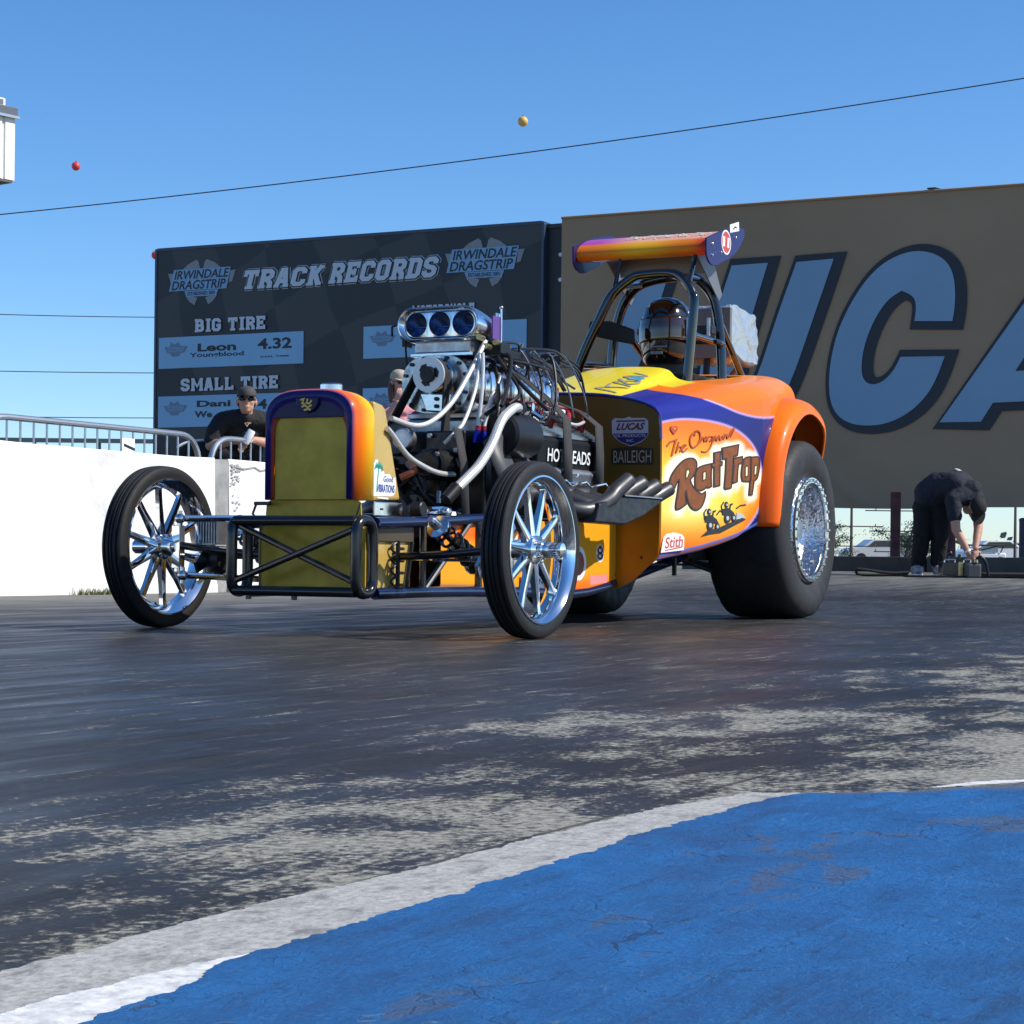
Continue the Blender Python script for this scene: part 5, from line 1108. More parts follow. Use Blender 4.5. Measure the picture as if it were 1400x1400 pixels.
mb = MB(); mb.lathe([(0, -.01), (.07, -.01), (.095, 0), (.095, .01), (.081, .012), (.081, .066), (.095, .07), (0, .075)], axm(CP, 'Y'), 40); obj('crank_pulley', mb, DARKMET, car)
mb = MB(); mb.lathe([(0, -.006), (.026, -.006), (.026, .07), (0, .07)], axm(ID, 'Y'), 20); obj('idler_pulley', mb, ALU, car)
mb = MB(); mb.prism([(-.055, .962), (.095, .955), (.090, .900), (.05, .880), (-.02, .885)], 0, .03, fz(.735)); obj('snout_bracket', mb, POLISH, car, 0, bev=.006)
mb = MB()
for z in (.935, .905): hexbolt(mb, (.03, .705, z), .009, .010, 'Y', -1)
obj('bracket_bolt', mb, BLACK, car, 0)
# accessory drives below the pulley: pumps and brackets
def drum(name, c, r, h, m, axis='Y', n=28, parent=None): return obj(name, MB().lathe([(0, -h/2), (r*.86, -h/2), (r, -h/2 + r*.12), (r, h/2 - r*.12), (r*.86, h/2), (0, h/2)], axm(c, axis), n), m, parent or car)
drum('water_pump', (-.09, .60, .765), .068, .05, DARKMET); drum('water_pump', (-.05, .585, .765), .045, .05, ALU)
drum('fuel_pump', (.10, .58, .66), .065, .11, BLACK); drum('pump_pulley', (.10, .50, .66), .055, .02, DARKMET)
drum('oil_pump', (.02, .60, .48), .07, .12, DARKMET); drum('vacuum_canister', (.295, .86, .79), .092, .24, BLACK, 'Y')
drum('fuel_pump', (-.14, .62, .60), .05, .12, DARKMET)
for q_ in ((.02, .20, .63, .65, .70, .80), (-.20, .0, .64, .66, .66, .72)): obj('pump_bracket', MB().box(*q_), DARKMET, car, 0, bev=.008)
mb = MB()
for p in ((.05, .62, .78), (.17, .62, .78), (.05, .62, .72), (.17, .62, .72), (.03, .52, .66), (.14, .52, .70)): hexbolt(mb, p, .010, .012, 'Y', -1)
obj('pump_bolt', mb, STEEL, car, 0)
mb = MB(); r = random.Random(21)
for k in range(16):
    x = r.uniform(-.17, .24); z = r.uniform(.40, .72); y = r.uniform(.50, .66); l = r.uniform(.02, .05)
    d = Vector((r.uniform(-1, 1), r.uniform(-1, .2), r.uniform(-1, 1))).normalized(); mb.tube([Vector((x, y, z)), Vector((x, y, z)) + d*l], r.uniform(.008, .016), 8)
obj('hose_fitting', mb, mat('dark_fitting', (.16, .16, .17), .25, .9), car)['kind'] = 'stuff'
mb = MB()
for k in range(7):
    p0 = Vector((r.uniform(-.15, .2), .55, r.uniform(.46, .7))); p1 = Vector((r.uniform(-.15, .25), .62, r.uniform(.42, .7)))
    mb.tube(spline([p0, p0.lerp(p1, .5) + Vector((0, -.06, -.06)), p1], 6), .008, 6)
obj('coolant_hose', mb, BLACK, car)['kind'] = 'stuff'
mb = MB(); mb.tube(spline([(.04, .40, .60), (.08, .44, .63), (.02, .50, .66)], 5), .016, 8); obj('copper_line', mb, mat('copper', (.30, .09, .04), .35, .7), car)
mb = MB(); mb.ball((.24, .20, .465), (.035, .05, .03)); mb.tube([(.20, .28, .46), (.27, .42, .455)], .016, 8); mb.ball((.27, .36, .465), (.022, .03, .022)); mb.tube([(.23, .30, .475), (.23, .40, .48)], .012, 8); obj('rod_bracket', mb, POLISH, car)
drum('rod_pivot', (.255, .165, .47), .030, .05, BLACK, 'X')
# dark stays and restraint straps
def ribbon(name, pts, wd, axis_w, m, th_=.004, parent=None):
    pts = [Vector(p) for p in pts]; wv = Vector(axis_w).normalized()*wd/2; mb = MB(); n = len(pts)
    for p in pts:
        mb.v += [tuple(p - wv), tuple(p + wv)]
    for i in range(n - 1): mb.f.append((2*i, 2*i + 1, 2*i + 3, 2*i + 2))
    o = obj(name, mb, m, parent or car, 60); so = o.modifiers.new('thick', 'SOLIDIFY'); so.thickness = th_; return o
ribbon('mounting_stay', [(.325, .63, .78), (.325, .80, .60), (.325, .90, .50)], .14, (0, 1, .55), mat('grey_stay', (.05, .05, .052), .5), .008)
ribbon('blower_strap', [(.24, .50, .80), (.265, .51, .66), (.27, .52, .46)], .062, (0, 1, 0), WEB)
ribbon('blower_strap', [(.19, 1.10, 1.075), (.30, 1.20, .96), (.365, 1.235, .88), (.372, 1.24, .74), (.374, 1.24, .615)], .078, (0, 1, 0), WEB)
ribbon('blower_strap', [(.19, 1.45, .98), (.30, 1.53, .93), (.368, 1.555, .87), (.374, 1.56, .74), (.374, 1.56, .62)], .080, (0, 1, 0), WEB)
ribbon('blower_strap', [(-.19, 1.10, 1.075), (-.36, 1.24, .88), (-.37, 1.24, .62)], .078, (0, 1, 0), WEB)
ribbon('blower_strap', [(.165, .80, 1.09), (.33, .99, 1.02), (.37, 1.22, .90)], .06, (0, 1, -.3), WEB) if False else None
# injector hat with three round mouths
yh = .755
def capsule(hw, hh, n=14, cx=0.0, cz=1.250):
    r = hh; out = []
    for i in range(n + 1): a = -PI/2 + PI*i/n; out.append((cx + hw - r + r*math.cos(a), cz + r*math.sin(a)))
    for i in range(n + 1): a = PI/2 + PI*i/n; out.append((cx - hw + r + r*math.cos(a), cz + r*math.sin(a)))
    return out
secs = [(yh + .020, .166, .050), (yh + .004, .176, .060), (yh, .184, .066), (yh + .004, .190, .0705), (yh + .03, .192, .071), (yh + .10, .190, .069), (yh + .17, .182, .062), (yh + .23, .170, .052), (yh + .26, .150, .035)]
mb = MB(); m_ = 30
for (y, hw, hh) in secs: mb.v += [(u, y, v - (y - yh)*.10) for u, v in capsule(hw, hh)]
for i in range(len(secs) - 1):
    for j in range(m_): mb.f.append((i*m_ + j, i*m_ + (j + 1) % m_, (i + 1)*m_ + (j + 1) % m_, (i + 1)*m_ + j))
mb.f.append(tuple((len(secs) - 1)*m_ + j for j in range(m_)))
hat = obj('injector_hat', mb, POLISH, car, 50)
mb = MB()                                                     # mouth plate with three holes
for cx in (-.110, 0, .110):
    R0 = .0505
    sq = [(.055, .0), (.055, .056), (0, .056), (-.055, .056), (-.055, 0), (-.055, -.056), (0, -.056), (.055, -.056)]
    n = 32; o0 = len(mb.v)
    for i in range(n):
        a = 2*PI*i/n; k = min(.055/max(1e-6, abs(math.cos(a))), .057/max(1e-6, abs(math.sin(a))))
        mb.v.append((cx + k*math.cos(a), yh + .022, 1.25 + k*math.sin(a))); mb.v.append((cx + R0*math.cos(a), yh + .020, 1.25 + R0*math.sin(a))); mb.v.append((cx + (R0 - .003)*math.cos(a), yh + .10, 1.245 + (R0 - .003)*math.sin(a)))
    for i in range(n):
        j = (i + 1) % n; mb.f += [(o0 + 3*i, o0 + 3*j, o0 + 3*j + 1, o0 + 3*i + 1), (o0 + 3*i + 1, o0 + 3*j + 1, o0 + 3*j + 2, o0 + 3*i + 2)]
obj('mouth_plate', mb, POLISH, hat, 40)
for cx in (-.110, 0, .110):
    mb = MB(); mb.lathe([(0, 0), (.0485, 0), (.0485, .003), (0, .003)], axm((cx, yh + .085, 1.245), 'Y') @ Matrix.Rotation(-.22, 4, 'X'), 28)
    mb.tube([(cx - .046, yh + .084, 1.246), (cx + .046, yh + .084, 1.246)], .0035, 6); obj('throttle_blade', mb, mat('blade_blue', (.03, .07, .20), .25, .7), hat)
mb = MB(); mb.box(-.13, .13, .80, .98, 1.135, 1.182); obj('hat_base', mb, ALU, car, 0, bev=.004); mb = MB(); mb.box(-.145, .145, .79, 1.0, 1.118, 1.134); obj('hat_flange', mb, POLISH, car, 0, bev=.003)
mb = MB(); mb.box(.191, .197, .90, .945, 1.19, 1.30); mb.tube([(.205, .93, 1.17), (.205, .93, 1.325)], .0045, 6); mb.ball((.205, .93, 1.325), .008); obj('throttle_arm', mb, POLISH, car)
obj('throttle_plate', MB().box(.198, .203, .86, .93, 1.19, 1.285), mat('purple_anodised', (.22, .08, .28), .3, .7), car, 0)
mb = MB(); mb.box(-.215, -.20, .84, .90, 1.17, 1.29); mb.tube([(-.21, .80, 1.26), (-.24, .80, 1.25), (-.24, .80, 1.21)], .006, 6); mb.tube([(-.21, .86, 1.18), (-.20, .86, 1.06), (-.19, .85, 1.0)], .005, 6); obj('throttle_bracket', mb, BLACK, car)
# fittings, distribution block and nozzles along the blower top
mb = MB(); mb.box(.10, .20, 1.02, 1.30, 1.12, 1.165); mb.box(.12, .22, .90, .99, 1.13, 1.18); obj('fuel_block', mb, BLACK, car, 0, bev=.006)
for (x, y, z, l) in ((.19, .80, 1.185, .05), (.19, .86, 1.155, .05), (.21, .95, 1.09, .0), (.20, .92, 1.175, .045), (.22, .98, 1.12, .04)):
    obj('brass_nozzle', MB().tube([(x, y, z), (x + .012, y - .012 - l, z)], .012, 8), BRASS, car)
for k in range(8):
    y = 1.03 + k*.06; s = 1 if k % 2 else -1
    obj('nozzle_fitting', MB().tube([(.06*s, y, 1.12), (.10*s, y, 1.20 + .01*(k % 3))], .010, 8), POLISH if k % 3 else BRASS, car)
mb = MB(); r = random.Random(5)
for k in range(22):
    a = Vector((r.uniform(.0, .22), r.uniform(.95, 1.50), r.uniform(1.10, 1.19))); e = a + Vector((r.uniform(-.05, .10), r.uniform(.12, .34), r.uniform(-.14, -.02)))
    m1 = a.lerp(e, .5) + Vector((r.uniform(0, .05), r.uniform(-.02, .04), r.uniform(-.01, .035)))
    mb.tube(spline([a, m1, e], 8), .0055, 6)
obj('injection_line', mb, mat('black_line', (.02, .02, .022), .3), car)['kind'] = 'stuff'
mb = MB()
for k in range(4):
    a = Vector((.12 + .02*k, 1.10 + .1*k, 1.15)); e = Vector((.26 + .02*k, 1.22 + .11*k, .90)); mb.tube(spline([a, a + Vector((.07, .03, .02)), a.lerp(e, .6) + Vector((.05, 0, .03)), e], 8), .004, 5)
obj('bare_line', mb, mat('stainless_line', (.5, .5, .5), .25, 1.0), car)['kind'] = 'stuff'
r = random.Random(31)
for k in range(7):
    a = Vector((r.uniform(.14, .24), r.uniform(.85, 1.25), r.uniform(1.08, 1.15))); e = Vector((r.uniform(.24, .33), a.y + r.uniform(-.25, .25), r.uniform(.84, .92)))
    obj('black_hose', MB().tube(spline([a, a + Vector((r.uniform(.03, .07), r.uniform(-.05, .05), -.02)), a.lerp(e, .6) + Vector((.05, r.uniform(-.04, .04), -.02)), e], 6), r.uniform(.005, .010), 8), BLACK, car)
# magneto
mb = MB(); mb.lathe([(0, -.07), (.05, -.07), (.055, 0), (.065, .01), (.065, .07), (.04, .09), (0, .09)], Matrix.Translation((.06, 1.64, .98)), 22); obj('magneto', mb, REDAN, car)
obj('rocker_cover_cap', MB().box(.245, .30, 1.22, 1.36, .905, .93), mat('white_cap', (.75, .73, .7), .4), car, 0, bev=.006)
# braided hoses
def hose(name, pts, r, m=HOSE, n=9): return obj(name, MB().tube(spline(pts, n), r, 10), m, car)
hose('braided_hose', [(.19, .82, 1.175), (.185, .713, 1.054), (.19, .551, .913), (.18, .409, .826), (.17, .283, .797), (.16, .12, .815)], .0105)
hose('braided_hose', [(.20, .76, 1.12), (.205, .735, 1.06), (.21, .693, .958), (.21, .605, .831), (.21, .518, .776), (.18, .50, .74)], .0085)
hose('braided_hose', [(.22, .74, 1.12), (.225, .735, 1.05), (.23, .716, .945), (.23, .689, .807)], .0080)
hose('braided_hose', [(.20, .90, 1.05), (.24, .86, 1.03), (.25, .80, .97), (.245, .771, .935), (.24, .72, .809)], .0085)
hose('braided_hose', [(.20, .02, .770), (.20, .06, .749), (.205, .169, .675), (.21, .307, .634), (.21, .42, .618), (.205, .536, .619)], .0105)
hose('braided_hose', [(.30, 1.15, .90), (.34, 1.35, .865), (.32, 1.5, .885)], .0075)
hose('water_hose', [(.33, .86, .895), (.35, .80, .899), (.355, .745, .888), (.355, .655, .838), (.355, .566, .734), (.35, .478, .653), (.34, .40, .600), (.33, .334, .558)], .0195)
hose('black_hose', [(.24, .90, 1.08), (.30, 1.0, .98), (.34, 1.10, .91)], .009, BLACK)
mb = MB(); mb.tube([(.34, .82, .902), (.30, .93, .905)], .027, 12); mb.tube([(.33, .335, .56), (.31, .28, .51)], .026, 12); obj('hose_end', mb, BLACK, car)
mb = MB()
for p in ((.23, .689, .80), (.24, .72, .80)): mb.tube([p, (p[0] - .005, p[1] - .01, p[2] - .05)], .014, 6)
obj('blue_fitting', mb, BLUEAN, car); mb = MB()
for p in ((.23, .690, .82), (.24, .721, .82)): mb.tube([p, (p[0], p[1] - .002, p[2] - .018)], .013, 6)
obj('red_fitting', mb, REDAN, car)
obj('chrome_fitting', MB().tube([(.30, 1.02, .90), (.34, 1.04, .87)], .014, 8), CHROME, car); obj('chrome_fitting', MB().tube([(.29, .98, .915), (.33, .985, .915)], .018, 8), CHROME, car); obj('chrome_fitting', MB().ball((.31, 1.13, .905), .018), CHROME, car)

# ---------------- roadster body
def itp(tab):
    a = np.array(tab); return lambda y: np.interp(y, a[:, 0], a[:, 1])
f_zb = itp([(1.90, .290), (2.28, .337), (2.46, .366), (2.63, .400), (2.80, .448), (3.0, .50), (3.3, .54), (3.7, .60), (4.05, .78), (4.30, .95)])
f_w = itp([(1.90, .518), (2.85, .650), (2.95, .655), (3.1, .640), (3.4, .590), (3.7, .520), (3.9, .460), (4.1, .355), (4.22, .25), (4.30, .12)])
f_zs = itp([(1.90, .890), (2.4, .955), (2.8, 1.00), (3.3, 1.075), (3.7, 1.11), (4.0, 1.08), (4.30, 1.02)])
f_zh = itp([(1.90, 1.000), (2.3, 1.065), (2.65, 1.125), (3.0, 1.165), (3.3, 1.205), (3.6, 1.245), (3.85, 1.245), (4.05, 1.20), (4.2, 1.14), (4.30, 1.06)])
f_zt = itp([(1.90, 1.042), (2.1, 1.09), (2.35, 1.155), (2.65, 1.232), (2.66, 1.19), (3.3, 1.235), (3.6, 1.275), (3.85, 1.275), (4.05, 1.225), (4.2, 1.15), (4.30, 1.06)])
YC0, YC1 = 2.655, 3.50
def section(y):
    w_, zb_, zs_, zh_, zt_ = f_w(y), f_zb(y), f_zs(y), f_zh(y), f_zt(y); k = min(1.0, w_/.52)
    P = [(w_ - .05*k, zb_ - .012), (w_ - .012*k, zb_ + .004), (w_, zb_ + .06), (w_ + .004, (zb_ + zs_)/2), (w_, zs_), (w_ - .018*k, zs_ + (zh_ - zs_)*.62), (w_ - .065*k, zh_ - .012), (w_ - .14*k, zh_ + .012), (.30*k, zh_ + .02 + max(0, (zt_ - zh_ - .02))*.25), (.235*k, zt_ - max(0, (zt_ - zh_))*.16), (.15*k, zt_), (0, zt_ + .006)]
    Q = [(p.x, p.y) for p in spline([Vector((a, b_)) for a, b_ in P], 40)]
    return [q for k, q in enumerate(Q) if 120 <= k <= 290 or k % 4 == 0]
yy = np.concatenate([np.arange(1.90, 3.0, .0033), np.linspace(3.0, 4.30, 150)]); NY = len(yy) - 1; S0 = [section(y) for y in yy]; NS = len(S0[0])
iopen = 30 + 171 + (320 - 292)//4 + 1                                              # the cockpit opening starts past this profile point
mb = MB()
for sgn in (1, -1):
    o0 = len(mb.v)
    for i, y in enumerate(yy):
        for (x, z) in S0[i]: mb.v.append((sgn*x, y, z))
    for i in range(NY):
        for j in range(NS - 1):
            if j >= iopen and YC0 < yy[i] < YC1: continue
            a = o0 + i*NS + j; mb.f.append((a, a + 1, a + NS + 1, a + NS))
V = np.array(mb.v); y = V[:, 1]; z = V[:, 2]; xa = np.abs(V[:, 0])
def inside(P, y, z):
    P = np.array(P); n = len(P); r = np.zeros(len(y), bool); j = n - 1
    for i in range(n):
        c_ = ((P[i, 1] > z) != (P[j, 1] > z)) & (y < (P[j, 0] - P[i, 0])*(z - P[i, 1])/(P[j, 1] - P[i, 1] + 1e-12) + P[i, 0]); r ^= c_; j = i
    return r
def pdist(P, y, z, closed=True, asp=1.0):
    P = np.array(P); n = len(P); d = np.full(len(y), 9.0)
    for i in range(n if closed else n - 1):
        a = P[i]; e = P[(i + 1) % n] - a; ay = (y - a[0])*asp; az = z - a[1]; ey = e[0]*asp
        t_ = np.clip((ay*ey + az*e[1])/(ey*ey + e[1]**2 + 1e-12), 0, 1); d = np.minimum(d, np.hypot(ay - t_*ey, az - t_*e[1]))
    return d
def smooth_poly(P): return [(p.x, p.y) for p in spline([Vector(q) for q in P + [P[0]]], 8)][:-1]
ASP = .55
PANELP = smooth_poly(D['panel']); TEAR = smooth_poly(D['tear'])
side = (z < f_zs(y) + .06)
inP = inside(PANELP, y, z) & side; dP = pdist(PANELP, y, z, asp=ASP)
STROKES = [D[k] for k in ('R1', 'R2', 'a1', 'a1b', 't1', 't1b', 'T', 'Tb', 'r', 'rb', 'a2', 'a3', 'p', 'pb')]
dS = np.full(len(y), 9.0)
for st_ in STROKES: dS = np.minimum(dS, pdist(st_, y, z, False, ASP))
c = np.tile(BL, (len(V), 1)); c = lerpc(c, BL*1.5 + np.array((.0, .005, .04)), sstep(z, .80, 1.0)*(1 - sstep(y, 2.2, 3.0)))  # blue lightens towards the shoulder: glossy sky reflection put into the colour
glow = np.exp(-((z - .62)/.17)**2)*(1 - sstep(y, 2.50, 2.80)); glow = np.maximum(glow, np.exp(-((z - .60)/.12)**2)*np.exp(-((y - 2.35)/.35)**2))
pc_ = lerpc(np.tile(OR, (len(V), 1)), np.array((.90, .56, .022)), np.clip(glow*1.25, 0, 1)); pc_ = lerpc(pc_, np.array((.90, .80, .20)), np.clip(np.exp(-((z - .54)/.09)**2)*np.exp(-((y - 2.1)/.33)**2)*1.1, 0, 1)*.8)
pc_ = lerpc(pc_, np.array((.95, .90, .68)), np.clip(1 - sstep(dS, .022, .050), 0, 1)*.9)
sP = np.where(inP, dP, -dP); c = lerpc(c, pc_, sstep(sP, -.0045, .0045)*side)
c = lerpc(c, PIN, (1 - sstep(dP, .0015, .0075))*side*.9)
dsill = np.abs(z - (f_zb(y) + .018)); c = lerpc(c, np.array((.10, .16, .52)), (1 - sstep(dsill, .003, .009))*side)
inT = inside(TEAR, y, z) & (xa > .0) ; dT = pdist(TEAR, y, z, asp=ASP)
sT = np.where(inT, dT, -dT); kT = sstep(sT, -.005, .005)
kT = np.maximum(kT, sstep(y, 2.52, 2.56)*sstep(z - f_zh(y), -.026, -.014)); kT = np.maximum(kT, sstep(y, 3.05, 3.12)*sstep(z, .99, 1.01))
tc_ = lerpc(np.tile(np.array((.86, .16, .010)), (len(V), 1)), np.array((.86, .25, .02)), sstep(z, 1.05, 1.25))
c = lerpc(c, tc_, kT)
c = lerpc(c, PIN, .9*(1 - sstep(dT, .0015, .0075))*(z < f_zh(y) - .03)*(y < 3.1))
# yellow cowl with faint airbrushed grey lettering zone
yel = (xa < (.30 - .02*(y - 1.9))) & (y < 2.665) & (z > f_zh(y) + .012)
yel |= (y < 2.90) & (y > 2.4) & (xa < .37) & (z > f_zh(y) - .004) & (y < 2.9 - (xa - .2)*1.2)
c = np.where(yel[:, None], np.array((.80, .62, .025)), c)
c = np.where(((xa > 9) & (y > 3.45) & (np.abs(z - 1.0 - .05*np.sin(y*9)) < .004) & ~inT)[:, None], PIN, c)
body = obj('roadster_body', mb, PAINT, car, 60)
set_colors(body, np.c_[c, np.ones(len(c))])
so = body.modifiers.new('thick', 'SOLIDIFY'); so.thickness = .006; so.offset = -1
# firewall with its lower wings
S1 = S0[0]; fw = [(x, z_) for x, z_ in S1[8:]] + [(-x, z_) for x, z_ in S1[8:][::-1]]
fw = [(u*.994, v - .004) for u, v in fw]
fw += [(-.510, .300), (-.380, .185), (-.292, .150), (.292, .150), (.380, .185), (.510, .300)]
FWM = mat('firewall_paint', (.30, .15, .02), .34, coat=.15, spec=.2, attr='Col')
mb = MB(); n = 40
Pf = np.array(fw); zmin, zmax = .15, Pf[:, 1].max()
rows = np.linspace(zmin + .001, zmax - .001, n + 1)
for zz in rows:                                              # horizontal slices so the colour can run from brown above to orange below
    xr = []
    for i in range(len(fw)):
        a, b_ = fw[i], fw[(i + 1) % len(fw)]
        if (a[1] - zz)*(b_[1] - zz) < 0: xr.append(a[0] + (b_[0] - a[0])*(zz - a[1])/(b_[1] - a[1]))
    X1 = max(xr); mb.v += [(-X1 + 2*X1*k/16, 1.897, zz) for k in range(17)]
for i in range(n):
    for k in range(16): a = i*17 + k; mb.f.append((a, a + 1, a + 18, a + 17))
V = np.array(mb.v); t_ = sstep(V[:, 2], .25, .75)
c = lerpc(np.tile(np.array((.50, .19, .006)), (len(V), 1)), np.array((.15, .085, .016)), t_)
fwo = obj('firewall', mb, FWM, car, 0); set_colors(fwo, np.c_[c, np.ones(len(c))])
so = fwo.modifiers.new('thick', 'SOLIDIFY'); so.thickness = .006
ff = fz(1.893)
sh = obj('shield_decal', MB().prism(D['shield'][::-1] if False else D['shield'], 0.002, .003, ff), mat('pale_decal', (.50, .48, .52), .45), fwo, 0)
zs_s = .865
low = [(.281, zs_s - .006), (.457, zs_s - .006), (.455, .851), (.446, .838), (.424, .823), (.372, .804), (.320, .824), (.296, .842), (.284, .858)]
obj('shield_base', MB().prism(low, .003, .0038, ff), mat('deep_blue_decal', (.02, .02, .14), .4), sh, 0)
mb = MB(); text(mb, 'Power For The', ff, .298, .40, .908, .922, .004, .015); text(mb, 'LUCAS', ff, .300, .442, .872, .904, .004, .03, .4); obj('shield_lettering', mb, mat('maroon_print', (.12, .02, .03), .4), sh, 0) if False else None
mb = MB(); text(mb, 'LUCAS', ff, .300, .442, .874, .906, .004, .035, .4); mb.box(.300, .442, 1.888, 1.8885, .912, .918); obj('shield_lettering', mb, mat('maroon_print', (.12, .02, .03), .4), sh, 0)
mb = MB(); text(mb, 'OIL PRODUCTS', ff, .292, .446, .842, .855, .0045, .02); text(mb, 'INC.', ff, .352, .390, .820, .832, .0045, .02); obj('shield_lettering', mb, mat('pale_decal', (.5, .48, .52), .45), sh, 0)
b0 = obj('maker_decal', MB().prism([(.278, .720), (.482, .716), (.484, .788), (.380, .800), (.276, .792)], .002, .003, ff), mat('dark_brown_decal', (.035, .022, .010), .4), fwo, 0)
mb = MB(); text(mb, 'BAILEIGH', ff, .288, .474, .726, .782, .004, .0); obj('decal_lettering', mb, mat('tan_print', (.42, .36, .25), .45), b0, 0)
for p in ((.43, .30), (.30, .22)): obj('rivet', MB().ball((p[0], 1.892, p[1]), .007, 8, 6), DARKMET, fwo)
obj('rollover_lip', MB().tube([(x*.998, 1.893, z_) for x, z_ in S1[60:]] + [(-x*.998, 1.893, z_) for x, z_ in S1[60:][::-1]], .0075, 8), mat('navy_gloss', (.02, .025, .20), .12, coat=1.0), car)
# side lettering laid on the panel
fs_ = lambda u, v, d: (float(f_w(u)) + .004 + d, u, v)
def st_obj(name, lists, wds, m, parent=body, d=.004):
    mb = MB()
    for k, (pl_, wd) in enumerate(zip(lists, wds)):
        q = [(p.x, p.y) for p in spline([Vector(p) for p in pl_], 6)] if len(pl_) > 3 else pl_
        mb.strip(q, wd, 0, d + k*.0002, fs_, asp=ASP)
    return obj(name, mb, m, parent, 0)
DK = mat('dark_outline', (.035, .012, .005), .4)
word = ['R1', 'R2', 'a1', 'a1b', 't1', 't1b', 'T', 'Tb', 'r', 'rb', 'a2', 'a3', 'p', 'pb']; wd_ = [.034, .042, .018, .022, .026, .020, .034, .036, .024, .019, .016, .019, .018, .015]
for gk, hk in (('gR', 'hR'), ('ga', 'ha'), ('gt', None), ('gT', None), ('gr', None), ('gb', 'hb'), ('gp', 'hp')):
    P = D[gk]; Q = sm_poly(P, 4) if gk in ('gR', 'ga', 'gb', 'gp') else P
    g_ = obj('script_letter', MB().prism(Q, 0, .0035, fs_), BROWN, body, 0)
    mb = MB(); mb.strip(Q, .0065, .001, .0042, fs_, closed=True, asp=ASP)
    if hk: mb.strip(D[hk], .005, .003, .0048, fs_, closed=True, asp=ASP)
    obj('letter_outline', mb, DK, g_, 0)
    if hk: obj('letter_counter', MB().prism(D[hk], .0036, .0044, fs_), mat('pale_yellow_print', (.9, .82, .45), .35), g_, 0)
st_obj('script_tagline', [D[k] for k in ('the', 'the2', 'the3', 'the4', 'O', 'rig', 'inal')], [.0065, .008, .005, .005, .0065, .0048, .0048], mat('rust_lettering', (.42, .07, .008), .35), d=.003)
hrt = obj('heart_decal', MB().prism(D['heart'], 0, .002, fs_), mat('rust_decal', (.45, .05, .01), .4), body, 0)
mb = MB(); mb.strip([(1.985, .888), (2.0, .883), (2.015, .889), (2.0, .876)], .003, .002, .003, fs_, asp=ASP); obj('decal_print', mb, mat('orange_print', (.8, .3, .03), .4), hrt, 0)
stt = obj('white_sticker', MB().prism(D['stith'], 0, .002, fs_), WHITED, body, 0)
mb = MB(); text(mb, 'Stith', fs_, 1.93, 2.088, .340, .390, .003, .01, .15, .012); mb.strip([(1.93, .331), (2.085, .35)], .005, .002, .003, fs_, asp=ASP); obj('sticker_lettering', mb, REDD, stt, 0)
# little printed dragsters
fp_ = lambda u, v, d: fs_(2.258 + (u - 2.363)*.722, v - .002, d)
mb = MB(); mb.prism([(2.363, .402), (2.482, .415), (2.62, .424), (2.76, .452), (2.95, .490), (2.90, .497), (2.72, .468), (2.6, .447), (2.45, .432)], 0, .002, fp_)
def disc(mb, u, v, ru, rv, d, n=14): mb.prism([(u + ru*math.cos(a), v + rv*math.sin(a)) for a in [2*PI*i/n for i in range(n)]], 0, d, fp_)
for (u, v, r_) in ((2.475, .455, 1.0), (2.57, .450, .7), (2.70, .492, 1.0), (2.785, .495, .7)): disc(mb, u, v, .042*r_, .024*r_, .0024)
for (u, v) in ((2.455, .500), (2.68, .537)):
    disc(mb, u + .005, v + .018, .026, .015, .0024); mb.prism([(u - .05, v - .03), (u + .13, v - .035), (u + .10, v - .015), (u + .03, v + .004), (u - .04, v - .002)], 0, .0026, fp_)
    mb.strip([(u + .05, v - .005), (u + .06, v + .02), (u + .09, v + .024)], .007, 0, .0028, fp_, asp=ASP); mb.strip([(u - .05, v - .02), (u - .06, v + .012), (u - .03, v + .03)], .006, 0, .0022, fp_, asp=ASP)
mb.strip([(2.56, .505), (2.60, .525), (2.64, .522)], .006, 0, .002, fp_, asp=ASP); mb.strip([(2.82, .540), (2.88, .556), (2.95, .560)], .006, 0, .002, fp_, asp=ASP)
pr = obj('printed_dragster', mb, BLACKD, body, 0)
mb = MB()
for (u, v, r_) in ((2.475, .455, .45), (2.57, .450, .35), (2.70, .492, .45), (2.785, .495, .35)): disc(mb, u, v, .042*r_, .024*r_, .0034)
for (u, v) in ((2.455, .518), (2.68, .555)): disc(mb, u + .01, v, .012, .006, .0034)
mb.prism([(2.82, .488), (2.95, .497), (2.90, .515), (2.83, .522)], 0, .001, fp_); obj('print_highlight', mb, mat('grey_blue_print', (.42, .47, .52), .4), pr, 0)
# cowl script (grey airbrushed, with a small blue patch)
def fcowl(u, v, d):                                          # u along the car, v across the hump
    x = v; zz = np.interp(abs(x), [.0, .15, .235, .30], [float(f_zt(u)) + .006, float(f_zt(u)), float(f_zt(u)) - .16*(float(f_zt(u) - f_zh(u))), float(f_zh(u)) + .02 + .25*float(f_zt(u) - f_zh(u) - .02)])
    return (x, u, zz + .004 + d)
mb = MB()
for k, pts in enumerate(([(1.98, .26), (2.06, .12), (2.12, .25), (2.10, .16), (2.18, .14)], [(2.16, .25), (2.22, .14), (2.28, .24), (2.20, .22), (2.30, .13)], [(2.30, .24), (2.36, .13), (2.42, .22), (2.46, .14)])):
    mb.strip([(p.x, p.y) for p in spline([Vector(p) for p in pts], 5)], .014, 0, .001 + .0002*k, fcowl)
obj('cowl_script', mb, mat('grey_script', (.30, .29, .22), .4), body, 0)
obj('cowl_patch', MB().prism([(2.30, .17), (2.38, .17), (2.38, .23), (2.30, .23)], 0, .0015, fcowl), mat('teal_patch', (.05, .30, .42), .4), body, 0)

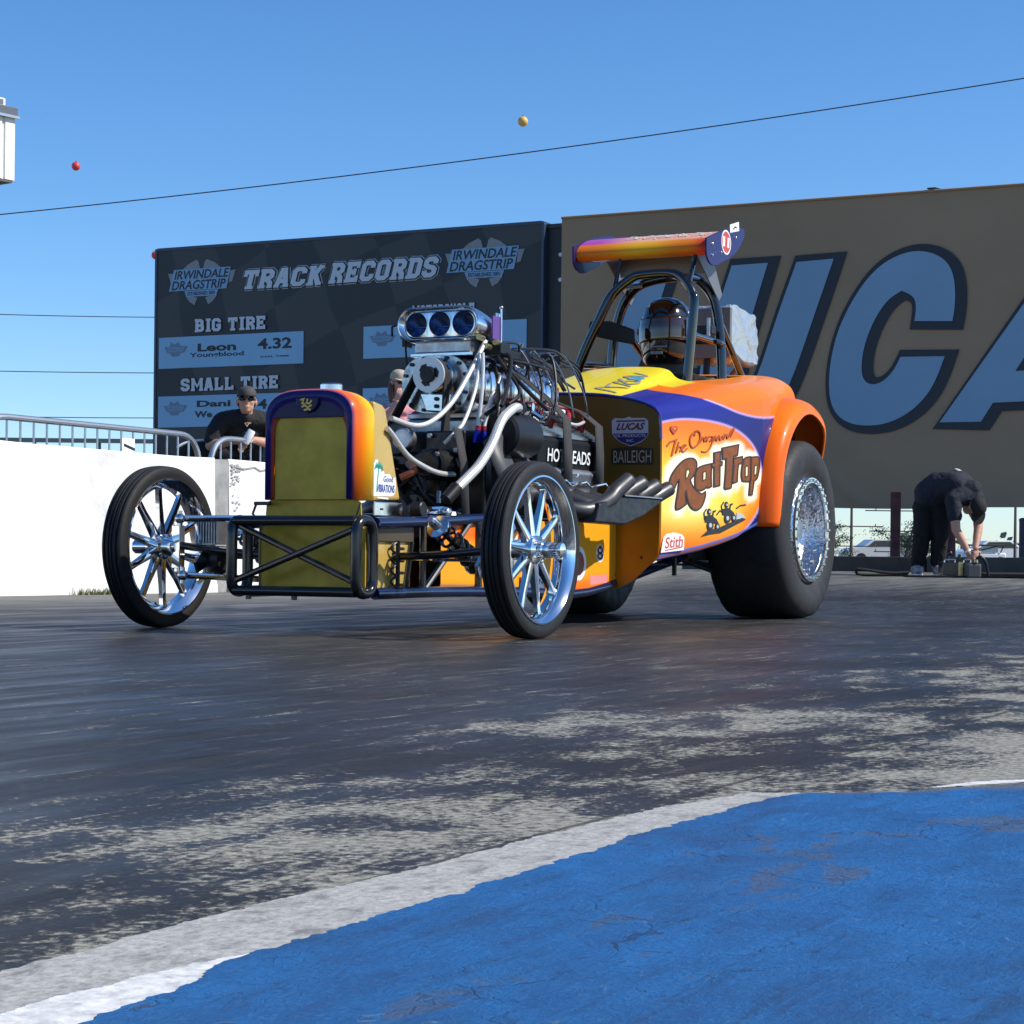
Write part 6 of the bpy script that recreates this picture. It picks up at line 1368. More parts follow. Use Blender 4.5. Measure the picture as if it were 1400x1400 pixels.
# cockpit tub
mb = MB()
for s in (1, -1): mb.box(s*.335, s*.345, YC0, YC1, .30, 1.13)
mb.box(-.335, .335, YC0, YC0 + .01, .30, 1.0); mb.box(-.335, .335, YC1 - .01, YC1, .30, 1.17); mb.box(-.335, .335, YC0, YC1, .29, .30)
obj('cockpit_tub', mb, mat('matt_black', (.01, .01, .01), .8), car, 0)
mb = MB(); mb.box(-.21, .21, 3.27, 3.36, .55, 1.22); mb.box(-.21, .21, 2.85, 3.27, .50, .58); obj('seat', mb, BLACK, car, 0, bev=.03)
obj('seat_shoulder', MB().lathe([(.12, -.02), (.12, .02), (.1, .03), (0, .03)], axm((.25, 3.16, 1.10), 'X'), 20), mat('grey_padding', (.055, .054, .053), .8), car)
mb = MB(); mb.tube([(.11*math.cos(a), 2.72 + .03*math.sin(a), 1.12 + .10*math.sin(a)) for a in [2*PI*i/24 for i in range(24)]], .012, 8, closed=True); obj('steering_wheel', mb, BLACK, car)

# fenders over the slicks
def fender(sgn):
    path = [Vector(p) for p in ((2.835, .456), (2.838, .62), (2.870, .77), (2.945, .905), (3.055, 1.01), (3.20, 1.082), (3.35, 1.100), (3.50, 1.065), (3.62, .99), (3.72, .88), (3.79, .77))]
    pp = spline(path, 5); ctr = Vector((3.42, .58)); mb = MB(); n = len(pp)
    xs_ = [(.44, -.02), (.52, .006), (.58, .014), (.63, .013), (.675, .003), (.705, -.010), (.724, -.028), (.733, -.050), (.733, -.064), (.726, -.068)]
    for i, p in enumerate(pp):
        a = pp[max(i - 1, 0)]; b_ = pp[min(i + 1, n - 1)]; t_ = (b_ - a).normalized(); nn = Vector((-t_.y, t_.x))
        tp = 1 - .30*sm((i - n + 14)/14)
        for (x, d) in xs_: q = p + nn*d*1.0; mb.v.append((sgn*(.44 + (x - .44)*tp), q.x, q.y))
    m_ = len(xs_)
    for i in range(n - 1):
        for j in range(m_ - 1): mb.f.append((i*m_ + j, i*m_ + j + 1, (i + 1)*m_ + j + 1, (i + 1)*m_ + j))
    V = np.array(mb.v); c = np.tile(np.array((.86, .125, .006)), (len(V), 1)); c = lerpc(c, np.array((.86, .20, .010)), np.exp(-((V[:, 2] - 1.0)/.12)**2)*.6)
    o = obj('wheel_fender', mb, PAINT, car, 60); set_colors(o, np.c_[c, np.ones(len(c))])
    so = o.modifiers.new('thick', 'SOLIDIFY'); so.thickness = .005; so.offset = 1
fender(1); fender(-1)
# inner wheel arch, underside pieces
mb = MB()
for s in (1, -1): mb.prism([(2.90, .46), (2.95, .85), (3.2, 1.04), (3.5, 1.05), (3.75, .93), (3.82, .8), (3.6, .60), (3.3, .50)], s*.33, s*.31, lambda u, v, d: (d, u, v))
obj('arch_liner', mb, BLACK, car, 0)
mb = MB(); mb.box(-.34, .34, 1.95, 3.3, .262, .272); obj('under_tray', mb, BLACK, car, 0)
mb = MB(); mb.tube([(.36, 2.45, .30), (.36, 2.45, .215)], .012, 8); obj('underside_link', mb, BLACK, car); mb = MB(); mb.tube([(.30, 2.65, .30), (.38, 2.95, .23), (.40, 3.02, .21)], .014, 8); mb.tube([(.34, 2.7, .29), (.40, 3.0, .25)], .008, 6); mb.ball((.38, 2.94, .26), .028); obj('underside_link', mb, BLACK, car)

# ---------------- roll cage
CG = mat('cage_black', (.010, .010, .011), .11, spec=.6, coat=.8)
front = [(-.325, 2.78, 1.05), (-.315, 2.78, 1.24), (-.185, 2.79, 1.53), (-.130, 2.80, 1.625), (-.04, 2.81, 1.695), (.02, 2.81, 1.712), (.17, 2.81, 1.712), (.25, 2.80, 1.675), (.30, 2.79, 1.60), (.312, 2.78, 1.53), (.285, 2.77, 1.17), (.28, 2.77, 1.05)]
rear = [(-.335, 3.24, 1.05), (-.335, 3.24, 1.34), (-.300, 3.24, 1.54), (-.235, 3.23, 1.67), (-.12, 3.22, 1.735), (.10, 3.22, 1.75), (.19, 3.23, 1.70), (.245, 3.24, 1.60), (.275, 3.24, 1.40), (.285, 3.24, 1.20), (.285, 3.24, 1.05)]
obj('roll_hoop', MB().tube(spline(front, 6), .024, 14), CG, car); obj('roll_hoop', MB().tube(spline(rear, 6), .0255, 14), CG, car)
for (a, b_) in (((-.10, 2.80, 1.66), (-.16, 3.22, 1.72)), ((.22, 2.80, 1.70), (.16, 3.22, 1.73)), ((-.305, 2.78, 1.27), (-.335, 3.24, 1.30)), ((.30, 2.78, 1.40), (.285, 3.24, 1.40))):
    obj('cage_bar', MB().tube([a, b_], .017, 12), CG, car)
for s in (1, -1): obj('cage_bar', MB().tube([(s*.27, 3.25, 1.50), (s*.22, 3.85, 1.16)], .018, 12), CG, car)
mb = MB(); mb.box(-.33, -.02, 2.88, 2.92, 1.40, 1.475, Matrix.Translation((0, 0, 0))); pad = obj('head_restraint_strap', MB().prism([(-.292, 1.50), (-.18, 1.495), (-.05, 1.448), (-.05, 1.372), (-.16, 1.395), (-.302, 1.43)], -.02, .02, fz(2.88)), mat('black_padding', (.012, .012, .013), .8), car, 0, bev=.012)
mb = MB(); mb.box(.15, .30, 3.05, 3.12, 1.43, 1.475); mb.box(.13, .32, 3.08, 3.15, 1.385, 1.405); obj('restraint_bracket', mb, BLACK, car, 0, bev=.006)
mb = MB()
for x in (.17, .28): mb.box(x, x + .014, 3.035, 3.049, 1.42, 1.51)
obj('bracket_clip', mb, STEEL, car, 0)
# ---------------- rear wing on the cage
for p, q in (((-.122, 2.80, 1.655), (-.122, 2.86, 1.80)), ((.285, 2.79, 1.66), (.285, 2.86, 1.80))): obj('wing_post', MB().tube([p, q], .011, 10), CG, car)
for x in (-.24, .255):
    mb = MB(); mb.prism([(2.93, 1.83), (3.12, 1.88), (3.30, 1.66), (3.26, 1.62), (3.10, 1.72)], x - .003, x + .003, lambda u, v, d: (d, u, v)); obj('wing_bracket', mb, GREYP, car, 0)
mb = MB(); mb.prism([(-.235, 1.835), (.245, 1.845), (.235, 1.745), (.03, 1.745), (-.05, 1.765), (-.225, 1.745)], -.004, .004, fz(3.10)); obj('wing_bracket', mb, GREYP, car, 0)
mb = MB(); wl, ww = .36, .355; sec = []
for i in range(25):                                          # cambered wing with a thick rounded nose
    t_ = i/24; u = (1 - math.cos(PI*t_))/2; sec.append((u*wl,   .046*math.sqrt(max(0, u))*(1 - u)*2.6))
for i in range(23, 0, -1):
    t_ = i/24; u = (1 - math.cos(PI*t_))/2; sec.append((u*wl, -.046*math.sqrt(max(0, u))*(1 - u)*2.6 - .010*math.sin(PI*u)))
ca, sa = math.cos(.36), math.sin(.36); sec = [(2.835 + a*ca - b_*sa, 1.828 + a*sa + b_*ca) for a, b_ in sec]; ns = len(sec); nxw = 40
for i in range(nxw + 1):
    x = -ww + 2*ww*i/nxw; mb.v += [(x, a, b_) for a, b_ in sec]
for i in range(nxw):
    for j in range(ns): mb.f.append((i*ns + j, i*ns + (j + 1) % ns, (i + 1)*ns + (j + 1) % ns, (i + 1)*ns + j))
mb.f += [tuple(range(ns)), tuple(nxw*ns + j for j in range(ns))]
V = np.array(mb.v); k_ = np.clip((V[:, 0] + ww)/(2*ww), 0, 1)
c = lerpc(np.tile(np.array((.74, .17, .015)), (len(V), 1)), np.array((.78, .40, .02)), np.exp(-((k_ - .5)/.22)**2)); c = lerpc(c, np.array((.62, .05, .02)), sstep(k_, .86, .98))
hq = -(V[:, 1] - 2.835)*sa + (V[:, 2] - 1.828)*ca; qc = (V[:, 1] - 2.835)*ca + (V[:, 2] - 1.828)*sa
top = (hq > 0) & (qc > .062)
c = np.where(top[:, None], lerpc(np.tile(np.array((.42, .06, .34)), (len(V), 1)), np.array((.78, .38, .26)), sstep(k_, .1, .5)), c)
wg = obj('wing', mb, PAINT, car, 40); set_colors(wg, np.c_[c, np.ones(len(c))])
def fwt(u, v, d):
    q = .07 + v; h = .046*math.sqrt(q/wl)*(1 - q/wl)*2.6 + d; return (u, 2.835 + q*ca - h*sa, 1.828 + q*sa + h*ca)
mb = MB()
for s_, x0, x1 in (('The Original Rat Trap', -.12, .335),): text(mb, s_, fwt, x0, x1, .0, .11, .004, .02, .25)
obj('wing_lettering', mb, mat('cream_print', (.80, .70, .62), .4), wg, 0)
EP = smooth_poly([(2.805, 1.875), (2.815, 1.785), (2.90, 1.750), (3.03, 1.785), (3.21, 1.855), (3.325, 1.950), (3.300, 1.995), (3.14, 1.972), (2.95, 1.922)])
for s in (1, -1):
    mb = MB(); mb.prism(EP, -.005, .005, lambda u, v, d, s=s: (s*(ww + .006) + d, u, v)); e_ = obj('wing_end_plate', mb, mat('violet_blue_paint', (.020, .011, .085), .3, coat=.2, spec=.2), car, 0, bev=.002)
    mb = MB()
    for (u, v) in ((2.88, 1.80), (2.88, 1.855), (3.0, 1.83), (3.2, 1.93)): mb.ball((s*(ww + .0115), u, v), .008, 8, 6)
    obj('rivet', mb, POLISH, e_)
fe = lambda u, v, d: (ww + .0112 + d, u, v)
mb = MB(); mb.prism([(3.067 + .058*math.cos(a), 1.889 + .055*math.sin(a)) for a in [2*PI*i/24 for i in range(24)]], 0, .001, fe); rl = obj('round_logo', mb, REDD, car, 0)
mb = MB(); mb.strip([(3.067 + .062*math.cos(a), 1.889 + .058*math.sin(a)) for a in [2*PI*i/24 for i in range(24)]], .008, 0, .0015, fe, closed=True)
for u in (3.035, 3.095): mb.prism([(u - .014, 1.865), (u + .012, 1.865), (u + .016, 1.915), (u - .010, 1.915)], .001, .0016, fe)
obj('logo_print', mb, WHITED, rl, 0)
mb = MB(); mb.prism([(3.12, 1.945), (3.245, 1.972), (3.24, 2.018), (3.115, 1.985)], 0, .002, fe); wt = obj('white_tag', mb, WHITED, car, 0)
mb = MB(); mb.strip([(3.16, 1.968), (3.19, 1.985), (3.21, 1.982)], .008, .002, .0026, fe); obj('tag_print', mb, BLACKD, wt, 0)
# ---------------- parachute pack wrapped in silver foil
mb = MB(); bmx = MB()
cp = [(3.80, 1.415), (3.80, 1.665), (3.86, 1.672), (4.20, 1.640), (4.215, 1.62), (4.225, 1.43), (4.19, 1.385), (3.90, 1.375)]
nn_ = 14; P_ = MB()
r = random.Random(8)
for i in range(9):
    x = -.17 + .28*i/8
    for k, (u, v) in enumerate(cp): P_.v.append((x + r.uniform(-.006, .006), u + r.uniform(-.006, .006), v + r.uniform(-.006, .006)))
for i in range(8):
    for k in range(8): P_.f.append((i*8 + k, i*8 + (k + 1) % 8, (i + 1)*8 + (k + 1) % 8, (i + 1)*8 + k))
P_.f += [tuple(range(8)), tuple(64 + k for k in range(8))]
pk = obj('parachute_pack', P_, FOIL, car, 25)
sb_ = pk.modifiers.new('grid', 'SUBSURF'); sb_.subdivision_type = 'SIMPLE'; sb_.levels = 3; sb_.render_levels = 3
tx = bpy.data.textures.new('crumple', 'VORONOI'); tx.noise_scale = .07; tx.distance_metric = 'DISTANCE'
dm = pk.modifiers.new('crumple', 'DISPLACE'); dm.texture = tx; dm.strength = .030; dm.mid_level = .4; dm.texture_coords = 'LOCAL'
obj('pack_frame', MB().box(-.19, .125, 3.765, 3.795, 1.385, 1.655), mat('grey_frame', (.13, .13, .13), .5), car, 0, bev=.004)
obj('pack_stay', MB().tube([(-.02, 3.80, 1.39), (-.02, 3.78, 1.22)], .02, 10), BLACK, car)
mb = MB(); mb.tube(spline([(.12, 3.82, 1.41), (.14, 3.95, 1.36), (.12, 4.12, 1.375), (.0, 4.2, 1.38)], 5), .014, 8); mb.tube(spline([(.12, 3.80, 1.42), (.16, 3.82, 1.36), (.10, 3.86, 1.30)], 5), .012, 8); obj('pack_strap', mb, mat('brown_strap', (.10, .06, .04), .7), car)

# ================================================================== people
SKIN = mat('skin', (.50, .26, .17), .55, var=(30, .12)); SKIN2 = mat('fair_skin', (.52, .28, .22), .55, var=(30, .12))
def eval_mesh(o):
    bpy.context.view_layer.update()
    return bpy.data.meshes.new_from_object(o.evaluated_get(bpy.context.evaluated_depsgraph_get()))
def limb(mb, p, q, r0, r1, n=18):
    """closed tapered limb between two joints; radii may be (across, deep) pairs"""
    p, q = Vector(p), Vector(q); d = (q - p).normalized(); ax = Vector((1, 0, 0)); ax = ax - d*ax.dot(d)
    if ax.length < .25: ax = Vector((0, 1, 0)) - d*d.y
    ax.normalize(); bx_ = d.cross(ax); r0 = r0 if isinstance(r0, tuple) else (r0, r0); r1 = r1 if isinstance(r1, tuple) else (r1, r1)
    o = len(mb.v); L = (q - p).length; vs = []; fs = []; rings = []
    for k in range(5): a = -PI/2 + PI/2*(k + .6)/5.6; rings.append((p, r0, math.cos(a), math.sin(a)))
    for k in range(7): t_ = k/6; rings.append((p.lerp(q, t_), tuple(x + (y_ - x)*t_ for x, y_ in zip(r0, r1)), 1.0, 0.0))
    for k in range(5): a = PI/2*(k + 1)/5.6; rings.append((q, r1, math.cos(a), math.sin(a)))
    for c, r, sc2, hh in rings:
        m_ = min(r)
        for i in range(n): a = 2*PI*i/n; vs.append(c + ax*r[0]*sc2*math.cos(a) + bx_*r[1]*sc2*math.sin(a) + d*hh*m_)
    for j in range(len(rings) - 1):
        for i in range(n): fs.append((j*n + i, j*n + (i + 1) % n, (j + 1)*n + (i + 1) % n, (j + 1)*n + i))
    fs.append(tuple(range(n - 1, -1, -1))); fs.append(tuple((len(rings) - 1)*n + i for i in range(n)))
    mb.add(vs, fs)
def flesh(J, E, root=None, sub=1):
    mb = MB()
    for a, b_ in E: limb(mb, J[a][0], J[b_][0], J[a][1], J[b_][1])
    return mb
def skin_mesh(J, E, root, sub=1): return flesh(J, E)
def to_mb(mb): return mb
def chain(J, E, pre, pts, rad, start=None):
    prev = start
    for i, (p, r) in enumerate(zip(pts, rad)):
        k = '%s%d' % (pre, i); J[k] = (p, r)
        if prev: E.append((prev, k))
        prev = k
    return prev
def head_geo(mb, M_, s=1.0):
    """skull, jaw, nose, ears, lips and brow; local frame: -Y is where the face looks, origin at the skull centre"""
    def b(c, r): mb.ball(M_ @ Vector(c)*1.0 if False else M_ @ (Vector(c)*s), tuple(q*s for q in r), 18, 12, M_)
    b((0, .012, .02), (.076, .095, .098)); b((0, -.022, -.045), (.060, .070, .072)); b((0, -.055, -.088), (.032, .030, .026))
    b((0, -.094, -.022), (.012, .020, .024)); b((0, -.098, -.034), (.017, .013, .011)); b((0, -.080, .012), (.050, .016, .012))
    b((0, -.084, -.064), (.024, .011, .008)); b((0, -.083, -.074), (.020, .011, .007))
    for q in (1, -1): b((q*.078, .012, -.012), (.010, .020, .031)); b((q*.034, -.066, -.028), (.024, .022, .024))
    mb.tube([M_ @ (Vector((0, .02, -.06))*s), M_ @ (Vector((0, .035, -.19))*s)], .052*s, 14)
def hand_geo(mb, wrist, dirv, palm_n, s=1.0, curl=.5, side=1):
    """palm with five bent fingers; dirv runs to the fingertips, palm_n is where the palm faces"""
    d = Vector(dirv).normalized(); n = Vector(palm_n); n = (n - d*n.dot(d)).normalized(); u = d.cross(n)*side
    w0 = Vector(wrist)
    F = Matrix((tuple(u) + (0,), tuple(d) + (0,), tuple(n) + (0,), (0, 0, 0, 1))).transposed()
    mb.ball(w0 + d*.045*s, (.038*s, .052*s, .014*s), 14, 8, F)
    for k, (off, ln) in enumerate(((-.028, .062), (-.0095, .075), (.009, .080), (.028, .070))):
        p = w0 + d*.080*s + u*off*s; pts = [p]; dd = d.copy(); c = curl*(1 + .12*k)
        for q in range(3):
            dd = (dd*math.cos(c*.8) + n*math.sin(c*.8)).normalized(); n2 = (n - dd*n.dot(dd)); p = p + dd*ln*s*(.42, .33, .27)[q]; pts.append(p)
        mb.tube(pts, [.0095*s, .0088*s, .008*s, .0065*s], 8)
    p = w0 + d*.03*s + u*.034*s; mb.tube([p, p + (d*.6 + u*.75 + n*.3)*.035*s, p + (d*.95 + u*.55 + n*.55)*.062*s], [.012*s, .0105*s, .008*s], 8)
def fuse(name, mb, m, parent, voxel=.005, smooth=5):
    me = bpy.data.meshes.new('raw'); me.from_pydata(mb.v, [], mb.f); o = bpy.data.objects.new('raw', me); COL.objects.link(o)
    r = o.modifiers.new('r', 'REMESH'); r.mode = 'VOXEL'; r.voxel_size = voxel; r.use_smooth_shade = True
    s = o.modifiers.new('s', 'SMOOTH'); s.iterations = smooth; s.factor = .5
    out = eval_mesh(o); bpy.data.objects.remove(o); bpy.data.meshes.remove(me)
    out.materials.append(m); out.name = name
    q = bpy.data.objects.new(name, out); link(q, parent); return q
def cloth(name, J, E, root, m, parent, voxel=.008, folds=.009):
    mb = flesh(J, E); o = fuse(name, mb, m, parent, voxel, 8)
    tx = bpy.data.textures.new(name, 'CLOUDS'); tx.noise_scale = .09; tx.noise_depth = 2
    d_ = o.modifiers.new('folds', 'DISPLACE'); d_.texture = tx; d_.strength = folds*2.6; d_.mid_level = .5; d_.texture_coords = 'LOCAL'
    return o
BLKC = mat('black_cotton', (.008, .008, .009), .85, bump=(55, .6, .01)); NAVC = mat('navy_cotton', (.007, .010, .020), .85, bump=(45, .6, .01)); DENIM = mat('black_trousers', (.005, .005, .006), .9, bump=(40, .5, .01))
GLASSES = mat('dark_lens', (.01, .01, .01), .1)
def cap(parent, M_, m, brim_m, s=1.0):
    mb = MB(); n = 20
    P = [(.084, -.002), (.087, .02), (.082, .05), (.062, .078), (.03, .092), (0, .095)]
    mb.lathe([(r*s, h*s) for r, h in P], M_ @ Matrix.Translation((0, .012*s, .03*s)) @ Matrix.Diagonal((.95, 1.14, 1, 1)), 24)
    o = obj('cap', mb, m, parent, 60)
    mb = MB(); pts = []
    for i in range(13): a = PI + PI*i/12; pts.append((.082*math.cos(a)*s, (-.055 + .115*math.sin(a))*s))
    mb.prism(pts, 0, .006*s, lambda u, v, d: M_ @ Vector((u, v, .030*s - .10*(abs(u)**2) + (v + .055)*.22 + d)))
    obj('cap_brim', mb, brim_m, o, 40); return o
def shades(parent, M_, s=1.0):
    mb = MB()
    for q in (1, -1): mb.ball(M_ @ (Vector((q*.036, -.084, .002))*s), (.030*s, .012*s, .021*s), 12, 8, M_); mb.tube([M_ @ (Vector((q*.064, -.075, .006))*s), M_ @ (Vector((q*.080, .01, .006))*s)], .004*s, 6)
    mb.tube([M_ @ (Vector((-.02, -.096, .005))*s), M_ @ (Vector((.02, -.096, .005))*s)], .004*s, 6); return obj('sunglasses', mb, GLASSES, parent, 50)

# ---------------- man leaning on the crowd barrier (faces the camera, forearms on the top rail)
px_, py_ = -2.235, 17.03
man = thing('person', 'man in black T-shirt, cap and sunglasses leaning on the crowd barrier', 'person', px_, py_, .15, math.radians(14), world=True)
J, E = {}, []
H_ = Matrix.Translation((.0, -.12, 1.415)) @ Matrix.Rotation(math.radians(-6), 4, 'Z') @ Matrix.Rotation(math.radians(-8), 4, 'X')
J['hip'] = ((0, .16, .84), (.155, .12)); J['waist'] = ((0, .10, 1.00), (.150, .115)); J['chest'] = ((0, .02, 1.18), (.165, .115)); J['upper'] = ((0, -.03, 1.26), (.13, .085)); J['neck'] = ((0, -.07, 1.325), .055)
E += [('hip', 'waist'), ('waist', 'chest'), ('chest', 'upper'), ('upper', 'neck')]
arms = {}
for q, el, wr in ((-1, (-.29, -.10, 1.04), (-.115, -.27, 1.075)), (1, (.30, -.07, 1.05), (.045, -.26, 1.085))):
    chain(J, E, 'a%d' % q, [(q*.19, -.03, 1.25), ((q*.19 + el[0])/2 + q*.02, (el[1] - .03)/2, 1.14), el, tuple(Vector(el).lerp(Vector(wr), .5)), wr], [.062, .052, .045, .042, .030], 'upper')
    arms[q] = (el, wr)
    chain(J, E, 'l%d' % q, [(q*.10, .16, .78), (q*.11, .13, .45), (q*.11, .17, .10), (q*.12, .05, .045)], [.095, .062, .045, .042], 'hip')
mb = to_mb(skin_mesh(J, E, 'hip')); head_geo(mb, H_)
hand_geo(mb, arms[-1][1], (.5, -.55, -.35), (-.2, -.4, -.9), 1, .7, -1); hand_geo(mb, arms[1][1], (-.75, -.4, -.15), (-.1, -.3, -.9), 1, .8, 1)
fuse('body', mb, SKIN, man)
SJ = {'hip': ((0, .16, .86), (.172, .135)), 'waist': ((0, .10, 1.0), (.170, .135)), 'chest': ((0, .02, 1.17), (.182, .135)), 'upper': ((0, -.03, 1.265), (.145, .100)), 'neck': ((0, -.055, 1.305), .062)}
SE = [('hip', 'waist'), ('waist', 'chest'), ('chest', 'upper'), ('upper', 'neck')]
for q in (-1, 1):
    el = arms[q][0]; chain(SJ, SE, 's%d' % q, [(q*.185, -.03, 1.25), ((q*.19 + el[0])/2 + q*.02, (el[1] - .03)/2, 1.145), tuple(Vector((q*.19, -.03, 1.25)).lerp(Vector(el), .82))], [.082, .073, .068], 'upper')
cloth('t_shirt', SJ, SE, 'hip', BLKC, man)
TJ = {'hip': ((0, .16, .86), (.17, .135)), 'seat': ((0, .16, .78), (.16, .13))}; TE = [('hip', 'seat')]
for q in (-1, 1): chain(TJ, TE, 't%d' % q, [(q*.10, .16, .70), (q*.11, .13, .45), (q*.11, .17, .08)], [.11, .082, .068], 'seat')
cloth('trousers', TJ, TE, 'hip', DENIM, man)
for q in (-1, 1): obj('shoe', MB().ball((q*.12, .08, .045), (.052, .13, .05)), BLACK, man)
cap(man, H_, mat('grey_black_cap', (.05, .05, .05), .8), BLKC); shades(man, H_)
mb = MB(); mb.ball(H_ @ Vector((0, .03, .0)), (.080, .088, .085), 16, 10, H_); obj('hair', mb, mat('dark_hair', (.015, .012, .01), .7), man)
obj('collar_cord', MB().tube([(-.05, -.14, 1.28), (0, -.165, 1.20), (.05, -.14, 1.28)], .006, 6), mat('tan_cord', (.4, .3, .2), .7), man)
cup = thing('drink_can', 'white drink can held over the crowd barrier by the man in black', 'can', px_ + .05, py_ - .36, 1.20, world=True)
obj('can', MB().lathe([(0, 0), (.028, 0), (.033, .01), (.033, .11), (.027, .122), (0, .122)], Matrix.Rotation(.5, 4, 'Y'), 18), WHITED, cup); obj('rim', MB().lathe([(.0, .123), (.026, .123), (.026, .126), (0, .126)], Matrix.Rotation(.5, 4, 'Y'), 18), STEEL, cup)
# dark padded bag with white piping beside him
bag = thing('padded_bag', 'dark padded bag with a white edge on the barrier beside the man in black', 'bag', px_ - .30, py_ - .05, 1.14, math.radians(10), world=True)
mb = MB(); mb.ball((0, 0, 0), (.26, .10, .095), 24, 12); obj('bag_body', mb, BLKC, bag)
obj('piping', MB().tube([(-.26*math.cos(a), -.02, .098*math.sin(a)) for a in [PI*.1 + PI*.4*i/14 for i in range(15)]], .012, 8), WHITED, bag)

# ---------------- woman behind the blower, hand raised to her cap
wx, wy = -1.075, 19.3
wom = thing('person', 'woman in a pale cap, sunglasses and pink top behind the blower pulley', 'person', wx, wy, .15, math.radians(10), world=True)
K = 1.075
J, E = {}, []
H2 = Matrix.Translation((-.01, -.05, 1.655*K)) @ Matrix.Rotation(math.radians(22), 4, 'Z') @ Matrix.Rotation(math.radians(5), 4, 'X')
def sc_(p): return tuple(q*K for q in p)
J['hip'] = (sc_((0, .03, .92)), (.15, .11)); J['waist'] = (sc_((0, .02, 1.10)), (.12, .09)); J['chest'] = (sc_((0, 0, 1.30)), (.145, .10)); J['upper'] = (sc_((0, -.01, 1.40)), (.10, .07)); J['neck'] = (sc_((0, -.02, 1.49)), .045)
E += [('hip', 'waist'), ('waist', 'chest'), ('chest', 'upper'), ('upper', 'neck')]
ar = {-1: ((-.20, -.14, 1.24), (-.05, -.24, 1.47)), 1: ((.27, -.12, 1.22), (.19, -.27, 1.36))}
for q in (-1, 1):
    el, wr = sc_(ar[q][0]), sc_(ar[q][1])
    chain(J, E, 'a%d' % q, [sc_((q*.165, -.01, 1.39)), tuple(Vector(sc_((q*.17, -.01, 1.39))).lerp(Vector(el), .55)), el, tuple(Vector(el).lerp(Vector(wr), .5)), wr], [.052, .044, .038, .035, .026], 'upper')
    chain(J, E, 'l%d' % q, [sc_((q*.09, .03, .84)), sc_((q*.10, 0, .48)), sc_((q*.10, .03, .09)), sc_((q*.11, -.09, .04))], [.085, .055, .038, .035], 'hip')
mb = to_mb(skin_mesh(J, E, 'hip')); head_geo(mb, H2, .97)
hand_geo(mb, sc_(ar[-1][1]), (.2, -.3, .9), (.3, .9, .3), .95, .55, -1); hand_geo(mb, sc_(ar[1][1]), (-.6, -.3, .6), (-.2, .9, .2), .95, .6, 1)
fuse('body', mb, SKIN2, wom)
SJ = {'hip': (sc_((0, .03, .90)), (.16, .12)), 'waist': (sc_((0, .02, 1.10)), (.135, .105)), 'chest': (sc_((0, 0, 1.30)), (.16, .115)), 'upper': (sc_((0, -.01, 1.40)), (.115, .08)), 'neck': (sc_((0, -.015, 1.455)), .052)}
SE = [('hip', 'waist'), ('waist', 'chest'), ('chest', 'upper'), ('upper', 'neck')]
for q in (-1, 1): chain(SJ, SE, 's%d' % q, [sc_((q*.162, -.01, 1.385)), tuple(Vector(sc_((q*.17, -.01, 1.39))).lerp(Vector(sc_(ar[q][0])), .7))], [.066, .060], 'upper')
cloth('top', SJ, SE, 'hip', mat('pink_cotton', (.62, .26, .28), .85, bump=(50, .4, .01)), wom)
TJ = {'hip': (sc_((0, .03, .93)), (.158, .118)), 'seat': (sc_((0, .03, .84)), (.155, .12))}; TE = [('hip', 'seat')]
for q in (-1, 1): chain(TJ, TE, 't%d' % q, [sc_((q*.09, .03, .76)), sc_((q*.10, 0, .48)), sc_((q*.10, .03, .08))], [.10, .07, .055], 'seat')
cloth('trousers', TJ, TE, 'hip', mat('blue_denim', (.04, .06, .12), .85), wom)
for q in (-1, 1): obj('shoe', MB().ball((q*.115, -.04, .04), (.045, .12, .045)), WHITED, wom)
cap(wom, H2, mat('beige_cap', (.46, .38, .28), .8, var=(60, .3)), mat('beige_cap', (.46, .38, .28), .8), .99); shades(wom, H2, .97)
mb = MB(); mb.ball(H2 @ Vector((0, .035, -.01)), (.084, .085, .095), 16, 10, H2); mb.tube(spline([H2 @ Vector((-.07, .03, -.02)), H2 @ Vector((-.085, .0, -.10)), H2 @ Vector((-.075, -.02, -.19))], 5), [.03]*10 + [.016], 8); obj('hair', mb, mat('auburn_hair', (.10, .045, .03), .6), wom)

# ---------------- crewman bent double over the tool case
cx_, cy_ = W(-1.80, 14.9).x, W(-1.80, 14.9).y; cz_ = ground_h(cx_, cy_)
crew = thing('person', 'crewman in black bending double to reach the gear on the ground', 'person', cx_, cy_, cz_, 0, world=True)
J, E = {}, []
J['hip'] = ((-.02, .08, .86), (.155, .125)); J['waist'] = ((.05, .0, .95), (.145, .12)); J['chest'] = ((.20, -.12, .955), (.165, .125)); J['upper'] = ((.30, -.20, .885), (.14, .09)); J['neck'] = ((.345, -.26, .80), .056)
E += [('hip', 'waist'), ('waist', 'chest'), ('chest', 'upper'), ('upper', 'neck')]
ca_ = {-1: ((.13, -.30, .80), (.15, -.36, .49), (.275, -.40, .245)), 1: ((.42, -.12, .82), (.40, -.28, .50), (.345, -.40, .30))}
for q in (-1, 1):
    sh_, el, wr = ca_[q]
    chain(J, E, 'a%d' % q, [sh_, tuple(Vector(sh_).lerp(Vector(el), .5)), el, tuple(Vector(el).lerp(Vector(wr), .45)), wr], [.066, .055, .047, .043, .030], 'upper')
lg = {-1: ((-.10, .10, .80), (-.13, .03, .45), (-.15, .10, .09), (-.19, -.05, .05)), 1: ((.07, .08, .80), (.06, .0, .45), (.05, .07, .09), (.04, -.09, .05))}
for q in (-1, 1): chain(J, E, 'l%d' % q, lg[q], [.098, .064, .044, .044], 'hip')
H3 = Matrix.Translation((.365, -.33, .715)) @ Matrix.Rotation(math.radians(18), 4, 'Z') @ Matrix.Rotation(math.radians(78), 4, 'X')
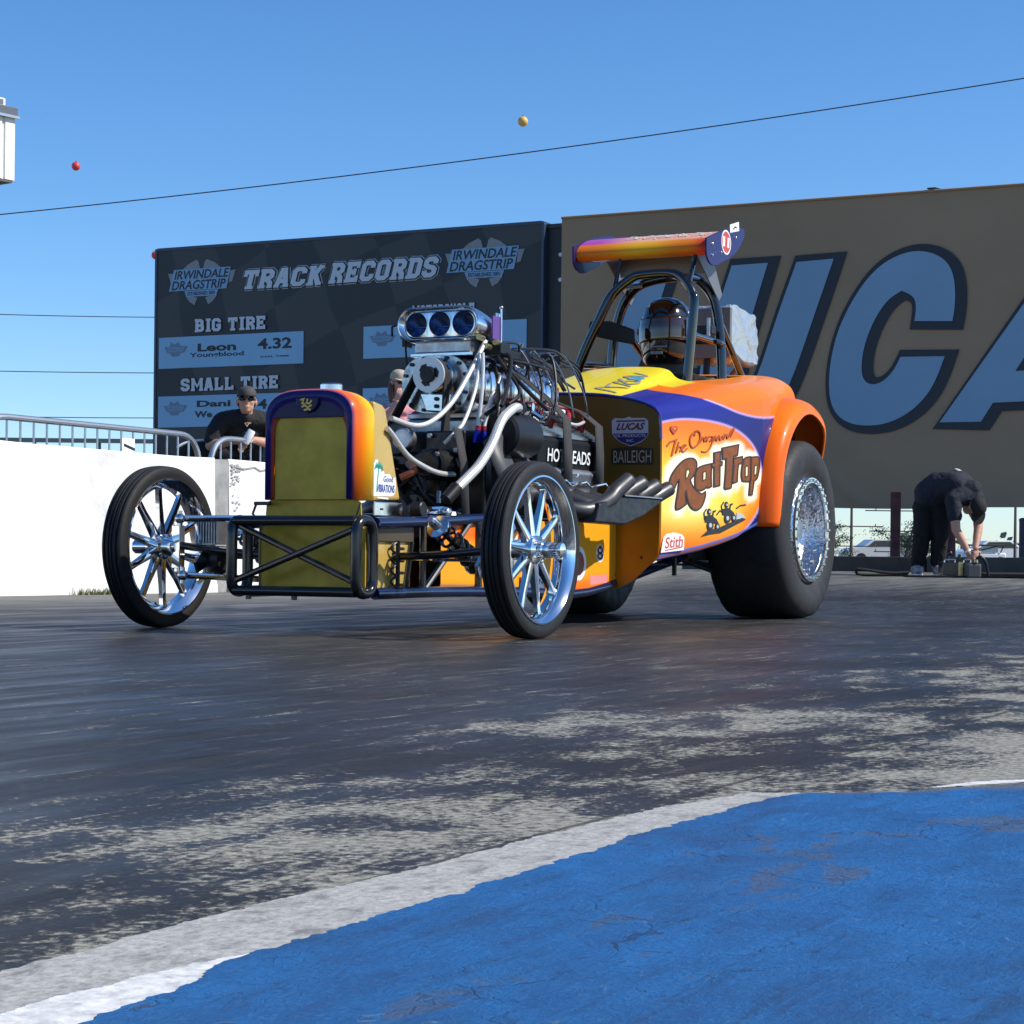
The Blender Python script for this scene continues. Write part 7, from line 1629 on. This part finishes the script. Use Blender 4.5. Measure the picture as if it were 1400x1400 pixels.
mb = to_mb(skin_mesh(J, E, 'hip')); head_geo(mb, H3)
hand_geo(mb, ca_[-1][2], (.45, -.12, -.9), (.3, .9, .1), 1.05, .45, -1); hand_geo(mb, ca_[1][2], (.05, -.1, -.95), (-.4, .8, .1), 1.05, .5, 1)
fuse('body', mb, SKIN, crew)
SJ = {'hip': ((-.025, .075, .86), (.195, .168)), 'waist': ((.05, .0, .965), (.172, .150)), 'chest': ((.20, -.12, .970), (.188, .150)), 'upper': ((.30, -.20, .895), (.165, .110)), 'neck': ((.335, -.245, .825), .068)}
SE = [('hip', 'waist'), ('waist', 'chest'), ('chest', 'upper'), ('upper', 'neck')]
for q in (-1, 1): sh_, el, wr = ca_[q]; chain(SJ, SE, 's%d' % q, [sh_, tuple(Vector(sh_).lerp(Vector(el), .55))], [.088, .076], 'upper')
cloth('t_shirt', SJ, SE, 'hip', NAVC, crew)
mb = MB(); bk = [(.17, -.02), (.32, -.10), (.34, -.14), (.20, -.06)]
obj('shirt_print', MB().ball((.255, -.12, 1.10), (.085, .035, .02), 14, 8, Matrix.Rotation(-.35, 4, 'Z') @ Matrix.Rotation(.55, 4, 'Y')), mat('pale_print', (.62, .58, .48), .8), crew)
TJ = {'hip': ((-.02, .08, .88), (.172, .142)), 'seat': ((-.02, .09, .80), (.165, .135))}; TE = [('hip', 'seat')]
for q in (-1, 1): chain(TJ, TE, 't%d' % q, [tuple(Vector(lg[q][0]) - Vector((0, 0, .06))), lg[q][1], tuple(Vector(lg[q][2]) + Vector((0, 0, .06)))], [.118, .094, .078], 'seat')
cloth('trousers', TJ, TE, 'hip', DENIM, crew)
for q in (-1, 1):
    x, y, z = lg[q][2]; mb = MB(); mb.ball((x - .03*(q < 0), y - .07, .058), (.062, .15, .060)); mb.ball((x, y + .01, .10), (.06, .07, .07)); so = obj('shoe', mb, mat('patterned_shoe', (.34, .34, .36), .7, var=(28, .9)), crew)
    obj('sole', MB().prism([(x - .03*(q < 0) + .058*math.cos(a), y - .07 + .145*math.sin(a)) for a in [2*PI*i/20 for i in range(20)]], 0, .022, lambda u, v, d: (u, v, d)), WHITED, so, 0)
cap(crew, H3, BLKC, BLKC, 1.03)
obj('wristband', MB().tube([Vector(ca_[-1][2]) + Vector((-.006, 0, .014)), Vector(ca_[-1][2]) + Vector((-.016, .002, .034))], .036, 12), WHITED, crew)
def on_g(name, label, cat, px, yy_, rot_=0.0):
    p = W(px, yy_); return thing(name, label, cat, p.x, p.y, ground_h(p.x, p.y), rot_, world=True)
tc = on_g('tool_case', 'black open tool case with a brass strip between the crewman\'s feet and hands', 'case', -1.50, 14.60)
mb = MB(); mb.box(-.15, .15, -.12, .12, .02, .155); obj('case_body', mb, BLACKG, tc, 0, bev=.008)
obj('brass_strip', MB().box(.01, .06, -.126, -.121, .02, .16), BRASS, tc, 0)
mb = MB(); mb.tube(rounded([(-.13, -.11, .156), (-.13, -.11, .185), (-.02, -.11, .185), (-.02, -.11, .156)], .02), .007, 8); mb.tube(rounded([(.07, -.11, .156), (.07, -.11, .185), (.14, -.11, .185), (.14, -.11, .156)], .02), .007, 8); obj('handle', mb, POLISH, tc)
mb = MB(); mb.tube([(-.08, 0, .156), (-.06, .02, .25)], .02, 8); mb.tube([(.03, 0, .156), (.05, .0, .24)], .016, 8); mb.ball((-.05, .02, .25), .03); obj('tool', mb, DARKMET, tc)
gbx = on_g('grey_canister', 'small grey box with a curved black handle under the crewman\'s hand', 'canister', -1.28, 14.48)
obj('canister_body', MB().box(-.075, .075, -.08, .08, .0, .15), mat('grey_plastic', (.07, .07, .07), .5), gbx, 0, bev=.02)
obj('handle', MB().tube(spline([(.0, -.05, .15), (.06, -.06, .22), (.12, -.06, .16), (.15, -.06, .02)], 6), .016, 10), BLACK, gbx)
obj('yellow_knob', MB().lathe([(0, 0), (.025, 0), (.02, .03), (0, .035)], Matrix.Translation((.02, -.06, .16)), 12), BRASS, gbx)
mt = on_g('ramp_board', 'flat black board and strap lying on the track around the bending crewman', 'board', -1.65, 14.45)
mb = MB(); mb.prism([(-.33, -.16), (.95, -.16), (.95, .05), (-.33, .10)], 0, .02, lambda u, v, d: (u, v, d)); obj('board', mb, BLACK, mt, 0, bev=.006)
mb = MB(); mb.prism([(.40, -.18), (.93, -.18), (.93, .06), (.45, .06)], .022, .058, lambda u, v, d: (u, v, d)); obj('raised_end', mb, BELT, mt, 0, bev=.015)
obj('strap_loop', MB().tube(spline([(-.30, -.05, .05), (-.50, -.05, .04), (-.80, -.02, .075), (-.84, .0, .05), (-.78, .02, .02), (-.5, .0, .02), (-.3, .02, .03)], 6), .016, 8), BELT, mt)

# ---------------- driver strapped in the cockpit
drv = thing('person', 'race driver in black helmet with tinted visor sitting inside the roll cage', 'person', .035, 3.10, 0, 0)
J, E = {}, []
J['hip'] = ((0, .02, .68), (.16, .12)); J['waist'] = ((0, .08, .85), (.15, .11)); J['chest'] = ((0, .07, 1.05), (.17, .12)); J['upper'] = ((0, .06, 1.17), (.13, .09)); J['neck'] = ((0, .04, 1.25), .06)
E += [('hip', 'waist'), ('waist', 'chest'), ('chest', 'upper'), ('upper', 'neck')]
for q in (-1, 1):
    chain(J, E, 'a%d' % q, [(q*.19, .05, 1.15), (q*.235, -.04, 1.02), (q*.24, -.13, .92), (q*.18, -.22, .98), (q*.12, -.31, 1.06)], [.065, .055, .048, .043, .032], 'upper')
    chain(J, E, 'l%d' % q, [(q*.10, -.12, .66), (q*.13, -.48, .70), (q*.12, -.80, .45), (q*.12, -.92, .48)], [.095, .068, .05, .042], 'hip')
H4 = Matrix.Translation((0, -.01, 1.445)) @ Matrix.Rotation(math.radians(6), 4, 'Z')
mb = to_mb(skin_mesh(J, E, 'hip')); head_geo(mb, H4)
for q in (-1, 1): hand_geo(mb, (q*.12, -.31, 1.06), (0, -.7, .7), (-q, -.2, .2), 1, .9, q)
fuse('body', mb, SKIN, drv, .008, 3)
SJ = {k: (p, tuple(x*1.12 for x in r) if isinstance(r, tuple) else r*1.15) for k, (p, r) in J.items() if not k.startswith('neck')}
SE = [e for e in E if 'neck' not in e[0] + e[1]]
cloth('race_suit', SJ, SE, 'hip', BLKC, drv)
mb = MB(); n = 32
def HM(p): return H4 @ Vector(p)
HP = [(.060, -.150), (.098, -.158), (.115, -.140), (.128, -.10), (.135, -.04), (.136, .02), (.130, .075), (.112, .125), (.080, .160), (.042, .177), (0, .181)]
hm = MB(); hm.lathe(HP, H4 @ Matrix.Translation((0, .012, 0)) @ Matrix.Diagonal((.98, 1.16, 1.02, 1)), 40)
HELM = mat('black_helmet', (.010, .010, .011), .10, coat=1.0)
h_ = obj('helmet', hm, HELM, drv, 60)
mb = MB(); nu_, nv_ = 28, 10
for j in range(nv_ + 1):
    z = -.048 + .120*j/nv_; rr = np.interp(z, [q[1] for q in HP], [q[0] for q in HP])*1.03 + .002
    for i in range(nu_ + 1):
        a = math.radians(-160 + 140*i/nu_); mb.v.append(tuple(HM((.98*rr*math.cos(a), .012 + 1.16*rr*math.sin(a), z*1.02 + .006*math.sin(a + PI/2)))))
for j in range(nv_):
    for i in range(nu_): a = j*(nu_ + 1) + i; mb.f.append((a, a + 1, a + nu_ + 2, a + nu_ + 1))
v_ = obj('visor', mb, mat('amber_visor', (.030, .012, .004), .07, .0, coat=1.0), h_, 60); so = v_.modifiers.new('t', 'SOLIDIFY'); so.thickness = .003; so.offset = 1
mb = MB()
for q in (1, -1): mb.lathe([(0, 0), (.018, 0), (.018, .008), (0, .009)], H4 @ Matrix.Translation((q*.134, -.03, .012)) @ Matrix.Rotation(q*PI/2, 4, 'Y'), 16)
obj('visor_pivot', mb, STEEL, h_)
mb = MB(); mb.box(-.03, .03, -.165, -.155, -.120, -.105, H4); mb.box(-.05, .05, -.163, -.157, -.085, -.078, H4); obj('chin_vent', mb, GREYP, h_, 0)
obj('neck_collar', MB().lathe([(.09, -.05), (.115, -.02), (.115, .03), (.09, .05)], Matrix.Translation((0, .035, 1.255)), 24), mat('grey_collar', (.05, .05, .05), .85), drv)
